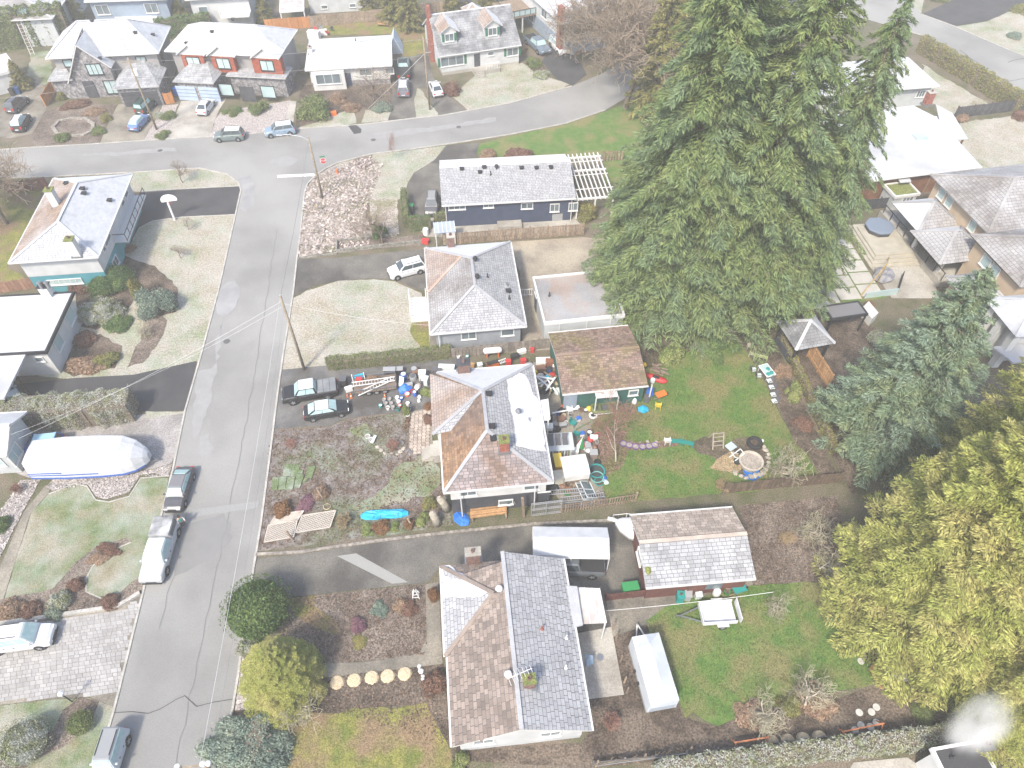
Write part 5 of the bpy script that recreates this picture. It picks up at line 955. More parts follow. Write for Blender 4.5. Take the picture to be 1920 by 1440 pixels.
for a in [
 ('dense dark round yew at the street corner of the southern driveway',495,1160,2.3,3.6,'green',None,'yew_shrub',2,None,None,.05),
 ('low dark ivy mound along the street at the bottom',470,1405,2.2,1.6,'blue',3.6,'ivy_mound',2,None,1.4), ('small pale shrub between the yew and the street conifer',470,1215,.9,1.3,'pale'),
 ('wide dark rhododendron in front of the white and teal house',215,535,2.9,2.6,'green',2.2,'rhododendron',2), ('frosted pale green shrub mound beside the flat-roofed house',190,590,2.4,2.3,'pale',None,'shrub',2), ('low green juniper below the frosted shrub mound',225,610,1.6,1.1,'green'),
 ('drooping blue-green conifer mound at the corner lawn',300,580,2.3,3.3,'blue',None,'conifer_shrub',2), ('golden upright conifer at the corner lawn',265,562,.9,3.0,'yellow',None,'conifer_shrub',1),
 ('brown tangled shrub beside the black lower driveway',165,690,2.2,1.2,'brown',1.4), ('mossy yellow-green shrub by the carport',200,680,1.6,1.1,'yellow',1.2), ('russet shrub below the frosted mound',160,640,1.3,.9,'red'),
 ('russet bush under the balcony of the teal house',235,470,1.2,.8,'red',1.0), ('reddish bush behind the flat-roofed house chimney',150,540,1.5,1.2,'red'),
 ('clipped round brown-green shrub on the bottom left lawn',58,1400,1.5,2.0,'pale',None,'topiary_shrub',2,None,None,.05), ('clipped bright green ball shrub by the lamp post',158,1360,.85,1.2,'hedge',None,'topiary_shrub',1,None,None,.05),
 ('frost-dusted grey-green shrub in the left garden bed',118,1130,.95,1.2,'pale'), ('dark green shrub beside the frosted grey-green shrub',105,1150,.8,.9,'blue'), ('russet ball shrub at the curved bed',145,1100,.75,.8,'red'), ('russet bush at the end of the curved lawn',210,1130,.8,.8,'red'), ('brown shrub under the retaining wall corner',25,1145,1.2,.8,'brown'), ('second russet shrub along the garden wall',60,1148,.9,.7,'red'),
 ('russet heather mound in the curved bed upper end',205,1030,1.2,.5,'red',.6), ('brown heather mound in the curved bed middle',185,1048,1.0,.5,'brown',.7), ('green ball shrub at the left edge above the garden',5,985,.9,1.1,'green'),
 ('yellow-green rhododendron in front of the red cedar house corner',588,215,2.9,3.1,'hedge',None,'rhododendron',1), ('round green bush by the modern house front door',485,208,1.6,1.6,'hedge'), ('low green mound left of the modern house bush',425,210,.9,.6,'hedge'), ('low green mound near the white coupe',447,208,.9,.6,'green'), ('low green mound near the blue-grey parked car',438,215,.9,.6,'hedge'),
 ('yellow shrub beside the stone house entrance',119,185,1.2,1.2,'yellow',1.0), ('russet bush row in front of the stone house',145,200,2.2,1.0,'red',1.2), ('golden shrub by the stone house driveway',200,225,1.0,.9,'yellow'), ('green-gold shrub by the driveway kerb',185,248,1.2,.7,'hedge'), ('small green shrub near the cross street kerb',118,262,1.1,1.0,'hedge'), ('brown flower clump around the stone circle',175,212,1.8,.7,'brown',1.2),
 ('grey boulder-like shrub by the utility pole',298,220,.9,.8,'pale'), ('green shrub at the pole base',305,255,1.2,.7,'hedge'), ('green shrub beside the pale driveway',318,220,1.2,.8,'hedge'),
 ('grey brown shrub in front of the snow-white bungalow',635,190,1.5,1.2,'brown'), ('dark shrub under the spreading bare tree',715,205,1.6,1.2,'blue'), ('low brown shrub left of the dark shrub',660,205,1.6,1.0,'brown'), ('red-brown bush by the white sedan',845,175,1.7,1.6,'red'), ('small gold bush by the white sedan',850,160,.8,.8,'brown'),
 ('clipped olive shrub at the driveway corner by parked trucks',1002,123,1.5,1.4,'hedge'), ('pale clipped shrub at the end of the driveway bed',1014,143,1.5,.9,'pale'), ('straw-coloured shrub by the tall white house',1082,95,1.8,1.2,'brown'), ('bare brown bush behind the blue truck',975,95,1.4,1.6,'brown'),
 ('weeping russet maple mound behind the navy house',975,300,2.2,1.5,'red'), ('frosty red shrub at the bank edge',915,292,1.4,1.0,'brown'), ('ivy clump around the bare tree trunk',712,440,1.1,2.2,'green',None,'ivy_clump',1), ('golden bamboo clump beside the navy house deck',1100,408,1.6,2.0,'yellow'),
 ('lime green conifer at the back edge of the lot',1483,745,1.0,2.2,'lime',None,'conifer_shrub',1), ('brown dead shrub beside the lime conifer',1465,700,1.0,1.2,'brown'), ('rusty brown shrub in the back corner bed',1505,800,1.0,1.0,'red'),
 ('green broadleaf shrub below the firs on the back lawn',1258,668,2.0,1.8,'lime',1.5,'laurel_shrub',1), ('dark laurel at the back fence of the lot',1335,655,1.8,1.6,'green',None,'laurel_shrub',1), ('low laurel sprig on the back lawn',1345,680,.7,.9,'green',None,'laurel_shrub',0),
 ('orange dried hydrangea by the lattice frame',532,960,1.05,1.1,'orange',None,'hydrangea',1), ('purple heather clump beside the hydrangea',570,950,1.3,.6,'purple',.7), ('dark dead clump by the small post',605,925,.9,.8,'brown'), ('yellow moss mound near the blue tarp',805,945,.8,.6,'yellow'), ('bright green cabbage-like shrub by the stump',792,975,.8,.8,'lime'),
 ('small russet shrub beside the front porch',818,855,.7,.9,'red'), ('green shrub row along the front wall upper end',805,740,.6,1.1,'lime',1.0), ('orange-brown shrub by the front wall',803,765,.6,.7,'orange'), ('red-berried shrub at the front wall',805,790,.5,.6,'red',.9), ('leafy green clump below the blue tarp left side',690,995,.8,.5,'lime'), ('rusty stems below the blue tarp',715,992,.9,.8,'orange'), ('green tuft below the blue tarp right side',740,988,.6,.5,'lime'), ('second rusty stem clump near the tarp end',768,985,.6,.8,'orange'),
 ('brown shrub by the southern bungalow front left',818,1285,1.0,1.3,'red'), ('orange-brown shrub at the southern house corner',815,1120,.7,1.3,'orange'), ('pink frosty grass clump in the southern bed',670,1175,.7,.7,'purple'), ('grey green clump in the southern bed',712,1145,.8,.5,'blue'), ('russet clump at the bed end by the white trellis',765,1140,.8,.6,'red'), ('frosty stems in the southern bed',752,1135,.7,.7,'brown'), ('moss cushion in the southern bed',675,1205,.7,.25,'yellow'), ('green and pink shrub at the bottom house corner',865,1435,.9,.9,'lime'),
 ('olive clump around the left apple tree foot',1408,1340,1.3,.6,'brown'), ('yellow-green clump around the right apple tree foot',1478,1325,1.0,.8,'yellow'), ('leafy clump between the apple trees',1530,1318,1.6,.7,'brown'), ('yellow weed clump by the white lean-to',1695,1300,.9,.4,'yellow'), ('green sprigs by the garden end',1730,1335,1.0,.5,'hedge'),
 ('russet hummock by the right edge fence',1912,222,1.4,1.2,'red'), ('brown shrub by the white-roofed house porch',1802,225,1.2,1.0,'brown'), ('blue-grey shrub on the far right lawn',1900,70,1.3,1.0,'blue'), ('green bush beside the far driveway',1755,-2,2.2,1.6,'hedge'), ('gold bush near the far driveway top right',1915,22,2.0,1.2,'yellow'),
 ('olive tree behind the cabana',1640,640,1.0,1.5,'pale'), ('small orange potted shrub by the pool wall',1630,575,.6,.8,'orange')]: shrub(*a)
# feathery crowns beyond the houses at the top
for i, (lb, u, v, h, r) in enumerate([('dark conifer at the top beside the fence of the bungalow yard',695,30,9,2.2),('dark conifer right of the bungalow yard fence post',735,40,10,2.6),('feathery conifer behind the cape-style house chimney',770,55,11,2.8),('pointed conifer behind the cape-style roof',850,20,9,2.4),('tall narrow cedar between blue house and corner roof',150,45,9,1.6),('frosted pointed tree beside the top covered patio',498,40,6,1.8),('rounded conifer behind the modern house',345,50,5,2.2),('dark small conifer behind the gable house left side',45,165,4.5,1.8),('tawny tree behind the cape-style house top right',915,18,8,2.6)]):
    tree('conifer_tree', lb, at(u,v), oA, i*1.3, (r/4.2,r/4.2,h/20.0))
def hedge(label, pts, wd, h, kind='hedge', dens=95, size=.17, name='hedge', rnd=.35):
    P = [at(*p) for p in pts]; g = np.random.default_rng(len(label)); Cs, Ns = [], []; c0 = P[0].lerp(P[-1], .5)
    for a, b in zip(P, P[1:]):
        L = (b-a).length; d = np.array((b-a).normalized()); nx = np.array([-d[1], d[0], 0]); n = int(L*(wd+2*h)*dens)
        s = g.uniform(-.02, 1.02, n)*L; t = g.uniform(-(h+wd/2), h+wd/2, n)
        x = np.clip(t, -wd/2, wd/2); z = np.where(np.abs(t) <= wd/2, h, h-(np.abs(t)-wd/2)); N = np.where((np.abs(t) <= wd/2)[:, None], np.array([0,0,1.]), nx*np.sign(t)[:, None])
        e = np.minimum(1, np.minimum(s, L-s)/ (wd*.5)+.25); ed = np.clip((np.abs(x)/(wd/2)), 0, 1); z2 = z*(1-rnd*.25*ed**4*(z > h*.8))
        wav = .08*np.sin(s*2.1)+.06*np.sin(s*5.3+1); q = (.9+wav)*np.sqrt(np.clip(e, .1, 1))
        C = np.array(a)-np.array(c0)+np.outer(s, d)+np.outer(x*q, nx)+np.outer(z2*(.95+wav*.5), [0,0,1]); C += g.normal(0, .05, C.shape); Cs.append(C); Ns.append(N)
        m_ = int(n*.07)                                                # end faces
        for s0, sg in ((0,-1),(L,1)):
            C = np.array(a)-np.array(c0)+np.outer(np.full(m_, s0), d)+np.outer(g.uniform(-wd/2, wd/2, m_)*.8, nx)+np.outer(g.uniform(0, h, m_), [0,0,1]); Cs.append(C); Ns.append(np.tile(d*sg, (m_, 1)))
    C, N = np.concatenate(Cs), np.concatenate(Ns); N = N+g.normal(0, .5, N.shape); T = np.cross(N, g.normal(0, 1, N.shape))
    V, F = cards(C, T, N, size*g.uniform(.6, 1.4, len(C)), size*.6); V[:, 2] = np.maximum(V[:, 2], .01)
    o = thing(name, label, 'hedge', c0); link('foliage', np_mesh('foliage', V, F, FM[kind]), o); mb = MB()
    for a, b in zip(P, P[1:]): mb.bar(a-c0+Vector((0,0,h*.42)), b-c0+Vector((0,0,h*.42)), wd*.7, h*.8)
    mb.build('inner_branches', BARK, o); return o
hedge('long rounded clipped hedge beside the covered boat', [(30,792),(90,788),(180,783),(258,774)], 3.2, 3.0, 'pale', 170, .13, rnd=1)
hedge('flat clipped green hedge along the lot north boundary', [(616,690),(730,680),(845,667)], 1.1, 1.5, 'hedge', 130, .13)
hedge('row of small upright cedars beside the navy house driveway', [(768,432),(808,428)], .9, 2.0, 'green', 130, .15, 'cedar_hedge'); hedge('tall narrow cedar hedge on the navy house driveway edge', [(764,428),(759,378)], .8, 2.2, 'hedge', 130, .15, 'cedar_hedge'); hedge('two small cedars by the navy house wall', [(815,420),(836,418)], .8, 1.6, 'hedge', 130, .15, 'cedar_hedge')
hedge('long pale hedge along the bottom right boundary', [(1225,1452),(1400,1428),(1600,1405),(1790,1382)], 1.3, 1.7, 'pale', 140, .14); hedge('yellow-green clipped hedge beside the far right road', [(1722,95),(1760,118),(1830,160),(1905,208)], 2.0, 2.6, 'yellow', 60, .25)
hedge('tall dark conifer hedge in the top left', [(-40,95),(60,82),(140,72)], 3.5, 6.0, 'hedge', 40, .35); hedge('row of dark cedars between the two big houses at the top', [(300,72),(345,66),(400,58)], 1.6, 3.2, 'green', 50, .3, 'cedar_hedge'); hedge('dark hedge at the top behind the white-balcony house', [(385,28),(480,24)], 1.6, 3.0, 'green', 50, .3)
hedge('low ivy hedge at the street edge bottom left of the lawn', [(500,1350),(470,1440)], 1.6, 1.3, 'blue', 120, .15); hedge('creeping hedge along the back fence outside the lot', [(1462,640),(1500,720),(1560,850)], .6, 1.4, 'yellow', 60, .2)
# short grass tufts and fallen leaves: a scatter nobody could count
def scatter(name, label, m, polys, dens, ln, wd, z=.06, up=.9, seed=2):
    g = np.random.default_rng(seed); Cs = []
    for px in polys:
        P = np.array([[*at(*p).xy] for p in px]); lo, hi = P.min(0), P.max(0); n = int(np.prod(hi-lo)*dens); q = g.uniform(lo, hi, (n, 2)); ins = np.zeros(n, bool); j = len(P)-1
        for i in range(len(P)):
            c = ((P[i,1] > q[:,1]) != (P[j,1] > q[:,1])) & (q[:,0] < (P[j,0]-P[i,0])*(q[:,1]-P[i,1])/(P[j,1]-P[i,1]+1e-12)+P[i,0]); ins ^= c; j = i
        q = q[ins]; Cs.append(np.column_stack([q, np.full(len(q), z)]))
    C = np.concatenate(Cs); n = len(C); a = g.uniform(0, 6.28, n); T = np.column_stack([np.cos(a)*(1-up), np.sin(a)*(1-up), np.full(n, up)+g.normal(0,.2,n)]) if up > .5 else np.column_stack([np.cos(a), np.sin(a), g.normal(0,.3,n)])
    N = np.column_stack([np.cos(a+1.3), np.sin(a+1.3), g.normal(.2,.3,n)]) if up > .5 else np.column_stack([g.normal(0,.5,n), g.normal(0,.5,n), np.ones(n)])
    s = g.uniform(.6, 1.5, n); V, F = cards(C, T, N, ln*s, wd*s); o = link(name, np_mesh(name, V, F, m), kind='stuff'); o['label'] = label; return o
GL = [[(1108,800),(1130,775),(1190,775),(1205,700),(1215,665),(1300,650),(1385,640),(1445,740),(1490,830),(1545,900),(1400,922),(1140,945),(1125,900)], [(1213,1165),(1290,1125),(1410,1098),(1560,1090),(1640,1240),(1660,1278),(1545,1305),(1390,1345),(1285,1345),(1240,1220)]]
scatter('grass', 'short green grass of the two back lawns', fol('grass_blades', (.10,.175,.042), (.15,.205,.06), isl=.35, c3=(.20,.19,.08)), GL, 110, .15, .05, .075)
scatter('fallen_leaves', 'fallen leaves and clods on bare garden soil', fol('litter', (.15,.105,.075), (.22,.165,.125), isl=.5), [[(508,806),(618,801),(690,782),(768,774),(810,856),(830,910),(850,985),(482,1034)],[(1112,815),(1175,810),(1180,845),(1165,880),(1135,890)],[(1385,948),(1570,930),(1600,1085),(1412,1097)],[(545,1122),(798,1095),(800,1228),(500,1250)],[(560,1276),(790,1251),(845,1400),(640,1338)]], 26, .15, .1, .09, .1, 5)
scatter('frosted_clods', 'frosted clumps of groundcover on the corner bank', mat('frosted_clod', (.42,.36,.34), (.30,.25,.22), s=1, isl=.5), [[(562,450),(571,362),(590,331),(690,292),(720,310),(685,400),(700,440),(690,462),(560,482)]], 20, .35, .22, .11, .1, 6)
scatter('pebbles', 'loose pebbles of the beds beside the boat', mat('pebble', (.40,.37,.35), (.26,.24,.23), s=3, isl=.5), [[(88,912),(150,894),(285,881),(322,871),(317,893),(262,893),(240,925),(200,936),(165,910),(100,922)],[(0,960),(40,900),(75,900),(42,962),(0,1045)]], 60, .16, .13, .075, .1, 7)
# ---------------------------------------------------------------- vehicles
TYRE = mat('tyre_rubber', (.025,.025,.027), rough=.85); RIM = mat('alloy_rim', (.42,.43,.45), rough=.3, metal=.6); CARGLASS = mat('car_glass', (.05,.065,.075), rough=.06, spec=.9); TINT = mat('car_glass_frosted', (.30,.44,.45), (.38,.50,.50), s=3, rough=.35); PLAS = mat('black_plastic', (.03,.03,.032), rough=.6)
LAMP = mat('headlight', (.75,.77,.78), rough=.15, spec=.8); TAIL = mat('taillight', (.45,.03,.02), rough=.25, spec=.6); PLATE = mat('number_plate', (.7,.7,.68), rough=.5)
def body_ring(x, w, z0, z1, n=None):
    r = min(.12, (z1-z0)*.3); pts = []
    for y, z in ((-w+.06,z0),(-w,z0+.12),(-w-.02,(z0+z1)/2),(-w+.02,z1-r),(-w+.10,z1-.02),(-w*.5,z1+.015),(w*.5,z1+.015),(w-.10,z1-.02),(w-.02,z1-r),(w+.02,(z0+z1)/2),(w,z0+.12),(w-.06,z0)): pts.append((x,y,z))
    return pts
KIND = {   # length, halfwidth, body stations (x, z1, width factor), cabin (rear base, rear top, front top, front base), belt, roof, wheel radius
 'sedan': (4.65,.90,[(-1,.60,.86),(-.97,.86,.93),(-.82,1.0,1),(-.3,1.0,1),(.35,.97,1),(.60,.93,.99),(.88,.78,.94),(.97,.66,.88),(1,.50,.82)],(-1.85,-1.0,.35,1.15),.98,1.44,.33),
 'suv': (4.6,.93,[(-1,.65,.9),(-.97,1.0,.96),(-.8,1.12,1),(-.3,1.12,1),(.35,1.08,1),(.62,1.05,.99),(.9,.92,.95),(.98,.75,.9),(1,.55,.85)],(-2.2,-1.85,.35,1.15),1.1,1.7,.37),
 'pickup': (5.7,1.0,[(-1,.75,.95),(-.985,1.12,.98),(-.8,1.14,1),(-.3,1.14,1),(.3,1.14,1),(.55,1.13,1),(.9,1.05,.97),(.985,.9,.93),(1,.6,.9)],(-.75,-.55,.9,1.5),1.12,1.85,.41),
 'van': (5.6,1.0,[(-1,.7,.95),(-.985,1.2,.98),(-.6,1.25,1),(-.1,1.25,1),(.4,1.2,1),(.6,1.12,.99),(.9,1.0,.96),(.985,.85,.92),(1,.6,.88)],(-2.75,-2.6,.95,1.7),1.22,2.1,.38),
 'jeep': (4.4,.93,[(-1,.8,.95),(-.98,1.1,.98),(-.5,1.15,1),(0,1.15,1),(.5,1.12,1),(.8,1.08,.98),(.97,1.0,.95),(1,.7,.9)],(-2.1,-2.0,.35,.75),1.12,1.85,.41),
}
_wheel = {}
def wheel_mesh(r):
    if r not in _wheel:
        M = Matrix.Rotation(R(90), 4, 'X'); t = MB().lathe([(r*.62,-.11),(r*.95,-.11),(r,-.06),(r,.06),(r*.95,.11),(r*.62,.11)], 18, M=M, cap=False).mesh('tyre', TYRE, True)
        mb = MB().lathe([(r*.64,-.08),(r*.64,.08)], 18, M=M)
        for s in (-1, 1):
            for k in range(5):
                a = k*2*math.pi/5; mb.bar((0,s*.09,0),(r*.58*math.cos(a),s*.09,r*.58*math.sin(a)),.09,.03,up=(0,1,0))
            mb.lathe([(.07,s*.075),(.06,s*.11)], 8, M=M)
        a = MB().lathe([(r*1.13,-.012),(r*1.13,.012)], 20, M=M).mesh('wheel_arch', PLAS); _wheel[r] = (t, mb.mesh('rim', RIM, False), a)
    return _wheel[r]
def car(name, label, cat, kind, p0, p1, col, glass=None, roof=None, top=None, z=0, rough=.3, rear=None):
    """p0 = photo pixel under the tail, p1 = under the nose (ground line along the car)"""
    L, hw, st, (cr0, cr1, cf1, cf0), belt, rz_, wr = KIND[kind]; a, b = at(*p0), at(*p1); ctr = (a+b)/2; d = b-a; k = d.length/L
    k = max(.88, min(1.12, k)); o = thing(name, label, cat, ctr+Vector((0,0,z)), math.atan2(d.y, d.x)); o.scale = (k, min(k,1.05), 1)
    pm = col if not isinstance(col, tuple) else mat('carpaint_%d_%d_%d' % tuple(int(c*255) for c in col), col, rough=rough, spec=.6)
    glass = glass or CARGLASS; h = L/2; z0 = .24 if kind in ('sedan','suv') else .36
    rings = [body_ring(x*h, hw*f, z0+(.12 if abs(x) > .97 else 0), z1) for x, z1, f in st]; MB().loft(rings).build('body', pm, o, smooth=False, bevel=.03)
    tw, bw = hw*.70, hw*.93; cab = []
    def cring(y_, z, x0, x1): return [(x0,-y_,z),(x1,-y_,z),(x1,y_,z),(x0,y_,z)]
    MB().loft([cring(bw,belt-.05,cr0,cf0), cring(bw*.5+tw*.5,(belt+rz_)/2+.03,cr0*.5+cr1*.5-.02,cf0*.5+cf1*.5+.02), cring(tw,rz_-.05,cr1,cf1)]).build('cabin', pm, o)
    rm = roof or pm; MB().loft([cring(tw+.01,rz_-.05,cr1-.03,cf1+.03), cring(tw-.07,rz_+.01,cr1+.1,cf1-.1)]).build('roof', rm, o, bevel=.02)
    if kind in ('suv','jeep','van'):
        for s in (-1,1): MB().bar((cr1+.2,s*(tw-.1),rz_+.05),(cf1-.3,s*(tw-.1),rz_+.05),.05,.05).build('roof_rail', PLAS, o)
    def pane(nm, q, off=.012):
        q = [Vector(p) for p in q]; n = (q[1]-q[0]).cross(q[2]-q[0]).normalized(); c = sum(q, Vector())/4
        if n.dot(c-Vector((0,0,belt))) < 0: n = -n
        MB().loft([[p-n*.02 for p in q],[p+n*(off+.012) for p in q]]).build(nm, glass, o)
    zl, zh = belt+.0, rz_-.08; f = lambda x0, x1, t: x0+(x1-x0)*t; yl = lambda t: bw+(tw-bw)*t; e = .06
    pane('windscreen', [(f(cf0,cf1,.08),-yl(.08)+.1,f(belt,rz_,.1)),(f(cf0,cf1,.08),yl(.08)-.1,f(belt,rz_,.1)),(f(cf0,cf1,.9),yl(.9)-.08,f(belt,rz_,.88)),(f(cf0,cf1,.9),-yl(.9)+.08,f(belt,rz_,.88))], .03)
    pane('rear_window', [(f(cr0,cr1,.1),-yl(.1)+.14,f(belt,rz_,.15)),(f(cr0,cr1,.1),yl(.1)-.14,f(belt,rz_,.15)),(f(cr0,cr1,.88),yl(.88)-.12,f(belt,rz_,.84)),(f(cr0,cr1,.88),-yl(.88)+.12,f(belt,rz_,.84))], .03)
    nw = {'pickup':2,'van':4,'jeep':3}.get(kind, 2)
    for s in (-1,1):
        xb0, xb1, xt0, xt1 = f(cr0,cr1,.12)+.1, f(cf0,cf1,.12)-.12, f(cr0,cr1,.85)+.1, f(cf0,cf1,.85)-.06
        for i in range(nw):
            t0, t1 = i/nw+.012, (i+1)/nw-.012
            pane('side_window', [(f(xb0,xb1,t0),s*yl(.14),f(belt,rz_,.12)),(f(xb0,xb1,t1),s*yl(.14),f(belt,rz_,.12)),(f(xt0,xt1,t1),s*yl(.82),f(belt,rz_,.84)),(f(xt0,xt1,t0),s*yl(.82),f(belt,rz_,.84))], .012)
        MB().box(cf0-.35,cf0-.2,s*(hw+.04)-.1,s*(hw+.04)+.1,belt,belt+.15).build('wing_mirror', pm, o, bevel=.02)
        MB().box(h*.955,h*.99,s*hw*.62-.17,s*hw*.62+.17,.60 if kind=='sedan' else .72,.72 if kind=='sedan' else .90).build('headlight', LAMP, o)
        MB().box(-h*1.004,-h*.955,s*hw*.72-.15,s*hw*.72+.15,.68,.84 if kind=='sedan' else 1.0).build('taillight', TAIL, o)
        for i, dx in enumerate((.0,.9 if kind != 'pickup' else .8)):
            MB().box(f(cr0,cf0,.45)-.1+dx*.9,f(cr0,cf0,.45)+.06+dx*.9,s*(hw+.015)-.02,s*(hw+.015)+.02,belt-.2,belt-.16).build('door_handle', PLAS, o)
    MB().box(h*.975,h*1.003,-hw*.45,hw*.45,.40,.62).build('grille', PLAS, o); MB().box(-h*1.012,-h*.985,-.26,.26,.55,.68).build('number_plate', PLATE, o)
    MB().box(h*.95,h*1.015,-hw*.8,hw*.8,.28,.42).build('bumper', PLAS, o); MB().box(-h*1.015,-h*.95,-hw*.8,hw*.8,.30,.46).build('bumper', PLAS, o)
    t, rmesh, am = wheel_mesh(wr)
    for x in (-h*.62, h*.63):
        for s in (-1,1):
            w = bpy.data.objects.new('wheel', t); COL.objects.link(w); w.parent = o; w.location = (x, s*(hw-.07), wr); link('rim', rmesh, w); q = link('wheel_arch', am, o); q.location = (x, s*(hw+.005), wr+.02)
    if kind == 'pickup':
        x0, x1 = -h+.08, cr0-.05
        if top == 'canopy':
            tm = rear or pm; MB().loft([cring(hw-.04,1.1,x0,x1), cring(hw-.16,1.82,x0+.12,x1)]).build('canopy', tm, o, bevel=.03)
            for s in (-1,1): MB().loft([[(x0+.3,s*(hw-.05),1.25),(x1-.2,s*(hw-.05),1.25),(x1-.2,s*(hw-.12),1.65),(x0+.35,s*(hw-.12),1.65)],[(x0+.3,s*(hw-.03),1.25),(x1-.2,s*(hw-.03),1.25),(x1-.2,s*(hw-.1),1.65),(x0+.35,s*(hw-.1),1.65)]]).build('canopy_window', CARGLASS, o)
        elif top == 'cover':
            for i in range(3): xa = x0+(x1-x0)*i/3; MB().box(xa+.02,xa+(x1-x0)/3-.02,-hw+.1,hw-.1,1.13,1.19).build('bed_cover_panel', rear or RM['frostflat'], o)
        else:
            MB().box(x0,x1,-hw+.12,hw-.12,1.10,1.162).build('bed_liner', PLAS, o)
            for s in (-1,1): MB().box(x0-.02,x1,s*(hw-.05)-.05,s*(hw-.05)+.05,1.12,1.22).build('bed_rail', pm, o)
    return o
WH, BK, SV = (.60,.61,.62), (.018,.018,.02), (.40,.42,.44)
FR = mat('frosted_car_roof', (.52,.53,.55), (.62,.63,.65), s=2, rough=.6)
car('pickup_truck','black crew-cab pickup parked in the cluttered driveway','truck','pickup',(635,733),(532,750),BK,TINT,FR,'cover',rear=mat('bed_cover_dark',(.16,.17,.18),(.22,.23,.24),s=1))
car('sedan','black sedan with frosted roof in the cluttered driveway','car','sedan',(572,782),(656,768),BK,TINT,FR)
car('suv','white crossover on the driveway of the grey bungalow','car','suv',(797,503),(730,521),WH)
car('sedan','dark grey sedan parked on the street facing the silver pickup','car','sedan',(353,884),(327,964),(.07,.072,.08),TINT,mat('dark_frosted_roof',(.16,.16,.175)))
car('pickup_truck','silver pickup with black canopy sides parked on the street','truck','pickup',(323,983),(288,1098),SV,TINT,mat('pale_cab_roof',(.6,.61,.62)),'canopy',rear=mat('canopy_top',(.10,.105,.11),(.5,.5,.51),s=.6))
car('van','long white passenger van on the paver driveway','van','van',(-20,1212),(108,1195),WH,TINT)
car('suv','silver boxy off-roader at the bottom edge of the street','car','jeep',(225,1388),(200,1470),(.42,.46,.50),TINT,mat('grey_ribbed_roof',(.24,.25,.26)))
car('hatchback','bright blue hatchback half hidden behind the covered boat','car','suv',(125,838),(42,846),(.03,.12,.42),None,mat('frosted_blue_roof',(.30,.50,.60)))
car('sedan','pale blue car parked under the left carport','car','sedan',(8,722),(28,752),(.42,.50,.56))
car('suv','grey-green crossover parked on the cross street','car','suv',(460,260),(404,263),(.13,.17,.17),None,mat('frosted_suv_roof',(.62,.64,.66)))
car('suv','blue-grey crossover parked further right on the cross street','car','suv',(555,248),(498,256),(.20,.28,.36),None,mat('frosted_suv_roof'))
car('coupe','white coupe on the pale concrete driveway','car','sedan',(380,218),(396,196),WH)
car('sedan','blue sedan behind the dark green off-roader','car','sedan',(252,248),(274,224),(.12,.20,.40),TINT,mat('frosted_blue2',(.45,.55,.65)))
car('suv','dark green off-roader in front of the wide garage door','car','jeep',(266,216),(286,196),(.03,.06,.05),TINT)
car('suv','dark grey off-road wagon in the left top driveway','car','suv',(24,214),(48,192),(.09,.09,.10))
car('hatchback','black hatchback nearer the cross street in the left driveway','car','suv',(36,251),(52,224),(.03,.03,.035),TINT,mat('pale_cab_roof'))
car('pickup_truck','dark green pickup in front of the grey wagon','truck','pickup',(757,153),(758,117),(.025,.035,.035),TINT)
car('suv','grey-violet wagon behind the dark pickup','car','suv',(757,186),(758,158),(.16,.16,.19),None,mat('pale_cab_roof'))
car('sedan','white sedan beside the utility pole','car','sedan',(823,185),(812,160),WH)
car('pickup_truck','slate blue pickup beside the raised deck','truck','pickup',(987,73),(1028,109),(.13,.17,.22),TINT)
car('suv','white off-roader beside the slate blue pickup','car','jeep',(1035,80),(1062,110),WH,TINT)
car('suv','dark wagon with frosted roof beside the navy house','car','suv',(812,376),(809,408),(.10,.10,.11),None,mat('grey_ribbed_roof'))
car('suv','white hatchback driving on the far road top right','car','suv',(1496,38),(1456,45),WH)
car('suv','dark car ahead of the white hatchback top right','car','suv',(1512,4),(1474,10),(.05,.05,.06))
car('pickup_truck','dark truck parked under the white tent carport','truck','pickup',(1132,1068),(1010,1062),(.10,.11,.12))
# ---- boat under its cover
a, b = at(75,878), at(290,868); d = b-a
bo = thing('covered_boat', 'boat on trailer under white cover with blue stripes', 'boat', (a+b)/2, math.atan2(d.y,d.x)); L = d.length
COVER = mat('white_cover', (.53,.54,.555), (.46,.47,.49), s=.8, bump=.6, bs=3, rough=.6); BLUEST = mat('blue_stripe', (.05,.11,.36), rough=.6)
def bring(x, w, zb, zk, zt): return [(x,-w*1.04,zb),(x,-w,zk),(x,-w*.84,zt-.1),(x,-w*.3,zt),(x,w*.3,zt),(x,w*.84,zt-.1),(x,w,zk),(x,w*1.04,zb)]
st = [(-.5,1.4,.7,1.3,2.5),(-.48,1.5,.6,1.4,2.75),(-.2,1.6,.5,1.5,2.95),(.1,1.6,.5,1.5,2.95),(.3,1.5,.55,1.5,2.85),(.40,1.2,.6,1.5,2.45),(.47,.7,.7,1.45,1.95),(.5,.3,.8,1.35,1.6)]
MB().loft([bring(x*L,w,zb,zk,zt) for x,w,zb,zk,zt in st]).build('cover', COVER, bo, False, bevel=.12)
for s in (-1,1):
    for lo, hi, x0, x1 in ((.0,.22,-.49,.46),(.50,.62,-.49,.12),(.80,.92,-.49,.05)):
        mb = MB(); rg = []
        for x,w,zb,zk,zt in st:
            if x0-.02 <= x <= x1+.03: f = lambda t: ((x*L, s*(w*1.04-(w*.04)*t+.03), zb+(zk-zb)*t)); rg.append([Vector(f(lo)),Vector(f(hi)),Vector(f(hi))-Vector((0,s*.03,0)),Vector(f(lo))-Vector((0,s*.03,0))])
        if len(rg) > 1: mb.loft(rg).build('stripe', BLUEST, bo)
mb = MB()
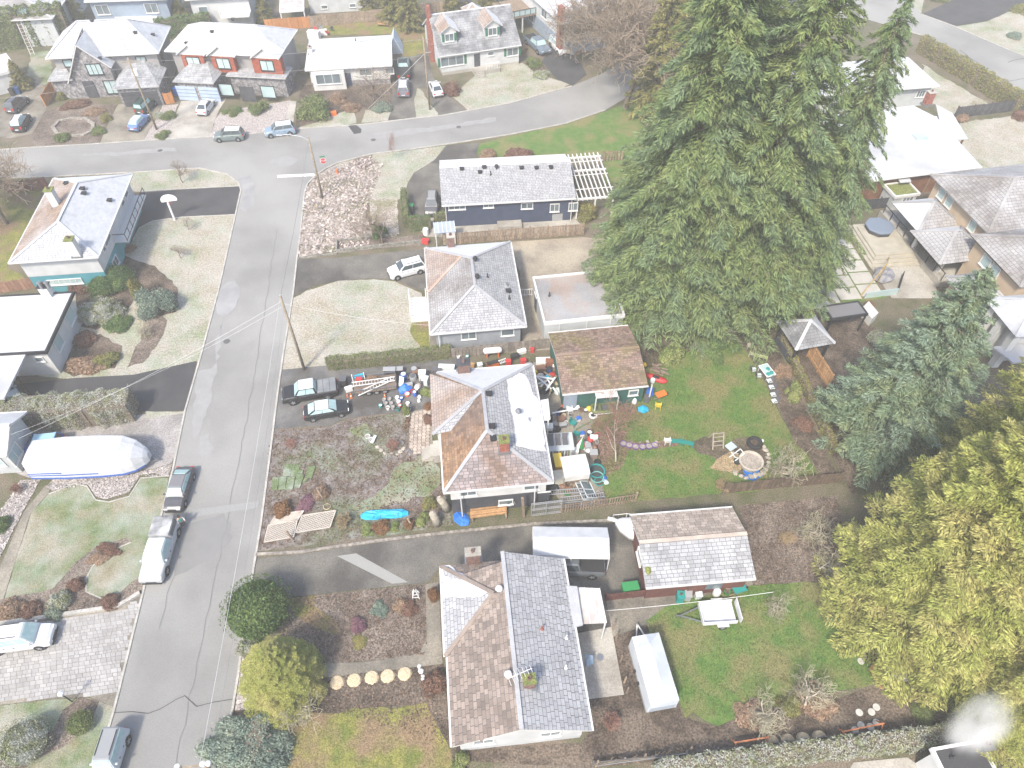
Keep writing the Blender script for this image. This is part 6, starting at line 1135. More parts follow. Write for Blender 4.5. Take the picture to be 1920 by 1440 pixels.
for s in (-.7,.7): mb.bar((-L*.45,s,.5),(L*.3,s,.5),.1).bar((L*.3,s,.5),(L*.55,0,.5),.1)
mb.build('trailer_frame', B['metal'], bo)
for s in (-1,1): w = link('wheel', wheel_mesh(.33)[0], bo, (-L*.15,s*.95,.33)); link('rim', wheel_mesh(.33)[1], w)
for k in range(7): x = -L*.45+L*.13*k; MB().tube([(x,-1.15,.62),(x+.05,-1.3,.15),(x+.1,-1.35,.05)],.015,4).build('tie_strap', B['trim'], bo)
# ---- open utility trailer on the southern lawn
def wheel_at(o, x, y, r=.3): w = link('wheel', wheel_mesh(r)[0], o, (x,y,r)); link('rim', wheel_mesh(r)[1], w)
c, rz_, W_, D_ = fit([(1313,1172),(1381,1167),(1372,1128),(1314,1131)], .6); tr = thing('utility_trailer', 'small open white utility trailer on the southern lawn', 'trailer', c, rz_); w, d = W_/2, D_/2
MB().box(-w,w,-d,d,.48,.56).build('bed', mat('trailer_white',(.62,.63,.64),(.5,.51,.52),s=2,rough=.5), tr); tw_ = MATS['trailer_white']
for s in (-1,1): MB().box(-w,w,s*d-.04,s*d+.04,.5,.95).build('side_panel', tw_, tr); MB().lathe([(.42,-.12),(.42,.12)],12,(.2,s*(d+.17),.34),M=Matrix.Rotation(R(90),4,'X')).build('mudguard', tw_, tr) if 0 else MB().box(-.25,.65,s*(d+.18)-.13,s*(d+.18)+.13,.62,.68).build('mudguard', tw_, tr); wheel_at(tr,.2,s*(d+.18))
MB().box(-w-.04,-w+.04,-d+.05,d-.05,.5,.95).build('front_panel', tw_, tr); MB().box(w+.25,w+.32,-d,d,.45,1.25).build('tailgate', tw_, tr); MB().bar((-w,-d*.7,.5),(-w-1.6,0,.5),.08).bar((-w,d*.7,.5),(-w-1.6,0,.5),.08).bar((-w-1.5,0,.5),(-w-1.9,0,.55),.1).build('drawbar', B['metal'], tr); MB().bar((-w-1.5,0,.05),(-w-1.5,0,.8),.06).build('jockey_stand', B['metal'], tr)
# ---- covered camper and tent carport
c, rz_, W_, D_ = fit([(1222,1322),(1272,1310),(1238,1186),(1184,1192)], 2.2); cv = thing('covered_trailer', 'tall trailer under a pale grey tarp cover on the southern lawn', 'trailer', c, rz_); w, d = W_/2, D_/2
TP = mat('tarp_grey', (.50,.54,.58), (.58,.61,.64), s=.8, bump=.6, bs=2.5, rough=.6)
MB().loft([[(x,-d,z),(x,d,z)] if 0 else [(-w-.05,y,.35),(-w,y,2.1),(0,y,zt),(w,y,2.1),(w+.05,y,.35)] for y,zt in ((-d,2.15),(-d+.9,2.65),(d-.9,2.65),(d,2.15))]).build('cover', TP, cv)
MB().box(-w+.1,w-.1,-d-.02,-d+.05,.4,1.2).build('skirt_panel', mat('tarp_dark',(.33,.37,.42)), cv); MB().bar((-.5,d,.45),(0,d+1.5,.45),.09).bar((.5,d,.45),(0,d+1.5,.45),.09).bar((0,d+1.3,.0),(0,d+1.3,.7),.08).build('drawbar', B['trim'], cv)
for s in (-1,1):
    MB().bar((s*(w+.08),-d,.3),(s*(w+.08),d,.3),.05).build('tie_rail', B['metal'], cv)
    for y in (-.4,.5): wheel_at(cv, s*(w-.1), y)
c, rz_, W_, D_ = fit([(1000,1043),(1141,1048),(1140,987),(999,988)], 2.4); tc = thing('tent_carport', 'white fabric tent carport on white poles over a dark truck', 'carport', c, rz_); w, d = W_/2, D_/2
MB().loft([[(x,-d,2.3),(x,-d*.92,2.55),(x,0,3.1+(.05 if k%2 else 0)),(x,d*.92,2.55),(x,d,2.3)] for k,x in enumerate(np.linspace(-w,w,9))]).build('canopy', mat('tent_fabric',(.50,.515,.53),(.57,.58,.59),s=1,bump=.7,bs=2,rough=.6), tc)
for x in (-w,0,w):
    for s in (-1,1): MB().tube([(x,s*(d-.03),0),(x,s*(d-.03),2.3)],.04,6).build('pole', B['trim'], tc); MB().box(x-.12,x+.12,s*d-.12,s*d+.12,0,.03).build('foot_plate', B['trim'], tc)
    MB().tube([(x,-d,2.28),(x,0,3.02),(x,d,2.28)],.03,5).build('roof_bow', B['trim'], tc)
for s in (-1,1): MB().tube([(-w,s*d,2.27),(w,s*d,2.27)],.035,5).build('side_rail', B['trim'], tc)
# ---- white boat stern behind the garage
c = at(1186,1000); wb = thing('white_boat', 'bow of a white boat sticking out beside the maroon garage', 'boat', c, heading((1200,1000),(1155,990)))
st = [(-2,.95,.5,.9,1.35),(.2,.95,.5,.95,1.4),(1.1,.6,.7,1.1,1.45),(1.6,.15,1.0,1.3,1.5)]
MB().loft([bring(*q) for q in st]).build('hull', mat('gelcoat',(.68,.68,.68),rough=.3), wb, True); MB().tube([(-1,-.8,1.9),(.8,-.6,1.95),(1.9,-.15,2.0),(1.9,.15,2.0),(.8,.6,1.95),(-1,.8,1.9)],.03,5).build('bow_rail', B['trim'], wb)
for x,y in ((.8,-.6),(.8,.6),(1.8,0)): MB().bar((x,y,1.35),(x,y,1.95),.04).build('rail_post', B['trim'], wb)
MB().bar((1.5,0,1.45),(2.3,0,1.55),.3,.1).build('bow_pulpit', B['trim'], wb); MB().box(-2,0,-.6,.6,1.3,1.75).build('cabin', B['trim'], wb, bevel=.1)
# ---------------------------------------------------------------- poles, wires, signs
POLE = mat('pole_wood', (.21,.17,.125), (.28,.23,.17), s=2, spk=.25, spks=6); GALV = mat('galvanised', (.42,.43,.44), rough=.45, metal=.4)
def pole(label, u, v, h, r=.15): 
    o = thing('utility_pole', label, 'pole', at(u,v)); MB().tube([(0,0,0),(0,0,h*.5),(0,0,h)], [r,r*.85,r*.7], 10).build('shaft', POLE, o, True); return o
p1 = pole('plain wooden utility pole at the north-west corner of the lot', 571,693,10.2); MB().lathe([(.12,10.2),(.12,10.26)],8).build('cap', GALV, p1)
p2 = pole('wooden pole with street light beside the stop line', 605,372,8.6)
MB().tube([(0,0,8.2),(-.8,.1,8.75),(-2.2,.2,9.0),(-3.0,.25,9.0)],.05,6).build('lamp_arm', GALV, p2); MB().box(-3.7,-2.95,.1,.4,8.9,9.06).build('lamp_head', GALV, p2, bevel=.05)
p3 = pole('utility pole with transformer in front of the stone house', 294,243,10.4); MB().lathe([(.28,0),(.3,.1),(.3,.8),(.22,.9)],10,(.4,0,8.0)).build('transformer', B['trim'], p3); MB().bar((-.9,0,9.8),(.9,0,9.8),.1).build('crossarm', POLE, p3)
p4 = pole('tall utility pole left of the cape-style house', 806,206,10.8); MB().bar((-.7,0,10.3),(.7,0,10.3),.1).build('crossarm', POLE, p4); MB().bar((0,0,8.5),(.9,-.3,8.7),.07).build('bracket', GALV, p4)
q5 = at(382,1434,10); p5 = thing('utility_pole', 'utility pole whose top just shows at the bottom of the street', 'pole', (q5.x,q5.y,0)); MB().tube([(0,0,0),(0,0,10)],[.16,.11],10).build('shaft', POLE, p5, True)
for x in (-1.4,.0,.3): MB().lathe([(.06,0),(.16,.05),(.16,.25),(.05,.3)],8,(x,0,10)).build('insulator', B['trim'], p5)
MB().bar((-1.6,0,9.95),(.5,0,9.95),.1).build('crossarm', POLE, p5)
WIRE = mat('wire', (.20,.20,.20), rough=.5); WIREP = mat('wire_pale', (.55,.55,.55), rough=.5)
def wire(label, a, b, sag=.5, m=WIRE, r=.02):
    a, b = Vector(a), Vector(b); pts = [a.lerp(b, k/14)-Vector((0,0,4*sag*(k/14)*(1-k/14))) for k in range(15)]; o = MB().tube(pts, r, 4).build('overhead_wire', m); tag(o, label, 'wire')
tops = {k: Vector((o.location.x, o.location.y, h)) for k, o, h in ((1,p1,10.1),(2,p2,8.4),(3,p3,9.9),(4,p4,10.4),(5,p5,10.1))}
wire('pale overhead wire running down the street to the bottom pole', tops[1], tops[5]+Vector((-.2,0,0)), .5, WIREP, .014); wire('second overhead wire beside the street kerb at the bottom', tops[1]+Vector((.3,0,-.5)), tops[5]+Vector((.4,0,0)), .7, WIRE, .008)
wire('overhead wire between the lot pole and the street light pole', tops[1], tops[2], .4); wire('service wire from the lot pole to the left edge house', tops[1]-Vector((0,0,.6)), at(35,822,4.2), .5, WIREP, .011); wire('lower service wire to the left edge house', tops[1]-Vector((0,0,1.2)), at(20,815,4.0), .8, WIREP, .009)
wire('overhead wire along the cross street upper line', tops[3], tops[4], .6); wire('overhead wire along the cross street lower line', tops[3]-Vector((0,0,2.2)), tops[4]-Vector((0,0,2.2)), .8); wire('service wire to the big stone house', tops[3]-Vector((0,0,.8)), at(100,130,5), .4); wire('overhead wire running off to the left from the transformer pole', tops[3]-Vector((0,0,2.0)), at(-80,190,6), .6)
wire('guy wire slanting down from the tall pole by the cape-style house', tops[4]-Vector((0,0,2)), at(690,204,0), .05, WIREP); wire('service wire to the cape-style house', tops[4]-Vector((0,0,.5)), at(960,95,3.4), .5); wire('service wire from the street light pole to the grey bungalow', tops[1]-Vector((0,0,.9)), at(808,610,3.6), .4, WIREP, .015)
wire('white clothesline across the southern lawn', at(1137,1145,1.8), at(1450,1110,1.9), .25, B['trim'], .022)
RED = paint(.50,.03,.03,.5,'sign_red'); SIGNW = paint(.75,.75,.74,.5,'sign_white')
sg = thing('stop_sign', 'red stop sign on a thin post at the street corner', 'sign', at(612,329), R(8)); MB().tube([(0,0,0),(0,0,2.6)],.035,6).build('post', GALV, sg)
M8 = Matrix.Rotation(R(90),4,'X') @ Matrix.Rotation(R(22.5),4,'Z'); MB().lathe([(.42,-.012),(.42,.012)],8,(0,-.06,2.25),M=M8).build('rim', SIGNW, sg); MB().lathe([(.385,-.008),(.385,.008)],8,(0,-.075,2.25),M=M8).build('plate', RED, sg)
tx = bpy.data.curves.new('lettering','FONT'); tx.body = 'STOP'; tx.size = .34; tx.align_x = 'CENTER'; tx.align_y = 'CENTER'; tx.extrude = .004; tx.materials.append(SIGNW); to = link('lettering_curve', tx); bpy.context.view_layer.update(); me_ = bpy.data.meshes.new_from_object(to.evaluated_get(bpy.context.evaluated_depsgraph_get())); bpy.data.objects.remove(to); to = link('lettering', me_, sg, (0,-.092,2.25)); to.rotation_euler.x = R(90)
MB().box(-.35,.35,-.02,.0,2.75,2.92).build('street_name_plate', paint(.02,.22,.10), sg)
hy = thing('fire_hydrant', 'small orange fire hydrant on the corner bank', 'hydrant', at(633,326)); OR = paint(.62,.14,.03,.5,'hydrant_orange')
MB().lathe([(.2,0),(.2,.06),(.13,.08),(.13,.55),(.17,.57),(.16,.68),(.06,.78)],12).build('barrel', OR, hy)
for s in (-1,1): MB().lathe([(.07,0),(.07,.16)],8,(0,0,.45),M=Matrix.Rotation(R(90*s),4,'Y')).build('nozzle', OR, hy)
tag(MB().tube([tuple(at(593,386)),tuple(at(593,386,1.5))],.05,6).build('marker_post', paint(.7,.5,.05)), 'thin yellow marker post on the corner bank', 'post')
bh = thing('basketball_hoop', 'white basketball hoop beside the black driveway', 'hoop', at(328,413), R(8)); MB().tube([(0,0,0),(.05,0,2.6),(.25,0,3.0)],.13,8).build('post', SIGNW, bh)
_bb = [(.95*math.cos(t), .72*math.sin(t)) for t in np.linspace(-.35,math.pi+.35,14)]; MB().loft([[Vector((.3+x,y_,3.0+z)) for x,z in _bb] for y_ in (-.03,.03)]).build('backboard', SIGNW, bh)
MB().lathe([(.24,0),(.26,.02),(.24,.04)],14,(.3,-.32,2.7),cap=False).build('rim', RED, bh)
lp = thing('garden_lamp', 'small black lamp post with white head at the paver driveway', 'lamp', at(136,1316)); MB().tube([(0,0,0),(0,0,1.6)],.05,6).build('post', B['black'], lp); MB().lathe([(.1,1.6),(.17,1.65),(.2,1.9),(.06,2.02)],8).build('lantern', SIGNW, lp)
# ---------------------------------------------------------------- fences
def fence(label, px, h=1.6, m=None, step=.3, wd=None, post=2.4, rail=True, gap=.02, name='fence', base=0, rails=None):
    P = [at(*p) for p in px]; c = P[0].lerp(P[-1], .5); o = thing(name, label, 'fence', c); m = m or B['wood']; bm = {}
    for a, b in zip(P, P[1:]):
        L = (b-a).length; d = (b-a)/L; ang = math.atan2(d.y, d.x); n = max(1, int(L/step)); st = L/n; key = round(st, 3)
        if key not in bm: bm[key] = MB().box(-st/2+gap, st/2-gap, -.012, .012, .04, h).mesh('board', m)
        for k in range(n): 
            q = a+d*(k+.5)*st-c; x = link('board', bm[key], o, q+Vector((0,0,base+rng.uniform(-.03,.03))), ang)
        np_ = max(1, round(L/post)); pmesh = bm.setdefault('p', MB().box(-.06,.06,-.06,.06,0,h+.12).mesh('post', m))
        for k in range(np_+1): link('post', pmesh, o, a+d*L*k/np_-c+Vector((-d.y,d.x,0))*.09, ang)
        for z in (rails or (h*.22, h*.88)): MB().bar(a-c+Vector((-d.y,d.x,0))*.045+Vector((0,0,z+base)), b-c+Vector((-d.y,d.x,0))*.045+Vector((0,0,z+base)), .05, .09).build('rail', m, o)
    return o
fence('brown board fence behind the navy house', [(832,460),(960,450),(1094,441)], 1.7)
fence('grey board fence along the north side of the lot', [(848,672),(1010,655),(1040,652)], 1.5, mat('grey_boards',(.24,.21,.18),(.17,.15,.13),s=3,spk=.3,obj=.2), .35)
fence('open picket fence at the south edge of the cluttered lot', [(1052,962),(1120,952),(1192,941)], 1.3, B['wood'], .22, gap=.06)
fence('dark board fence behind the maroon garage', [(1355,926),(1470,914),(1575,905)], 1.6, mat('dark_boards',(.10,.075,.055),(.15,.11,.08),s=3,obj=.2), .32)
fence('leaning tan cedar fence panel by the gazebo', [(1552,728),(1514,668)], 2.0, B['cedar'], .3)
fence('red-brown fence left of the white and teal house', [(15,362),(92,354)], 1.6, B['maroon'], .4); fence('red-brown fence behind the flat-roofed house', [(-10,552),(82,538)], 1.5, mat('russet_boards',(.24,.13,.09),(.30,.17,.12),s=3,obj=.2), .4)
fence('long grey-brown fence behind the snow-white bungalow', [(583,52),(700,40),(840,22)], 1.9, B['wood'], .7); fence('orange cedar fence beside the modern house', [(500,58),(582,52)], 1.9, mat('orange_cedar',(.40,.17,.06),(.46,.21,.08),s=2,obj=.1), .6)
fence('slatted black fence by the right edge lawn', [(1788,222),(1850,215),(1925,205)], 1.8, mat('black_boards',(.05,.05,.055),(.08,.08,.085),s=2,obj=.2), .4); fence('dark picket fence beside the pergola', [(1130,303),(1168,300)], 1.5, B['wood'], .4, gap=.08)
fence('short orange cedar fence left of the stone house', [(88,200),(104,172)], 1.8, MATS['orange_cedar'], .5); fence('short orange cedar gate right of the wide garage door', [(312,196),(328,193)], 1.7, MATS['orange_cedar'], .5)
fence('low dark plank fence above the bottom right hedge', [(1112,1436),(1400,1405),(1610,1380),(1790,1364)], .7, mat('dark_planks',(.13,.12,.115),(.18,.17,.16),s=2,obj=.15), .9, rails=(.72,)); fence('maroon gate and fence beside the green bins', [(1135,1127),(1212,1118)], 1.2, B['maroon'], .3)
fence('dark timber wall beside the pool pavilion', [(1615,395),(1675,388)], 1.6, B['dark'], .6)
kerb([(632,455),(632,474),(700,466),(800,455)], .25, .5, mat('rock_wall',(.17,.16,.14),(.24,.23,.2),s=2,spk=.4,spks=4), 'retaining_wall'); kerb([(632,455),(700,446),(745,442)], .2, .35, MATS['rock_wall'], 'retaining_wall'); kerb([(558,486),(632,476)], .2, .2, MATS['rock_wall'], 'retaining_wall')
kerb([(100,240),(112,228),(135,223),(160,224),(176,234),(174,246),(158,254),(130,257),(108,252),(100,240)], .5, .25, MATS['stone_edging'], 'stone_circle')
for a in ([(1080,806),(1117,786),(1118,800),(1125,808),(1132,811)],): kerb(a, .12, .12, mat('green_edging',(.12,.18,.09)), 'lawn_edging')
# ---------------------------------------------------------------- small things
C_ = lambda r,g,b: paint(r,g,b,.5)
COLS = dict(white=C_(.70,.70,.69), red=C_(.50,.04,.04), blue=C_(.03,.12,.45), cyan=C_(.02,.40,.62), teal=C_(.02,.24,.22), green=C_(.03,.22,.07), orange=C_(.68,.16,.03), yellow=C_(.72,.52,.06), grey=C_(.30,.31,.32), black=PLAS, brown=C_(.20,.11,.07), purple=C_(.16,.10,.26), tan=C_(.45,.36,.24), pale=C_(.55,.60,.60), silver=GALV, darkgrey=C_(.10,.10,.11))
FILL = dict(soil=G['soil'], frost=MATS['frost_sheet'], water=mat('water_dark',(.05,.06,.06),rough=.05), stone=mat('pot_stone',(.34,.30,.26),(.25,.22,.19),s=4,spk=.4))
def pot(label, u, v, r=.22, h=.38, col='grey', fill='soil', name='pot', cat='pot', group=None, flare=1.2, n=14):
    o = thing(name, label, cat, at(u,v), 0, group); MB().lathe([(r*.78,0),(r*.8,.02),(r,h*.9),(r*1.06,h*.9),(r*1.06,h),(r*.92,h),(r*.88,h*.8)],n,cap=False).build('shell', COLS.get(col,col), o); MB().lathe([(.01,h*.78),(r*.9,h*.8)],n,cap=False).build('contents', FILL.get(fill) or COLS[fill], o); return o
def bucket(label, u, v, col='white', fill='frost', r=.19, h=.4, **k):
    o = pot(label, u, v, r, h, col, fill, 'bucket', 'bucket', **k); MB().tube([(-r,0,h*.9),(-r*.7,.12,h*.6),(0,.2,h*.55),(r*.7,.12,h*.6),(r,0,h*.9)],.012,4).build('handle', GALV, o); return o
def crate(label, u, v, w=.6, d=.45, h=.4, col='grey', lid=None, name='box', cat='box', rz=None, z=0):
    o = thing(name, label, cat, at(u,v)+Vector((0,0,z)), rng.uniform(-.3,.3) if rz is None else rz); m = COLS.get(col,col); MB().box(-w/2,w/2,-d/2,d/2,0,h).build('body', m, o, bevel=.02); MB().box(-w/2-.03,w/2+.03,-d/2-.03,d/2+.03,h,h+.06).build('lid', COLS.get(lid,lid) or m, o, bevel=.015); return o
def barrel(label, u, v, r=.3, h=.85, col='blue', top=None):
    o = thing('barrel', label, 'barrel', at(u,v)); MB().lathe([(r*.9,0),(r,.1),(r,h*.33),(r*1.04,h*.36),(r,h*.4),(r,h*.64),(r*1.04,h*.67),(r,h*.7),(r*.95,h)],14).build('drum', COLS.get(col,col), o); MB().lathe([(r*.8,h),(r*.8,h+.03)],14).build('lid', COLS.get(top or col), o); return o
def plank(label, a, b, w=.2, t=.04, col=None, z=.1, name='plank', z2=None, cat='plank'):
    o = MB().bar(at(*a)+Vector((0,0,z)), at(*b)+Vector((0,0,z if z2 is None else z2)), w, t).build(name, col or B['wood']); return tag(o, label, cat)
def ladder(label, a, b, z=.3, w=.42, n=14, z2=None, m=None, up=(0,0,1)):
    A, Bv = at(*a)+Vector((0,0,z)), at(*b)+Vector((0,0,z if z2 is None else z2)); o = thing('ladder', label, 'ladder', A); d = Bv-A; s = Vector((-d.y,d.x,0)).normalized()*w/2; m = m or GALV
    for q in (s,-s): MB().bar(q,d+q,.05,.09).build('stile', m, o)
    for k in range(n): p = d*(k+.5)/n; MB().bar(p+s,p-s,.035).build('rung', m, o)
    return o
def tyre(label, u, v, r=.35, w=.22, z=0, m=TYRE, fill=None):
    o = thing('tyre', label, 'tyre', at(u,v)+Vector((0,0,z))); MB().lathe([(r*.58,0),(r*.9,0),(r,w*.3),(r,w*.7),(r*.9,w),(r*.58,w),(r*.58,0)],20,cap=False).build('casing', m, o, True); MB().lathe([(.01,w*.4),(r*.6,w*.4)],16,cap=False).build('inside', FILL.get(fill,PLAS), o); return o
def bag(label, u, v, r=.35, h=.3, col='white', name='sack', sx=1.3, z=0):
    m_ = COLS.get(col,col); k = ('bag', m_.name)
    if k not in _bl:
        mb = MB(); rr = random.Random(3); mb.lathe([(.75,0),(1,.15),(1.02,.45),(.8,.8),(.4,.97),(.05,1)],11); mb.v = [(x*rr.uniform(.85,1.12),y*rr.uniform(.85,1.12),z_*rr.uniform(.88,1.08)) for x,y,z_ in mb.v]; _bl[k] = mb.mesh(name, m_, True)
    o = link(name, _bl[k], None, at(u,v)+Vector((0,0,z)), rng.uniform(0,3)); o.scale = (r*sx,r,h); return tag(o, label, name)
def chair(label, u, v, face, col='white', kind='plastic', seat=.43, group=None):
    o = thing('chair', label, 'chair', at(u,v), face, group); m = COLS.get(col,col)       # faces local -y
    for x in (-.23,.23):
        for y in (-.22,.22): MB().bar((x*1.1,y*1.15,0),(x,y,seat),.05).build('leg', m, o)
        MB().bar((x*1.15,-.22,seat+.22),(x*1.15,.24,seat+.24),.06,.04).build('armrest', m, o); MB().bar((x*1.12,-.2,seat),(x*1.15,-.2,seat+.22),.04).build('arm_post', m, o)
    MB().box(-.26,.26,-.26,.24,seat-.02,seat+.03).build('seat', COLS['pale'] if kind == 'frame' else m, o, bevel=.01); MB().loft([[(-.26,.22,seat),(.26,.22,seat),(.26,.27,seat),(-.26,.27,seat)],[(-.24,.34,seat+.5),(.24,.34,seat+.5),(.24,.38,seat+.5),(-.24,.38,seat+.5)]]).build('backrest', m, o); return o
def cone(label, u, v, s=1.0):
    o = thing('traffic_cone', label, 'cone', at(u,v)); MB().box(-.2*s,.2*s,-.2*s,.2*s,0,.04).build('foot', COLS['orange'], o); MB().lathe([(.15*s,.04),(.03*s,.7*s)],12).build('cone_body', COLS['orange'], o); MB().lathe([(.104*s,.3*s),(.077*s,.45*s)],12,cap=False).build('band', SIGNW, o); bpy.data.objects[o.children[-1].name].scale = (1.04,1.04,1)
def blob(name, label, cat, pts, w, h, m, z=0, seg=9, seed=1, wob=.12):
    P = [at(*p) for p in pts]; rr = random.Random(seed); rings = []; Q = smooth_poly(P,0,.45,closed=False)
    for i, p in enumerate(Q):
        d = (Q[min(i+1,len(Q)-1)]-Q[max(i-1,0)]).normalized(); n = Vector((-d.y,d.x,0)); f = min(1,.45+.9*min(i,len(Q)-1-i)/2); rings.append([p+n*math.cos(t)*w/2*f*rr.uniform(1-wob,1+wob)+Vector((0,0,z+max(.0,math.sin(t))*h*f*rr.uniform(1-wob,1+wob))) for t in np.linspace(-.15,math.pi+.15,seg)])
    return tag(MB().loft(rings).build(name, m), label, cat)
TARP = mat('blue_tarp',(.02,.34,.58),(.03,.42,.66),s=3,bump=1,bs=5,rough=.4); TARPD = mat('deep_blue_tarp',(.02,.12,.46),(.03,.18,.56),s=3,bump=1,bs=5,rough=.4)
# -- driveway end of the lot
tr = thing('junk_trailer', 'flatbed trailer heaped with brush and ladders in the driveway', 'trailer', at(705,727), heading((668,737),(745,728))); DK = mat('rusty_deck',(.13,.10,.08),(.18,.14,.11),s=2)
MB().box(-2.1,2.1,-.95,.95,.55,.65).build('deck', DK, tr); MB().bar((-2.1,0,.5),(-3.1,0,.5),.1).build('drawbar', B['metal'], tr)
for s in (-1,1):
    for x in (-.7,.1,.9): wheel_at(tr,x,s*.85,.3)
    MB().bar((-2.1,s*.95,1.0),(2.1,s*.95,1.0),.06).build('side_rail', B['metal'], tr)
    for k in range(5): MB().bar((-2.05+1.02*k,s*.95,.6),(-2.05+1.02*k,s*.95,1.0),.05).build('stake', B['metal'], tr)
o = tree('brush_pile','heap of frosted brown brush on the flatbed trailer',at(705,722)+Vector((0,0,.6)),bBush,0,(.8,.5,.45),cat='brush'); shrub('matted dead brush on the flatbed trailer',706,722,1.0,.5,'brown',.6,'brush_heap').location.z = .65
ladder('white extension ladder on top of the brush trailer', (663,735),(743,724), 1.15, .5, 14, m=COLS['white']); ladder('second white ladder slanting off the brush trailer', (672,745),(738,724), .5, .45, 12, 1.2, m=COLS['white'])
crate('dark wheeled bin behind the black pickup',646,722,.6,.7,1.0,'black','darkgrey','wheelie_bin','bin'); crate('white panel box beside the trailer drawbar',655,733,.7,.35,.5,'white'); crate('turquoise cooler on the trailer side',674,712,.9,.5,.5,'cyan'); crate('red toolbox on the trailer edge',676,722,.6,.3,.35,'red',z=.66)
plank('white rail standing by the turquoise cooler',(664,722),(664,722.2),.08,.08,COLS['white'],.1,'rail',1.6,'rail'); plank('second white rail right of the turquoise cooler',(686,718),(686,718.2),.08,.08,COLS['white'],.1,'rail',1.6,'rail')
cone('orange cone nearest the black sedan',659,746,1); cone('short fallen orange cone by the trailer',652,744,.7); cone('small orange cone near the buckets',722,744,.75)
for i,(u,v,c,f) in enumerate([(714,764,'teal','frost'),(721,753,'grey','stone'),(731,752,'grey','stone'),(724,760,'grey','stone'),(734,760,'grey','stone'),(728,768,'white','stone'),(737,767,'grey','stone'),(745,749,'white','frost'),(753,750,'blue','frost'),(748,757,'white','frost'),(750,764,'red','frost'),(747,770,'teal','soil'),(765,760,'white','frost'),(768,769,'grey','water')]):
    gray = c == 'grey' and f == 'stone'
    bucket('grey stone-topped pail in the driveway pail cluster' if gray else ['teal pail at the left of the driveway pail cluster','','','','','white pail at the front of the pail cluster','','white pail at the back of the pail cluster','blue pail behind the pail cluster','white pail above the red pail','red pail in the driveway pail cluster','teal pail below the red pail','white pail right of the pail cluster','grey water-filled pail by the pavers'][i],u,v,c,f,group='driveway pails')
blob('tarp','deep blue tarp over a heap at the driveway end','tarp',[(748,735),(772,728)],1.4,.9,TARPD,0,9,2); plank('white board leaning on the blue tarp heap',(752,728),(756,722),.5,.03,COLS['pale'],.2,'board',1.3,'board')
bucket('orange-rimmed bucket right of the blue tarp heap',764,742,'orange','frost',r=.25,h=.35); barrel('blue and white drum by the front corner',778,742,.2,.6,'blue','white'); bag('white jug pile by the front corner',787,746,.2,.35,'white','jug',1); bag('white jug nearer the pavers',786,753,.18,.35,'white','jug',1); bag('pinkish sack by the junk heap',784,727,.3,.45,mat('pink_sack',(.5,.42,.42)))
barrel('blue drum with white lid against the north hedge',758,712,.3,.9,'blue','white'); barrel('grey steel drum beside the blue drum',775,712,.35,.6,'grey','darkgrey'); barrel('black drum behind the grey steel drum',777,698,.35,.6,'darkgrey','grey'); crate('white appliance at the house corner',793,710,.7,.6,1.0,'white'); crate('pale washing machine beside the white appliance',798,720,.6,.6,.9,'pale','white'); crate('blue-grey cabinet at the north fence',732,703,1.2,.5,.9,'darkgrey','grey'); crate('dark parts bin at the north fence',748,700,.9,.5,.7,'black','grey')
tyre('bare tyre between the drums and the tarp',770,722,.34); bag('dark refuse sack under the house corner',796,735,.35,.5,'black'); bag('second dark refuse sack by the drums',788,735,.3,.4,'black')
for i,(u,v) in enumerate([(763,793),(764,800),(758,804),(765,787)]): pot(['upper','second','third','topmost'][i]+' brown pot in the row left of the pavers',u,v,.2,.3,'brown')
pot('white pot holding a tall yucca at the pavers',765,781,.24,.4,'white'); yc = shrub('tall spiky green yucca beside the pavers',763,780,.35,1.6,'lime',None,'yucca',0); yc.location.z = .3
pot('stone planter beside the front yard shrub',690,821,.25,.3,'pale','stone','planter'); pot('second stone planter beside the front yard shrub',697,827,.25,.3,'pale','stone','planter'); plank('white plank bench by the stone planters',(698,834),(705,820),.25,.08,COLS['white'],.3)
# pavers of the front path, each its own stone
O, U, V = at(771,775), at(808,767)-at(771,775), at(766,856)-at(771,775); PV = mat('paver',(.34,.28,.24),(.42,.36,.31),s=2,obj=.18,spk=.15); nu, nv = 5, 13
pth = struct(MB().add([O+Vector((0,0,.045)),O+U+Vector((0,0,.045)),O+U+V+Vector((0,0,.045)),O+V+Vector((0,0,.045))],[(0,1,2,3)]).build('paved_path', G['soil'])); pme = MB().box(-.5,.5,-.5,.5,0,1).mesh('paver', PV)
for i in range(nu):
    for j in range(nv):
        p = O+U*((i+.5)/nu)+V*((j+.5)/nv); x = link('paver', pme, pth, p+Vector((0,0,.046))); x.rotation_euler.z = math.atan2(U.y,U.x)+rng.uniform(-.02,.02); x.scale = (U.length/nu-.05,V.length/nv-.05,.05+rng.uniform(0,.015))
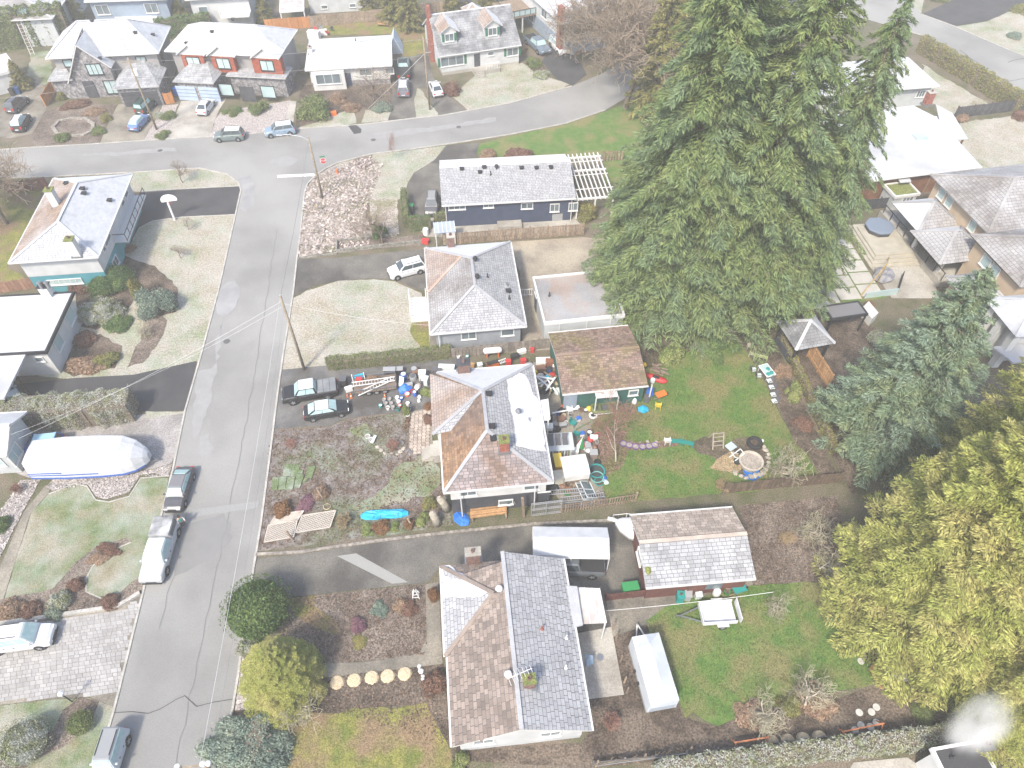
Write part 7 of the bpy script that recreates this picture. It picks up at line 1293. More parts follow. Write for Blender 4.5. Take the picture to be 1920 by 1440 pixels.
# lifted turf pieces on the front yard
SOD = fol('sod',(.10,.15,.07),(.15,.19,.10),isl=.2,trans=0); sodm = mat('sod_top',(.10,.15,.06),(.15,.18,.09),s=4,spk=.5,spks=12,bump=1,bs=14,frost=.1)
def sx(x,y): return (480+x/6,850+y/6)
for i,q in enumerate([[(300,262),(385,262),(410,130),(325,132)],[(390,262),(472,268),(500,132),(415,132)],[(555,280),(630,290),(672,150),(595,152)],[(175,415),(245,412),(262,275),(190,278)],[(250,412),(330,418),(350,272),(268,272)],[(335,415),(415,415),(445,275),(358,278)],[(430,388),(500,395),(545,250),(462,246)],[(480,235),(525,238),(535,200),(492,200)],[(525,340),(575,325),(590,290),(545,295)]]):
    P = [at(*sx(*p)) for p in q]; c = sum(P,Vector())/4; Q = smooth_poly(P,.02,.2,seed=i); o = MB().prism([(p.x-c.x,p.y-c.y) for p in Q],0,.09+.01*i).build('turf_piece', sodm); o.location = c+Vector((0,0,.02))
    tag(o, ['rectangular turf piece at the back left of the group','rectangular turf piece at the back middle of the group','lone rectangular turf piece at the right of the group','turf piece at the street end of the front row','second turf piece from the street in the front row','third turf piece from the street in the front row','fourth turf piece from the street in the front row','tiny turf scrap between the back pieces','small turf scrap right of the front row'][i], 'turf', 'turf pieces on the front yard')
blob('tarp','long bright blue tarp bundle strapped with red cord in the front yard','tarp',[(677,969),(720,966),(766,963)],.85,.6,TARP,0,11,3,.16)
for u in (700,712,745): tag(MB().tube([at(u,974,.05),at(u,969,.55),at(u,960,.5),at(u,955,.05)],.02,5).build('strap', COLS['red']), {700:'red cord near the left end of the blue tarp bundle',712:'red cord at the middle of the blue tarp bundle',745:'red cord near the right end of the blue tarp bundle'}[u], 'cord')
for (u,v,h,l) in [(549,1012,1.3,'dark post at the lattice frame'),(606,935,1.6,'leaning weathered post in the front yard clump'),(773,987,1.2,'dark post right of the blue tarp bundle')]: tag(MB().bar(at(u,v),at(u,v)+Vector((-.25,.1,h)),.14).build('post', B['wood']), l, 'post')
for i,(q,l) in enumerate([([(497,1020),(552,1010),(560,980),(505,988)],'lattice panel lying at the street corner of the lot'),([(556,1002),(620,992),(628,962),(568,970)],'lattice panel lying beside the orange shrub'),([(508,985),(560,978),(566,962),(520,968)],'lattice panel lying under the hydrangea')]):
    P = [at(*p) for p in q]; c = sum(P,Vector())/4; o = thing('lattice_panel', l, 'lattice', c+Vector((0,0,.25))); U_, V_ = P[1]-P[0], P[3]-P[0]; F = lambda a,b: P[0]+U_*a+V_*b-c; n = 9
    for s,zz in ((1,.0),(-1,.035)):
        for k in range(-n,n+1):
            t0,t1 = max(0,k/n), min(1,1+k/n)
            if t1-t0 < .06: continue
            a,b = F(t0,t0-k/n), F(t1,t1-k/n)
            if s < 0: a,b = F(1-t0,t0-k/n), F(1-t1,t1-k/n)
            MB().bar(a+Vector((0,0,zz)),b+Vector((0,0,zz)),.05,.02).build('slat', mat('lattice_white',(.48,.43,.37),(.56,.51,.45),s=3), o)
    for a,b in ((F(0,0),F(1,0)),(F(1,0),F(1,1)),(F(1,1),F(0,1)),(F(0,1),F(0,0))): MB().bar(a+Vector((0,0,.07)),b+Vector((0,0,.07)),.07,.05).build('frame_bar', MATS['lattice_white'], o)
tag(MB().lathe([(.28,0),(.33,.03),(.28,.06)],18,tuple(at(613,950,.1)),cap=False).build('hoop_ring', COLS['tan']), 'pale ring lying beside the orange shrub', 'ring'); bucket('turquoise watering can in the front clump',594,932,'cyan','water',r=.16,h=.35); bag('white bag beside the turquoise watering can',603,934,.18,.3,'white')
# -- south strip of the lot
def stump(label,u,v,r,h,lean): 
    o = thing('tree_stump',label,'stump',at(u,v)); MB().tube([(0,0,0),(lean*.3,.05,h*.5),(lean,.1,h)],[r*1.2,r,r*.85],9).build('trunk', mat('stump_grey',(.25,.23,.19),(.34,.31,.25),s=3,spk=.4), o, True); MB().lathe([(.01,0),(r*.8,.0)],9,(lean,.1,h+.01),cap=False).build('cut_face', PALEBARK, o)
stump('tall grey stump beside the front corner of the house',838,955,.35,1.7,-.5); stump('broken grey stump at the south edge of the lot',820,982,.35,1.6,-.3)
blob('tarp','crumpled deep blue tarp below the house wall','tarp',[(855,962),(870,978),(880,980)],1.2,.35,TARPD,0,9,4,.3)
for i in range(4): plank(['outermost','second','third','innermost'][i]+' orange cedar beam on the rack below the house',(882,975-4.2*i),(950,966-4.2*i),.17,.14,B['cedar'],.45+.05*(i%2))
for i,u in enumerate((886,948)): tag(MB().box(-.06,.06,-.6,.6,0,.4).build('trestle', B['wood']), ['left','right'][i]+' trestle under the orange beams','trestle'); bpy.data.objects[[o.name for o in bpy.data.objects if o.name.startswith('trestle')][-1]].location = at(u,968-i*6)
crate('flat white board box against the dark basement wall',899,950,1.4,.25,.35,'pale'); plank('long grey board leaning by the basement wall',(885,962),(930,950),.25,.04,B['wood'],.2,'board',.6,'board')
bk = thing('bicycle','old bicycle leaning by the basement wall','bicycle',at(957,953),heading((945,955),(968,951)))
for x in (-.5,.5): MB().lathe([(.31,-.02),(.34,0),(.31,.02)],16,(x,0,.34),M=Matrix.Rotation(R(90),4,'X'),cap=False).build('wheel', TYRE, bk)
MB().tube([(-.5,0,.34),(-.15,0,.8),(.38,0,.85),(.5,0,.34)],.02,5).tube([(-.15,0,.8),(0,0,.35),(.38,0,.8)],.02,5).tube([(-.5,0,.34),(0,0,.35)],.02,5).build('frame', COLS['grey'], bk); MB().box(-.28,-.05,-.07,.07,.88,.94).build('saddle', PLAS, bk); MB().bar((.36,-.25,1.0),(.36,.25,1.0),.03).build('handlebar', GALV, bk)
tag(MB().bar(at(982,968),at(982,968)+Vector((-.15,0,3.0)),.22).build('timber_post', B['wood']), 'stout leaning timber post below the house','post')
cg = thing('chain_link_gate','grey chain-link gate panels stacked beside the ladders','gate',at(1024,965),heading((1000,968),(1050,962)))
for y in (0,.12):
    mb = MB()
    for a,b in (((-1.3,y,.1),(1.3,y,.1)),((1.3,y,.1),(1.3,y,1.9)),((1.3,y,1.9),(-1.3,y,1.9)),((-1.3,y,1.9),(-1.3,y,.1)),((0,y,.1),(0,y,1.9)),((-1.3,y,1.0),(1.3,y,1.0))): mb.bar(a,b,.05)
    mb.build('frame', GALV, cg)
mb = MB()
for k in range(-9,13): a = max(-1.3,-1.3+k*.2); mb.bar((-1.3+max(0,k*.2),.05,.1+max(0,-k*.2)),(min(1.3,-1.3+k*.2+1.8),.05,min(1.9,.1+2.6-k*.2 if k*.2>.8 else 1.9)),.015)
mb.build('mesh', GALV, cg)
ladder('topmost aluminium ladder beside the house back corner',(1027,934),(1095,929),.9,.4,16); ladder('middle aluminium ladder along the south fence',(1052,943),(1132,934),.6,.4,18); ladder('lowest aluminium ladder along the south fence',(1050,952),(1130,943),.35,.4,18)
# -- behind the house
for i in range(9):
    a = rng.uniform(0,3.1); u0,v0 = 1027+rng.uniform(-9,9), 724+rng.uniform(-14,12); q = at(u0,v0); dd = Vector((math.cos(a),math.sin(a),0))*rng.uniform(.7,1.5)
    tag(MB().bar(q-dd+Vector((0,0,.4+.1*i)),q+dd+Vector((0,0,.55+.1*i)),.16,.05).build('scrap_plank', COLS['white'] if i%3 else B['wood']),'pale plank in the scrap heap between house and shed','plank','scrap heap planks')
crate('brown cabinet by the scrap heap',1013,700,.9,.6,.9,'brown'); barrel('blue drum in the scrap heap',1026,716,.28,.8,'blue','cyan'); barrel('dark blue drum against the shed wall',1030,700,.3,.8,mat('navy_plastic',(.02,.06,.16)),'black'); crate('red and white cooler at the shed corner',1041,693,.5,.4,.6,'red','white'); crate('yellow bin at the house eave',1003,705,.35,.35,.7,'yellow'); crate('white sheet panel box behind the scrap heap',1018,685,1.4,.7,.8,'white'); crate('rusty iron grate behind the scrap heap',1030,687,.8,.5,.9,mat('rust',(.22,.09,.05)))
barrel('clear plastic tub near the shed door',1046,737,.35,.5,'pale','pale'); barrel('dark green water butt by the house back wall',1034,733,.3,.9,mat('dark_green',(.03,.10,.08)),'black')
bag('round orange float by the shed',1056,764,.24,.42,'orange','float',1); bag('black bin bag below the orange float',1053,773,.4,.45,'black'); chair('white plastic garden chair near the shed',1068,773,.2,'white'); crate('brown box behind the white garden chair',1066,758,.4,.3,.7,'brown'); bag('white jug cluster under the shed wall',1082,762,.4,.6,'white','jug'); bag('smaller white jug cluster under the shed wall',1093,756,.3,.6,'white','jug'); pot('terracotta pot before the rubber boat',1090,771,.24,.3,'brown'); pot('black pot before the rubber boat',1098,771,.22,.25,'black','frost'); bag('yellow bag at the bow of the rubber boat',1106,768,.28,.45,'yellow')
ib = thing('inflatable_boat','olive green inflatable rubber boat outside the shed','boat',at(1133,767),heading((1108,769),(1157,764))); IG = mat('olive_rubber',(.10,.13,.05),(.14,.17,.07),s=2,rough=.5)
def tor(L,W,r,z): return [(L*math.copysign(abs(math.cos(t))**.6,math.cos(t)),W*math.copysign(abs(math.sin(t))**.75,math.sin(t)),z) for t in np.linspace(0,2*math.pi,25)]
MB().tube(tor(1.25,.6,.22,.3),.22,10,False).build('tube', IG, ib, True); MB().box(-1.1,1.1,-.5,.5,.12,.2).build('floor', COLS['darkgrey'], ib)
for x in (-.5,.5): MB().box(x-.14,x+.14,-.55,.55,.38,.5).build('seat', IG, ib, bevel=.04)
MB().tube([(-1.2,-.78,.3),(1.1,-.82,.35)],.03,5).build('oar', COLS['white'], ib)
tyre('white-painted tyre on the path below the rubber boat',1112,780,.42,.2,0,COLS['white']); kb = thing('kayak','red plastic kayak lying beside the shed','kayak',at(1229,712),heading((1212,706),(1247,718)))
MB().loft([[(x,-w,.12),(x,-w*.8,.42),(x,w*.8,.42),(x,w,.12),(x,w*.4,.0),(x,-w*.4,.0)] for x,w in ((-1.1,.06),(-.8,.28),(0,.4),(.8,.32),(1.15,.08))]).build('hull', COLS['red'], kb, True); MB().box(-.35,.35,-.2,.2,.38,.44).build('cockpit', PLAS, kb, bevel=.04)
barrel('white lidded pail on the red kayak',1223,717,.24,.5,'pale','white'); bag('bright yellow sack by the shed end',1205,686,.3,.5,'yellow')
for i in range(16): a = at(1218+rng.uniform(0,22),690+rng.uniform(0,14)); d_ = Vector((rng.uniform(.3,.7),rng.uniform(-.7,-.2),0)); tag(MB().tube([a+Vector((0,0,.15+.05*i)),a+d_+Vector((0,0,.2+.05*i))],.07,6).build('log', mat('logs',(.16,.11,.09),(.23,.17,.14),s=3)),'dark branch log in the pile beside the red kayak','log','logs beside the kayak')
def barrow(label,u,v,rz_,col):
    o = thing('wheelbarrow',label,'wheelbarrow',at(u,v),rz_); MB().loft([[(-.35,-.22,.3),(.35,-.22,.3),(.35,.22,.3),(-.35,.22,.3)],[(-.5,-.34,.62),(.6,-.34,.62),(.6,.34,.62),(-.5,.34,.62)]]).build('tray', COLS[col], o)
    for s in (-1,1): MB().bar((.6,s*.12,.2),(-1.0,s*.3,.6),.05).build('handle', B['wood'], o); MB().bar((-.3,s*.25,.0),(-.25,s*.25,.35),.04).build('leg', GALV, o)
    w_ = link('wheel', wheel_mesh(.3)[0], o, (.75,0,.2)); w_.scale = (.66,.5,.66)
barrow('blue wheelbarrow against the shed corner',1217,742,1.2,'blue'); barrow('orange wheelbarrow on the back lawn',1237,746,.3,'orange'); chair('yellow garden chair by the wheelbarrows',1233,765,2.9,'yellow'); blob('tarp','round bright cyan tarp mound on the back lawn edge','tarp',[(1196,768),(1215,768)],1.15,.45,TARP,0,11,8,.06); bag('white propane jug at the shed downpipe',1189,756,.25,.7,'white','jug',1); crate('dark wire cage by the wheelbarrows',1212,752,.5,.5,.7,'darkgrey')
chair('green plastic chair at the patio edge, upper',1074,798,.9,'teal'); chair('green plastic chair at the patio edge, lower',1081,818,2.6,'teal'); tyre('black tyre by the house back wall',1044,806,.4); tyre('second black tyre deeper in the patio junk',1030,795,.36); bag('black junk sack behind the house',1032,810,.45,.5,'black'); crate('grey metal box in the patio junk',1055,800,.7,.4,.4,'darkgrey','grey'); plank('white rail board across the patio junk',(1035,785),(1082,777),.14,.06,COLS['white'],.9,'rail','rail' and .9,'rail')
pl = fit([(1030,846),(1079,843),(1071,810),(1024,813)],1.5); pt = thing('patio_platform','grey metal topped platform piled with loungers behind the house','platform',pl[0],pl[1]); w,d = pl[2]/2,pl[3]/2
MB().box(-w,w,-d,d,1.42,1.5).build('top', mat('zinc_top',(.42,.46,.48),(.5,.54,.56),s=1,rough=.5), pt)
for x in (-w+.1,w-.1):
    for y in (-d+.1,d-.1): MB().box(x-.05,x+.05,y-.05,y+.05,0,1.42).build('leg', GALV, pt)
for k in range(9): x = -w+.1+(2*w-.2)*k/8; MB().box(x-.07,x+.07,-d-.03,-d-.005,.4,1.4).build('corrugated_strip', COLS['pale'] if k%2 else COLS['grey'], pt)
for i in range(3):
    p = pl[0]+Vector((math.cos(pl[1]),math.sin(pl[1]),0))*(-w*.75+i*w*.55)+Vector((0,0,1.5)); o = thing('folded_lounger',['left','middle','right'][i]+' dark folded lounger on the patio platform','lounger',p,pl[1]); MB().box(-.24,.24,-.45,.35,.05,.12).build('seat', COLS['darkgrey'], o); MB().loft([[(-.24,.3,.1),(.24,.3,.1),(.24,.36,.1),(-.24,.36,.1)],[(-.24,.5,.55),(.24,.5,.55),(.24,.55,.55),(-.24,.55,.55)]]).build('backrest', COLS['darkgrey'], o)
    for s in (-.27,.27): MB().bar((s,-.45,.14),(s,.4,.14),.05).build('rail', COLS['silver'], o)
crate('white storage box on the patio platform corner',1027,818,.8,.6,.4,'white',z=1.2); crate('white cooler at the right of the patio platform',1076,850,.8,.5,.6,'white')
um = thing('folded_umbrella','folded red, green and white parasol behind the house','umbrella',at(1088,842)); MB().tube([(0,0,0),(.1,0,1.9)],.03,6).build('pole', COLS['white'], um)
for k,c in enumerate(('green','white','red','white','green','red')): a0,a1 = k*math.pi/3,(k+1)*math.pi/3; MB().add([(.1,0,1.85),(.45*math.cos(a0),.45*math.sin(a0),.55),(.45*math.cos(a1),.45*math.sin(a1),.55)],[(0,1,2)]).build('canopy_panel', COLS[c], um)
bag('heap of white bags beside the folded parasol',1102,842,.45,.6,'white'); bag('blue-white bag heap beside the folded parasol',1098,836,.35,.5,'pale'); crate('old rusty stove by the back path',1112,856,.7,.6,.7,mat('old_stove',(.22,.18,.16)),'grey'); bag('red cloth heap on the back path',1107,825,.3,.35,'red'); pot('black kettle grill by the back path',1105,815,.28,.5,'black','frost'); crate('blue framed crate upper back path',1084,788,.4,.35,.35,'white','blue'); crate('blue framed crate lower back path',1091,816,.4,.35,.35,'white','blue')
ut = fit([(1058,893),(1107,885),(1098,850),(1050,855)],2.0); hu = thing('white_lean_to','low white canvas lean-to roof behind the house','shelter',ut[0],ut[1]); w,d = ut[2]/2,ut[3]/2; CV = mat('white_canvas',(.62,.62,.60),(.52,.52,.50),s=1,bump=.4,bs=4)
MB().slab([(-w,-d,1.75),(w,-d,1.75),(w,0,2.05),(-w,0,2.05)],.05).build('roof_panel', CV, hu); MB().slab([(-w,.02,2.06),(w,.02,2.06),(w,d,1.9),(-w,d,1.9)],.05).build('roof_panel', CV, hu)
for x in (-w+.1,w-.1):
    for y in (-d+.1,d-.1): MB().bar((x,y,0),(x,y,1.75),.1).build('post', B['wood'], hu)
MB().box(-w+.05,w-.05,-d+.02,-d+.06,1.0,1.7).build('front_sheet', CV, hu); crate('orange-yellow steel cabinet beside the lean-to',1045,880,.7,1.4,1.5,mat('ochre',(.50,.30,.04)),'yellow',rz=.05); crate('pale dented tank below the ochre cabinet',1046,905,.8,.9,1.3,mat('pale_tank',(.45,.45,.38),(.55,.54,.47),s=1),rz=.05)
pot('green round pond tub on the patio edge',1118,887,.75,.4,'teal','water','pond_tub','tub'); pot('pale green round tub below the pond tub',1119,898,.6,.35,mat('aqua',(.16,.38,.34)),'water','pond_tub','tub'); pot('small green tub below the pale green tub',1123,906,.45,.3,'teal','soil','pond_tub','tub'); tyre('black tyre behind the green pond tub',1120,868,.36); bag('grey boulder-shaped bag by the tubs',1135,905,.25,.3,'pale'); bag('blue bag by the tubs',1133,898,.25,.25,'blue')
for i,(u,v) in enumerate([(1104,922),(1112,918)]):
    o = thing('window_frame',['outer','inner'][i]+' old glazed window frame leaning in the yard','window frame',at(u,v),heading((1094,905),(1108,935))); M_ = Matrix.Rotation(R(60),4,'X'); mb = MB()
    for a,b in (((-.9,0,0),(.9,0,0)),((.9,0,0),(.9,0,1.1)),((.9,0,1.1),(-.9,0,1.1)),((-.9,0,1.1),(-.9,0,0)),((0,0,0),(0,0,1.1))): mb.bar(M_@Vector(a),M_@Vector(b),.08)
    mb.build('frame', COLS['pale'], o); MB().box(-.88,.88,-.01,.01,.02,1.08,M_).build('pane', B['glass'], o)
for i in range(8):
    o = thing('log_bolt','round log bolt in the short stack by the lean-to','log',at(1074+9*(i%2),905+5*(i//2)),0,'log bolts'); MB().tube([(-.3,0,.18),(.3,0,.18)],.18,9).build('bark', BARK, o); MB().lathe([(.01,.305),(.16,.305)],9,(0,0,.18),M=Matrix.Rotation(R(-90),4,'Y'),cap=False).build('cut_face', PALEBARK, o)
crate('bright green plastic crate by the ladders',1063,926,.45,.4,.35,'green'); pot('terracotta pot above the green crate',1062,914,.25,.35,'brown'); bag('white sack pair at the house back corner',1025,927,.22,.35,'white'); pot('brown pots by the window frames',1122,930,.25,.3,'brown'); pot('white-rimmed pot by the window frames',1121,925,.14,.2,'white'); bag('dark sack under the house back corner',1035,915,.5,.6,'black'); bag('brown sack beside the pale tank',1055,915,.35,.5,'brown')
for i,(u,v) in enumerate([(1168,835),(1179,838),(1191,841),(1204,841),(1216,840),(1227,838)]): pot(['first','second','third','fourth','fifth','last'][i]+' purple pot of the row counted from the birch',u,v,.3,.38,'purple','stone',group='row of purple pots')
chair('white garden chair on the lawn path',1250,831,3.1,'white'); 
def bench(label,u,v,rz_,col,w=1.1,h=.42):
    o = thing('garden_bench',label,'bench',at(u,v),rz_); m = COLS.get(col,col)
    for x in (-w/2,w/2):
        for y in (-.2,.22): MB().bar((x,y,0),(x,y,h if y<0 else h+.4),.05).build('leg', m, o)
        MB().bar((x,-.22,h+.2),(x,.22,h+.22),.05).build('armrest', m, o)
    for k in range(4): MB().box(-w/2,w/2,-.22+.12*k,-.13+.12*k,h,h+.03).build('seat_slat', m, o)
    for k in range(3): MB().box(-w/2,w/2,.22,.25,h+.1+.12*k,h+.19+.12*k).build('back_slat', m, o)
    return o
bench('green slatted bench next to the white garden chair',1268,832,3.0,'teal'); bench('green slatted bench further right on the lawn path',1287,835,2.8,'teal'); bench('mossy pale garden bench in the back corner',1420,672,2.65,mat('mossy_bench',(.30,.32,.14),(.42,.43,.30),s=2),1.8,.45)
gt_ = thing('glass_table','glass-topped patio table with green cushions in the back corner','table',at(1435,703),heading((1425,690),(1447,718))); MB().box(-.8,.8,-.5,.5,.7,.73).build('glass_top', B['glass_b'], gt_); 
for a,b in (((-.8,-.5,.71),(.8,-.5,.71)),((.8,-.5,.71),(.8,.5,.71)),((.8,.5,.71),(-.8,.5,.71)),((-.8,.5,.71),(-.8,-.5,.71))): MB().bar(a,b,.06).build('rim', COLS['white'], gt_)
for x in (-.7,.7):
    for y in (-.42,.42): MB().bar((x,y,0),(x,y,.7),.05).build('leg', COLS['white'], gt_)
for k,(x,y) in enumerate([(.45,.2),(.5,-.2),(-.1,.15)]): bag(['left','right','middle'][k]+' green cushion on the glass patio table',1435,703,.2,.12,'teal','cushion',1.2,.73).location += Vector((x*math.cos(gt_.rotation_euler.z)-y*math.sin(gt_.rotation_euler.z), x*math.sin(gt_.rotation_euler.z)+y*math.cos(gt_.rotation_euler.z),0))
for i,(u,v,a) in enumerate([(1411,698,1.6),(1421,709,1.5),(1441,719,-1.4),(1445,731,-1.5),(1448,745,-1.5),(1450,757,-1.4)]): chair(['grey patio chair left of the glass table, upper','grey patio chair left of the glass table, lower','first grey patio chair of the row below the glass table','second grey patio chair of the row below the glass table','third grey patio chair of the row below the glass table','last grey patio chair of the row below the glass table'][i],u,v,a,'darkgrey','frame',group='grey patio chairs')
bag('small pale garden statue in the back bed',1403,650,.2,.6,mat('stone_statue',(.45,.40,.33)),'statue',1)
tl = thing('wooden_trellis','ladder-like wooden arbour frame on the back lawn','trellis',at(1343,835),heading((1333,835),(1353,833)))
for x in (-.5,.5): MB().bar((x,-.5,0),(x,.35,1.5),.09).bar((x,.9,0),(x,.35,1.5),.09).build('frame_leg', mat('greyed_timber',(.38,.33,.27),(.3,.26,.21),s=3), tl)
for t in (.25,.5,.75,.97): MB().bar((-.5,-.5+.85*t,1.5*t),(.5,-.5+.85*t,1.5*t),.07).build('rung', MATS['greyed_timber'], tl)
crate('pale blue board lying near the arbour frame',1370,838,.8,.7,.06,mat('pale_blue_board',(.42,.54,.58)),rz=.5); tyre('large black tractor tyre planter on the back lawn',1414,833,.75,.4,0,TYRE,'soil'); bag('white pot by the tractor tyre',1429,828,.14,.3,'white')
blob('tarp','blue tarp spread under the round stone tank','tarp',[(1383,880),(1408,888),(1428,876)],2.2,.08,TARPD,0,9,9,.1); pot('round pale stone tank full of rubble on the back lawn',1405,872,1.05,.75,mat('stone_tank',(.40,.36,.30),(.48,.44,.38),s=2,spk=.2),'stone','stone_tank','tank',n=22); pot('black tub left of the stone tank',1381,868,.32,.35,'black','water','tub','tub'); tyre('black tyre behind the stone tank',1417,856,.4)
xf = thing('folding_frame','white crossed folding frame beside the stone tank','frame',at(1379,860),.3)
for s in (-.3,.3): MB().bar((-.5,s,.1),(.5,s,.9),.07).bar((-.5,s,.9),(.5,s,.1),.07).build('crossed_leg', COLS['white'], xf)
for x in (-.5,.5): MB().bar((x,-.3,.9),(x,.3,.9),.06).build('crossbar', COLS['white'], xf)
RK = [blob_ for blob_ in ()]; _rk = []
for k in range(4):
    rr = random.Random(k+40); mb = MB().lathe([(.5,0),(.95,.2),(1,.5),(.7,.85),(.2,1)],8); mb.v = [(x*rr.uniform(.75,1.2),y*rr.uniform(.75,1.2),z*rr.uniform(.8,1.1)) for x,y,z in mb.v]; _rk.append(mb)
def rocks(label, px, r, m, step, group, name='rock', cat='rock'):
    ms = [mb.mesh(name, m) for mb in _rk]
    for i,p in enumerate(smooth_poly([at(*q) for q in px],.05,step,closed=False,seed=len(px))): o = link(name, ms[i%4], None, p, rng.uniform(0,6)); k = r*rng.uniform(.7,1.3); o.scale = (k*1.2,k,k*.9); tag(o,label,cat,group)
STN = mat('edging_stone',(.30,.27,.23),(.40,.36,.31),s=3,spk=.3,obj=.25); rocks('rough edging stone around the stone tank bed',[(1378,888),(1400,897),(1425,891),(1440,875),(1440,852),(1432,838)],.22,STN,.42,'stones around the tank bed'); rocks('edging stone along the upper lawn path',[(1170,829),(1215,829),(1262,827)],.13,STN,.6,'stones of the lawn path'); rocks('edging stone around the round front yard shrub',[(708,838),(722,850),(745,852),(757,842)],.17,STN,.4,'stones round the front yard shrub')
rocks('white painted rock in the line by the southern bungalow',[(787,1250),(795,1275),(806,1300)],.17,mat('white_rock',(.62,.62,.60),(.5,.5,.48),s=4),.3,'white rocks'); rocks('dark rock edging at the front path junk',[(755,830),(765,845),(780,856)],.2,mat('dark_rock',(.16,.15,.15),obj=.2),.4,'dark front path rocks'); rocks('fallen stone on the fence-side path',[(1360,918),(1385,912),(1398,918)],.2,STN,.5,'fence stones')
# -- north side of the lot
pt_ = thing('propane_tank','long white propane tank against the north fence','tank',at(924,668),heading((905,669),(942,666))); MB().lathe([(.02,-1.0),(.25,-.9),(.33,-.7),(.33,.7),(.25,.9),(.02,1.0)],14,(0,0,.9),M=Matrix.Rotation(R(90),4,'Y')).build('vessel', COLS['white'], pt_, True)
for x in (-.6,.6): MB().box(x-.06,x+.06,-.25,.25,0,.65).build('saddle', OR, pt_)
for a in [('white pail against the north fence',860,672,'white'),('green-white tub beside the propane tank',876,672,'teal'),('yellow pail behind the brown chimney',878,690,'yellow')]: bucket(*a)
for a in [('white carton behind the brown chimney',900,690,.5,.4,.6,'white'),('orange and black boxes behind the house',924,687,1.2,.4,.6,'orange','black'),('red bin behind the house',953,685,.5,.4,.7,'red'),('second red bin behind the house, near the scrap',981,683,.5,.4,.7,'red'),('wooden case behind the brown chimney',886,690,.4,.3,.6,B['cedar']),('white sheet box left of the brown chimney',838,694,1.6,.5,.6,'pale'),('dark scrap crate left of the white sheet box',820,698,.9,.5,.5,'darkgrey'),('black crate right of the propane tank',965,672,.8,.4,.5,'black'),('white cooler along the north fence',978,662,.9,.4,.4,'white'),('red fuel can along the north fence',998,660,.35,.3,.5,'red')]: crate(*a)
ladder('white step ladder lying behind the house',(936,688),(950,683),.7,.4,5,m=COLS['white']); bag('grey rag heap by the house back left corner',990,690,.5,.5,'grey')
for i,(c,k,pl,u,v) in enumerate([(c,k,p[0],p[1]+dx,p[2]+dy) for p,ks in (
  (('between the house and the green shed',1026,715),[('white','sack',-14,-12),('grey','crate',-8,2),('brown','crate',10,-18),('white','crate',4,14),('black','sack',-6,20),('tan','crate',14,10),('red','sack',8,-8),('yellow','pail',-12,12),('darkgrey','pail',-2,-6)]),
  (('in the junk by the patio platform',1055,790),[('black','crate',-24,-2),('grey','sack',-14,6),('brown','crate',-4,2),('white','pail',6,6),('darkgrey','sack',-20,12),('silver','pail',14,-8),('tan','sack',2,-8),('blue','pail',-10,-12)]),
  (('beside the back path heap',1105,830),[('white','crate',8,-6),('grey','pail',14,2),('brown','sack',10,12),('red','pail',16,-12),('silver','crate',-4,14),('black','pail',4,20)]),
  (('at the driveway end near the north hedge',775,715),[('white','sack',8,14),('grey','crate',-8,12),('black','crate',14,-10),('red','pail',-2,22),('tan','sack',-14,-6),('brown','crate',4,-14),('silver','pail',18,20),('darkgrey','crate',20,6)]),
  (('below the pale tank',1060,915),[('grey','pail',-14,4),('brown','crate',6,10),('white','pail',-8,-6),('tan','pail',18,2),('darkgrey','crate',28,6)])) for c,k,dx,dy in ks]):
    lb = '%s %s %s' % ({'darkgrey':'charcoal','silver':'galvanised'}.get(c,c), {'sack':'sack','crate':'box','pail':'pail'}[k], pl)
    if k == 'sack': bag(lb,u,v,rng.uniform(.25,.4),rng.uniform(.3,.5),c)
    elif k == 'crate': crate(lb,u,v,rng.uniform(.4,.8),rng.uniform(.3,.6),rng.uniform(.35,.8),c)
    else: bucket(lb,u,v,c,'soil')
# -- around the neighbours
for a in [('green lidded cart left of two beside the maroon gate',1172,1110,.6,.7,1.0,'green'),('green lidded cart right of two beside the maroon gate',1187,1108,.6,.7,1.0,'green'),('open green cart full of sticks before the maroon garage',1273,1125,.55,.6,1.0,'teal'),('grey cart beside the open green cart',1287,1121,.55,.6,.9,'grey'),('pale blue crate before the maroon garage',1308,1120,.5,.4,.6,'pale')]: crate(*a,name='wheelie_bin',cat='bin')
barrel('white barrel before the maroon garage',1342,1115,.3,.7,'white','pale'); bucket('green bucket at the maroon garage end',1362,1112,'green','soil',r=.26); barrow('green wheelbarrow at the maroon garage corner',1382,1110,.2,'teal'); tree('brush_heap','dry brush sticking out of the green cart',at(1273,1125)+Vector((0,0,1)),bBush,0,(.2,.2,.3),cat='brush')
for i,(u,v) in enumerate([(632,1279),(664,1275),(697,1270),(727,1267),(759,1263)]): o = MB().lathe([(.55,0),(.45,.12),(.05,.16)],12,tuple(at(u,v,.04))).build('straw_mound', mat('straw_pale',(.52,.42,.28),(.60,.50,.34),s=5,spk=.4,bump=1)); tag(o,['first','second','third','fourth','fifth'][i]+' pale straw mound of the row counted from the street','straw','straw mounds by the walk')
for i,(u,v) in enumerate([(1447,1391),(1477,1389),(1506,1386),(1536,1383)]): o = MB().lathe([(.5,0),(.42,.25),(.05,.4)],12,tuple(at(u,v,.02))).build('straw_mound', MATS['straw_pale']); tag(o,['first','second','third','fourth'][i]+' straw mound between the orange trestles, from the left','straw','straw mounds by the trestles')
for i,(u,v) in enumerate([(1611,1336),(1634,1335),(1643,1326),(1643,1355),(1632,1363),(1614,1360),(1603,1369),(1619,1230),(1614,1240)]): o = MB().lathe([(.26,0),(.26,.05),(.22,.06)],12,tuple(at(u,v,.03))).build('stepping_stone', mat('pale_disc',(.50,.49,.46),(.42,.41,.38),s=3)); tag(o,'round pale stepping stone near the lean-to end of the garden','stone','stepping stones')
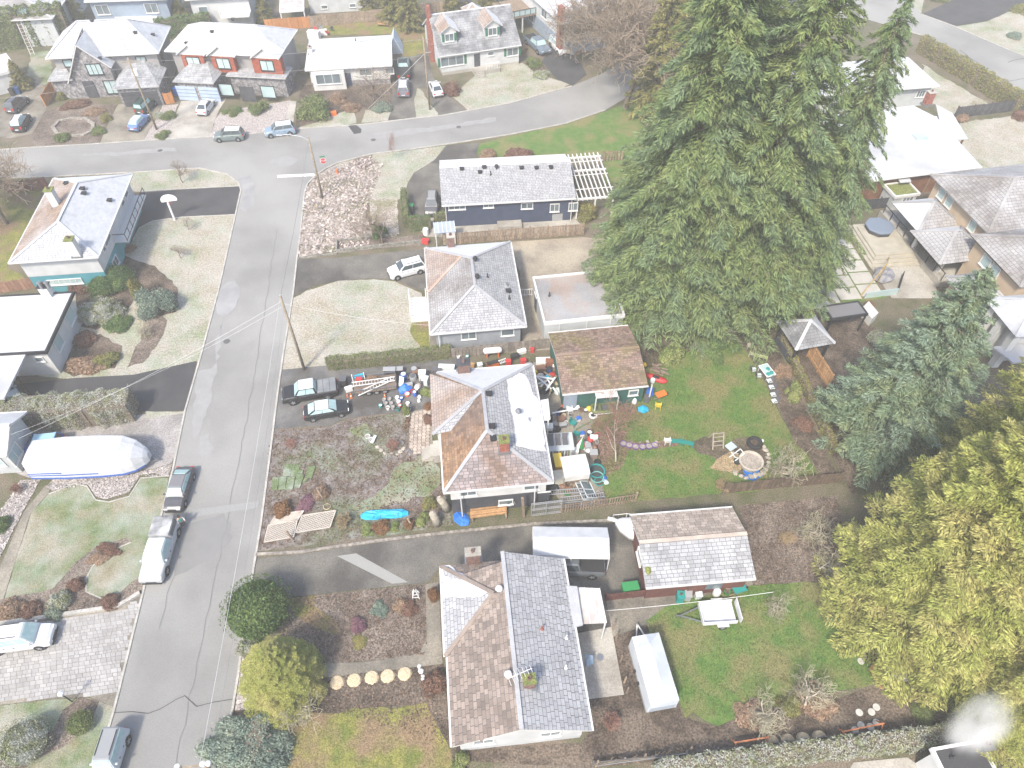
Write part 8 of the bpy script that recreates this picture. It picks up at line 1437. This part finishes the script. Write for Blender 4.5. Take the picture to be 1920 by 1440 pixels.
for (a,b,l) in [((1372,1398),(1436,1388),'left orange timber trestle frame in the southern garden'),((1572,1378),(1650,1362),'right orange timber trestle frame in the southern garden')]:
    A_,B_ = at(*a), at(*b); o = thing('sawhorse',l,'sawhorse',A_); dv = B_-A_; m_ = mat('orange_timber',(.40,.15,.07),(.46,.19,.09),s=2); MB().bar(Vector((0,0,.75)),dv+Vector((0,0,.75)),.1).build('top_beam', m_, o)
    for t in (.04,.96):
        n = Vector((-dv.y,dv.x,0)).normalized()*.45
        for s in (-1,1): MB().bar(dv*t+n*s,dv*t+Vector((0,0,.75)),.08).build('leg', m_, o)
rt = thing('cane_trellis','post and wire trellis with dry canes at the bottom','trellis',at(1200,1425)); 
for u,v in ((1117,1437),(1205,1425),(1290,1412)): q = at(u,v)-rt.location; MB().bar(q,q+Vector((.1,.1,1.1)),.1).build('post', B['wood'], rt)
MB().bar(at(1117,1437,1)-rt.location,at(1290,1412,1)-rt.location,.02).bar(at(1117,1437,.5)-rt.location,at(1290,1412,.5)-rt.location,.02).build('wire', GALV, rt); mb = MB()
for k in range(36): q = at(1117+173*k/35,1437-25*k/35)-rt.location; mb.tube([q,q+Vector((rng.uniform(-.2,.2),rng.uniform(-.1,.1),.6)),q+Vector((rng.uniform(-.6,.6),rng.uniform(-.2,.2),rng.uniform(.9,1.3)))],.012,3,False)
mb.build('canes', TANTWIG, rt)
for i,(u,v) in enumerate([(1148,1180),(1154,1200),(1163,1240),(1170,1280),(1174,1300)]): tag(MB().bar(at(u,v),at(u,v)+Vector((.05,.05,1.1)),.1).build('garden_post', B['wood']),'short wooden post along the concrete patio edge','post','patio posts')
pu = thing('garden_parasol','folded blue parasol and chair on the concrete patio','parasol',at(1097,1248)); MB().tube([(0,0,0),(.15,.1,1.6)],.03,6).build('pole', GALV, pu); MB().loft([[(.0,-.4,.9),(.5,-.2,.8),(.55,-.15,.8),(.05,-.35,.92)],[(.0,.4,1.2),(.5,.3,1.1),(.55,.32,1.1),(.05,.42,1.2)]]).build('canopy', mat('parasol_blue',(.22,.30,.38)), pu)
tag(MB().lathe([(.28,0),(.28,.02)],14,tuple(at(1125,1232,.07))).build('drain_cover', B['metal']),'round drain cover in the concrete patio','drain'); tg = thing('white_obelisk','small white garden obelisk in the southern bed','trellis',at(780,1118))
for x in (-.3,.3):
    for y in (-.3,.3): MB().bar((x,y,0),(x*.3,y*.3,1.1),.05).build('leg', COLS['white'], tg)
for z in (.3,.65): k = 1-.64*z; MB().bar((-.3*k,-.3*k,z),(.3*k,-.3*k,z),.04).bar((.3*k,-.3*k,z),(.3*k,.3*k,z),.04).bar((.3*k,.3*k,z),(-.3*k,.3*k,z),.04).bar((-.3*k,.3*k,z),(-.3*k,-.3*k,z),.04).build('ring', COLS['white'], tg)
for a in [('covered grey barbecue on the navy house deck',1044,412,1.3,.6,1.1,'grey','darkgrey'),('white covered chair on the navy house deck',987,413,.6,.6,.9,'white'),('dark planter trough along the navy wall',945,416,1.6,.4,.4,'brown'),('red cart on the bank behind the grey bungalow',798,456,.8,.5,.5,'red'),('black lidded cart beside the cedar hedge',772,398,.6,.6,1.1,'darkgrey','green'),('black bin left of the dark wagon, top left',27,178,.7,.7,1.0,'black'),('blue bin by the top left wall',36,176,.6,.6,1.0,mat('navy_plastic')),('blue bin beside the double garage doors',333,178,.7,.6,1.1,'blue'),('blue pail beside the modern front door',466,178,.5,.5,.6,'blue'),('orange planter near the snow-white bungalow path',626,216,.8,.6,.5,'orange'),('blue barrel by the flat-roofed garage end',1160,560,.6,.6,.9,'blue'),('white carton beneath the fir by the flat-roofed garage',1175,632,1.2,1.0,.5,'pale')]: crate(*a)
barrel('white barrel beside the brown board fence',799,440,.35,.9,'white','pale'); sp = fit([(815,437),(853,433),(852,416),(813,419)],2.2); so = thing('polycarbonate_cover','ribbed blue-grey lean-to cover behind the grey bungalow','cover',sp[0],sp[1]); MB().slab([(-sp[2]/2,-sp[3]/2,2.1),(sp[2]/2,-sp[3]/2,2.1),(sp[2]/2,sp[3]/2,2.35),(-sp[2]/2,sp[3]/2,2.35)],.05).build('sheet', mat('poly_blue',(.28,.33,.42),(.34,.39,.47),s=1), so)
for x in (-sp[2]/2+.1,sp[2]/2-.1):
    for y in (-sp[3]/2+.1,sp[3]/2-.1): MB().bar((x,y,0),(x,y,2.08),.1).build('post', B['trim'], so)
for k in range(6): x = -sp[2]/2+sp[2]*k/5; MB().bar((x,-sp[3]/2,2.14),(x,sp[3]/2,2.39),.05).build('rib', COLS['white'], so)
ladder('tall white ladder against the top left hedge',(62,104),(60,92),.1,.6,9,4.2,COLS['white'])
for i,(u,v,c) in enumerate([(592,62,'red'),(604,56,'grey'),(615,66,'red'),(622,58,'darkgrey')]): chair(['red lawn chair left of the backyard table','grey lawn chair behind the backyard table','red lawn chair right of the backyard table','dark lawn chair furthest right in the bungalow yard'][i],u,v,i*1.2,c)
crate('white table behind the snow-white bungalow',607,65,1.2,.8,.75,'white',name='table',cat='table'); crate('white shed box behind the snow-white bungalow',590,72,2.0,1.0,1.2,'white'); bench('wooden bench at the far yard fence',718,50,-.3,B['cedar'],2.0); tn = thing('blue_tent','pale blue pitched tent beside the snow-white bungalow','tent',at(742,92)); MB().loft([[(-1.2,-1.8,0),(1.2,-1.8,0),(0,-1.8,2.8)],[(-1.2,1.8,0),(1.2,1.8,0),(0,1.8,2.8)]]).build('canvas', mat('tent_blue',(.45,.55,.66),(.52,.6,.7),s=1), tn); MB().box(-.4,.4,-1.83,-1.81,0,1.5).build('door_flap', COLS['pale'], tn)
pp = House('covered_patio','white slatted patio cover at the top edge beside a lawn',[(524,22),(572,18),(568,-8),(525,-5)],2.8,.1,cat='shelter'); pp.flat(RM['metalw'],B['trim'],.05)
for x in (-pp.w,pp.w): MB().bar((x,-pp.d,0),(x,-pp.d,2.6),.18).build('post', B['trim'], pp.root)
# -- pool terrace of the tan house
O, U, V = at(1589,445), at(1657,553)-at(1589,445), at(1545,452)-at(1589,445); tr_ = struct(MB().add([O-U*.1-V*.0+Vector((0,0,.05)),O+U*1.05+Vector((0,0,.05)),O+U*1.05+V*2.6+Vector((0,0,.05)),O-U*.1+V*2.6+Vector((0,0,.05))],[(0,1,2,3)]).build('pool_terrace', G['lawn'])); slm = MB().box(-.5,.5,-.5,.5,0,1).mesh('slab', mat('terrace_slab',(.40,.38,.34),(.46,.44,.40),s=1,obj=.08))
for i in range(5):
    for j in range(3): x = link('slab', slm, tr_, O+U*((i+.5)/5)+V*((j+.5)*.85)+Vector((0,0,.05))); x.rotation_euler.z = math.atan2(U.y,U.x); x.scale = (U.length/5-.22,V.length*.85-.22,.05)
sheet('terrace', 'concrete', [(1592,443),(1690,430),(1745,500),(1760,560),(1672,560),(1600,455)], 4); PW = mat('pool_cover',(.38,.47,.55),(.44,.52,.60),s=.5,rough=.3); sheet('pool', PW, [(1462,505),(1525,498),(1563,570),(1480,583)], 6); kerb([(1525,497),(1565,571),(1478,584)], .5, .12, name='pool_coping')
ts = thing('terrace_steps','wide pale stone steps up to the covered hot tub','steps',at(1650,455),math.atan2(U.y,U.x))
for k in range(4): s = 4.6-.5*k; MB().box(-s*.75,s,-s*.7,s*.9,.06+.18*k,.24+.18*k).build('step', mat('step_stone',(.42,.39,.32),(.36,.33,.27),s=1), ts)
ht = thing('hot_tub','hot tub under a blue-grey octagonal cover on the terrace','hot tub',at(1642,440)+Vector((0,0,.75))); MB().lathe([(1.6,0),(1.65,.5)],8,M=Matrix.Rotation(.39,4,'Z')).build('tub_side', B['dark'], ht); MB().lathe([(1.72,.5),(1.72,.62),(1.5,.68)],8,M=Matrix.Rotation(.39,4,'Z')).build('cover', mat('spa_cover',(.17,.21,.27)), ht)
bl = link('boulder', _rk[1].mesh('boulder', mat('boulder_grey',(.17,.17,.19),(.30,.30,.32),s=2,spk=.4)), None, at(1654,521), .4); bl.scale = (1.3,1.1,1.2); tag(bl,'big grey boulder on the pool terrace','boulder')
bt = thing('bamboo_tripod','tall bamboo pole tripod over the pool terrace','tripod',at(1640,530)); a_ = at(1663,495,4.2)-bt.location
for u,v in ((1613,556),(1645,530),(1668,480)): MB().tube([at(u,v)-bt.location,a_],.06,6).build('pole', mat('bamboo',(.42,.29,.10),(.5,.36,.14),s=2), bt)
wl = tag(MB().prism([tuple(p.xy) for p in (at(1610,590),at(1622,578),at(1640,600),at(1628,612))],0,1.1).build('white_pillar', B['stucco']),'white garden wall pillar beside the cabana','wall')
kerb([(1620,560),(1680,552)], .1, .0+.9, B['glass_b'], 'glass_screen'); kerb([(1680,552),(1690,520)], .1, .9, B['black'], 'terrace_rail')
# -- paver driveway bottom left: stones too many to pick apart, joined
O, U, V = at(-50,1187), at(222,1147)-at(-50,1187), at(-50,1326)-at(-50,1187); Vs, Fs = [], []; L_, D_ = U.length, V.length; u_, v_ = U/L_, V/D_; rr = random.Random(9); y = 0
Q = [at(*p) for p in [(-60,1188),(80,1168),(222,1147),(262,1124),(214,1320),(165,1303),(80,1309),(-60,1326)]]
def inq(p):
    c = False; j = len(Q)-1
    for i in range(len(Q)):
        if (Q[i].y > p.y) != (Q[j].y > p.y) and p.x < (Q[j].x-Q[i].x)*(p.y-Q[i].y)/(Q[j].y-Q[i].y)+Q[i].x: c = not c
        j = i
    return c
while y < D_+1.5:
    x = -.5-rr.uniform(0,.3); hgt = rr.choice((.24,.3,.36))
    while x < L_+4:
        w_ = rr.uniform(.25,.55); c = O+u_*(x+w_/2)+v_*(y+hgt/2-1)
        if inq(c):
            k = len(Vs); z = .055+rr.uniform(0,.012)
            for a,b in ((.012,.012),(w_-.012,.012),(w_-.012,hgt-.012),(.012,hgt-.012)): q = O+u_*(x+a)+v_*(y-1+b); Vs.append((q.x,q.y,z))
            Fs.append((k+3,k+2,k+1,k)) 
        x += w_
    y += hgt
pvd = link('paving_stones', np_mesh('paving_stones', Vs, Fs, mat('cobble',(.30,.29,.28),(.35,.34,.33),s=.5,isl=.13,spk=.12)), kind='stuff'); pvd['label'] = 'pale rectangular paving stones of the bottom left driveway'
# -- person by the silver pickup
pc = at(347,987); pp_ = thing('person','person in a green vest over white sleeves standing by the silver pickup','person',pc,R(-60))
def skin(name, verts, edges, rad, m, parent, root=0):
    me = bpy.data.meshes.new(name); me.from_pydata(verts, edges, []); me.materials.append(m); o = link(name, me, parent); s = o.modifiers.new('skin','SKIN'); d_ = me.skin_vertices[0].data
    for i,r in enumerate(rad): d_[i].radius = (r,r); d_[i].use_root = (i == root)
    q = o.modifiers.new('sub','SUBSURF'); q.levels = 1; q.render_levels = 2; return o
SKN = mat('skin',(.50,.32,.24),rough=.6)
bv = [(0,0,.95),(0,0,1.15),(.02,0,1.38),(.03,0,1.5),(.06,0,1.6),(.07,0,1.72),(0,-.19,1.42),(.06,-.27,1.15),(.24,-.24,.98),(.30,-.23,.92),(0,.19,1.42),(.02,.30,1.15),(.18,.28,.97),(.24,.27,.92),(0,-.10,.92),(.03,-.12,.5),(-.03,-.13,.09),(.14,-.14,.05),(0,.10,.92),(-.04,.12,.5),(-.12,.13,.09),(.05,.14,.05)]
be = [(0,1),(1,2),(2,3),(3,4),(4,5),(2,6),(6,7),(7,8),(8,9),(2,10),(10,11),(11,12),(12,13),(0,14),(14,15),(15,16),(16,17),(0,18),(18,19),(19,20),(20,21)]
skin('body', bv, be, [.15,.14,.16,.06,.09,.08,.07,.05,.04,.03,.07,.05,.04,.03,.1,.07,.05,.04,.1,.07,.05,.04], SKN, pp_)
skin('vest', [(0,0,.93),(0,0,1.15),(.02,0,1.36),(.0,-.12,1.42),(.0,.12,1.42)], [(0,1),(1,2),(2,3),(2,4)], [.175,.165,.185,.1,.1], COLS['teal'], pp_)
for s in (-1,1): skin('sleeve', [(0,s*.17,1.42),(.06 if s<0 else .02,s*.28,1.15),(.22 if s<0 else .16,s*.25,.99)], [(0,1),(1,2)], [.085,.065,.052], COLS['white'], pp_); skin('trouser_leg', [(0,s*.10,.94),(.03 if s<0 else -.04,s*.12,.5),(-.03 if s<0 else -.12,s*.13,.1)], [(0,1),(1,2)], [.12,.085,.068], COLS['darkgrey'], pp_); skin('shoe', [(-.06 if s<0 else -.15,s*.13,.06),(.15 if s<0 else .06,s*.14,.045)], [(0,1)], [.06,.05], PLAS, pp_)
MB().lathe([(.02,.0),(.10,.02),(.115,.10),(.09,.18),(.02,.21)],12,(.045,0,1.63)).build('hair', mat('dark_hair',(.03,.022,.018)), pp_, True)
# -- smoke from the bottom right chimney
sm = bpy.data.materials.new('smoke'); sm.use_nodes = True; t = sm.node_tree; t.nodes.remove(t.nodes['Principled BSDF']); pv = t.nodes.new('ShaderNodeVolumePrincipled'); pv.inputs['Color'].default_value = (1,1,1,1)
tc_ = t.nodes.new('ShaderNodeTexCoord'); ln = t.nodes.new('ShaderNodeVectorMath'); ln.operation = 'LENGTH'; sep = t.nodes.new('ShaderNodeSeparateXYZ'); t.links.new(tc_.outputs['Object'], sep.inputs[0]); t.links.new(tc_.outputs['Object'], ln.inputs[0])
mr = t.nodes.new('ShaderNodeMapRange'); mr.inputs[1].default_value = 1.0; mr.inputs[2].default_value = .0; mr.inputs[3].default_value = 0; mr.inputs[4].default_value = 1; mr.interpolation_type = 'SMOOTHERSTEP'; t.links.new(ln.outputs['Value'], mr.inputs[0])
nz = t.nodes.new('ShaderNodeTexNoise'); nz.inputs['Scale'].default_value = 1.2; nz.inputs['Detail'].default_value = 4; t.links.new(tc_.outputs['Object'], nz.inputs['Vector']); m2 = t.nodes.new('ShaderNodeMapRange'); m2.inputs[1].default_value = .34; m2.inputs[2].default_value = .7; m2.inputs[3].default_value = 0; m2.inputs[4].default_value = 2.6; t.links.new(nz.outputs['Fac'], m2.inputs[0])
mu = t.nodes.new('ShaderNodeMath'); mu.operation = 'MULTIPLY'; t.links.new(mr.outputs[0], mu.inputs[0]); t.links.new(m2.outputs[0], mu.inputs[1]); t.links.new(mu.outputs[0], pv.inputs['Density']); t.links.new(pv.outputs[0], t.nodes['Material Output'].inputs['Volume'])
g_ = np.array([(math.cos(a)*math.cos(b),math.sin(a)*math.cos(b),math.sin(b)) for b in np.linspace(-1.5,1.5,9) for a in np.linspace(0,2*math.pi,13)[:-1]]); fs = [(i*12+j,i*12+(j+1)%12,(i+1)*12+(j+1)%12,(i+1)*12+j) for i in range(8) for j in range(12)]
so_ = MB().add(g_,fs).build('smoke', sm); so_.location = at(1835,1360,5.6); so_.scale = (1.8,1.8,4.2); so_.rotation_euler = (R(-8),R(6),0); so_['kind'] = 'stuff'; so_['label'] = 'white puff of chimney smoke above the bottom right roof'
hV.chimney(1838,1403,.9,.6,.6,B['metal'],B['metal'],z0=3.2)
# ---------------------------------------------------------------- haze volume, added to pale and flatten the whole view
hz = bpy.data.materials.new('haze'); hz.use_nodes = True; t = hz.node_tree
t.nodes.remove(t.nodes['Principled BSDF']); pv = t.nodes.new('ShaderNodeVolumePrincipled')
pv.inputs['Color'].default_value = (1, .98, .93, 1); pv.inputs['Density'].default_value = HAZE; pv.inputs['Anisotropy'].default_value = .0
t.links.new(pv.outputs[0], t.nodes['Material Output'].inputs['Volume'])
o = MB().box(-1000, 1000, -1000, 1000, -1.5, CAM_H+4).build('haze', hz); o['kind'] = 'stuff'; o['label'] = 'added thin pale haze over the whole neighbourhood'
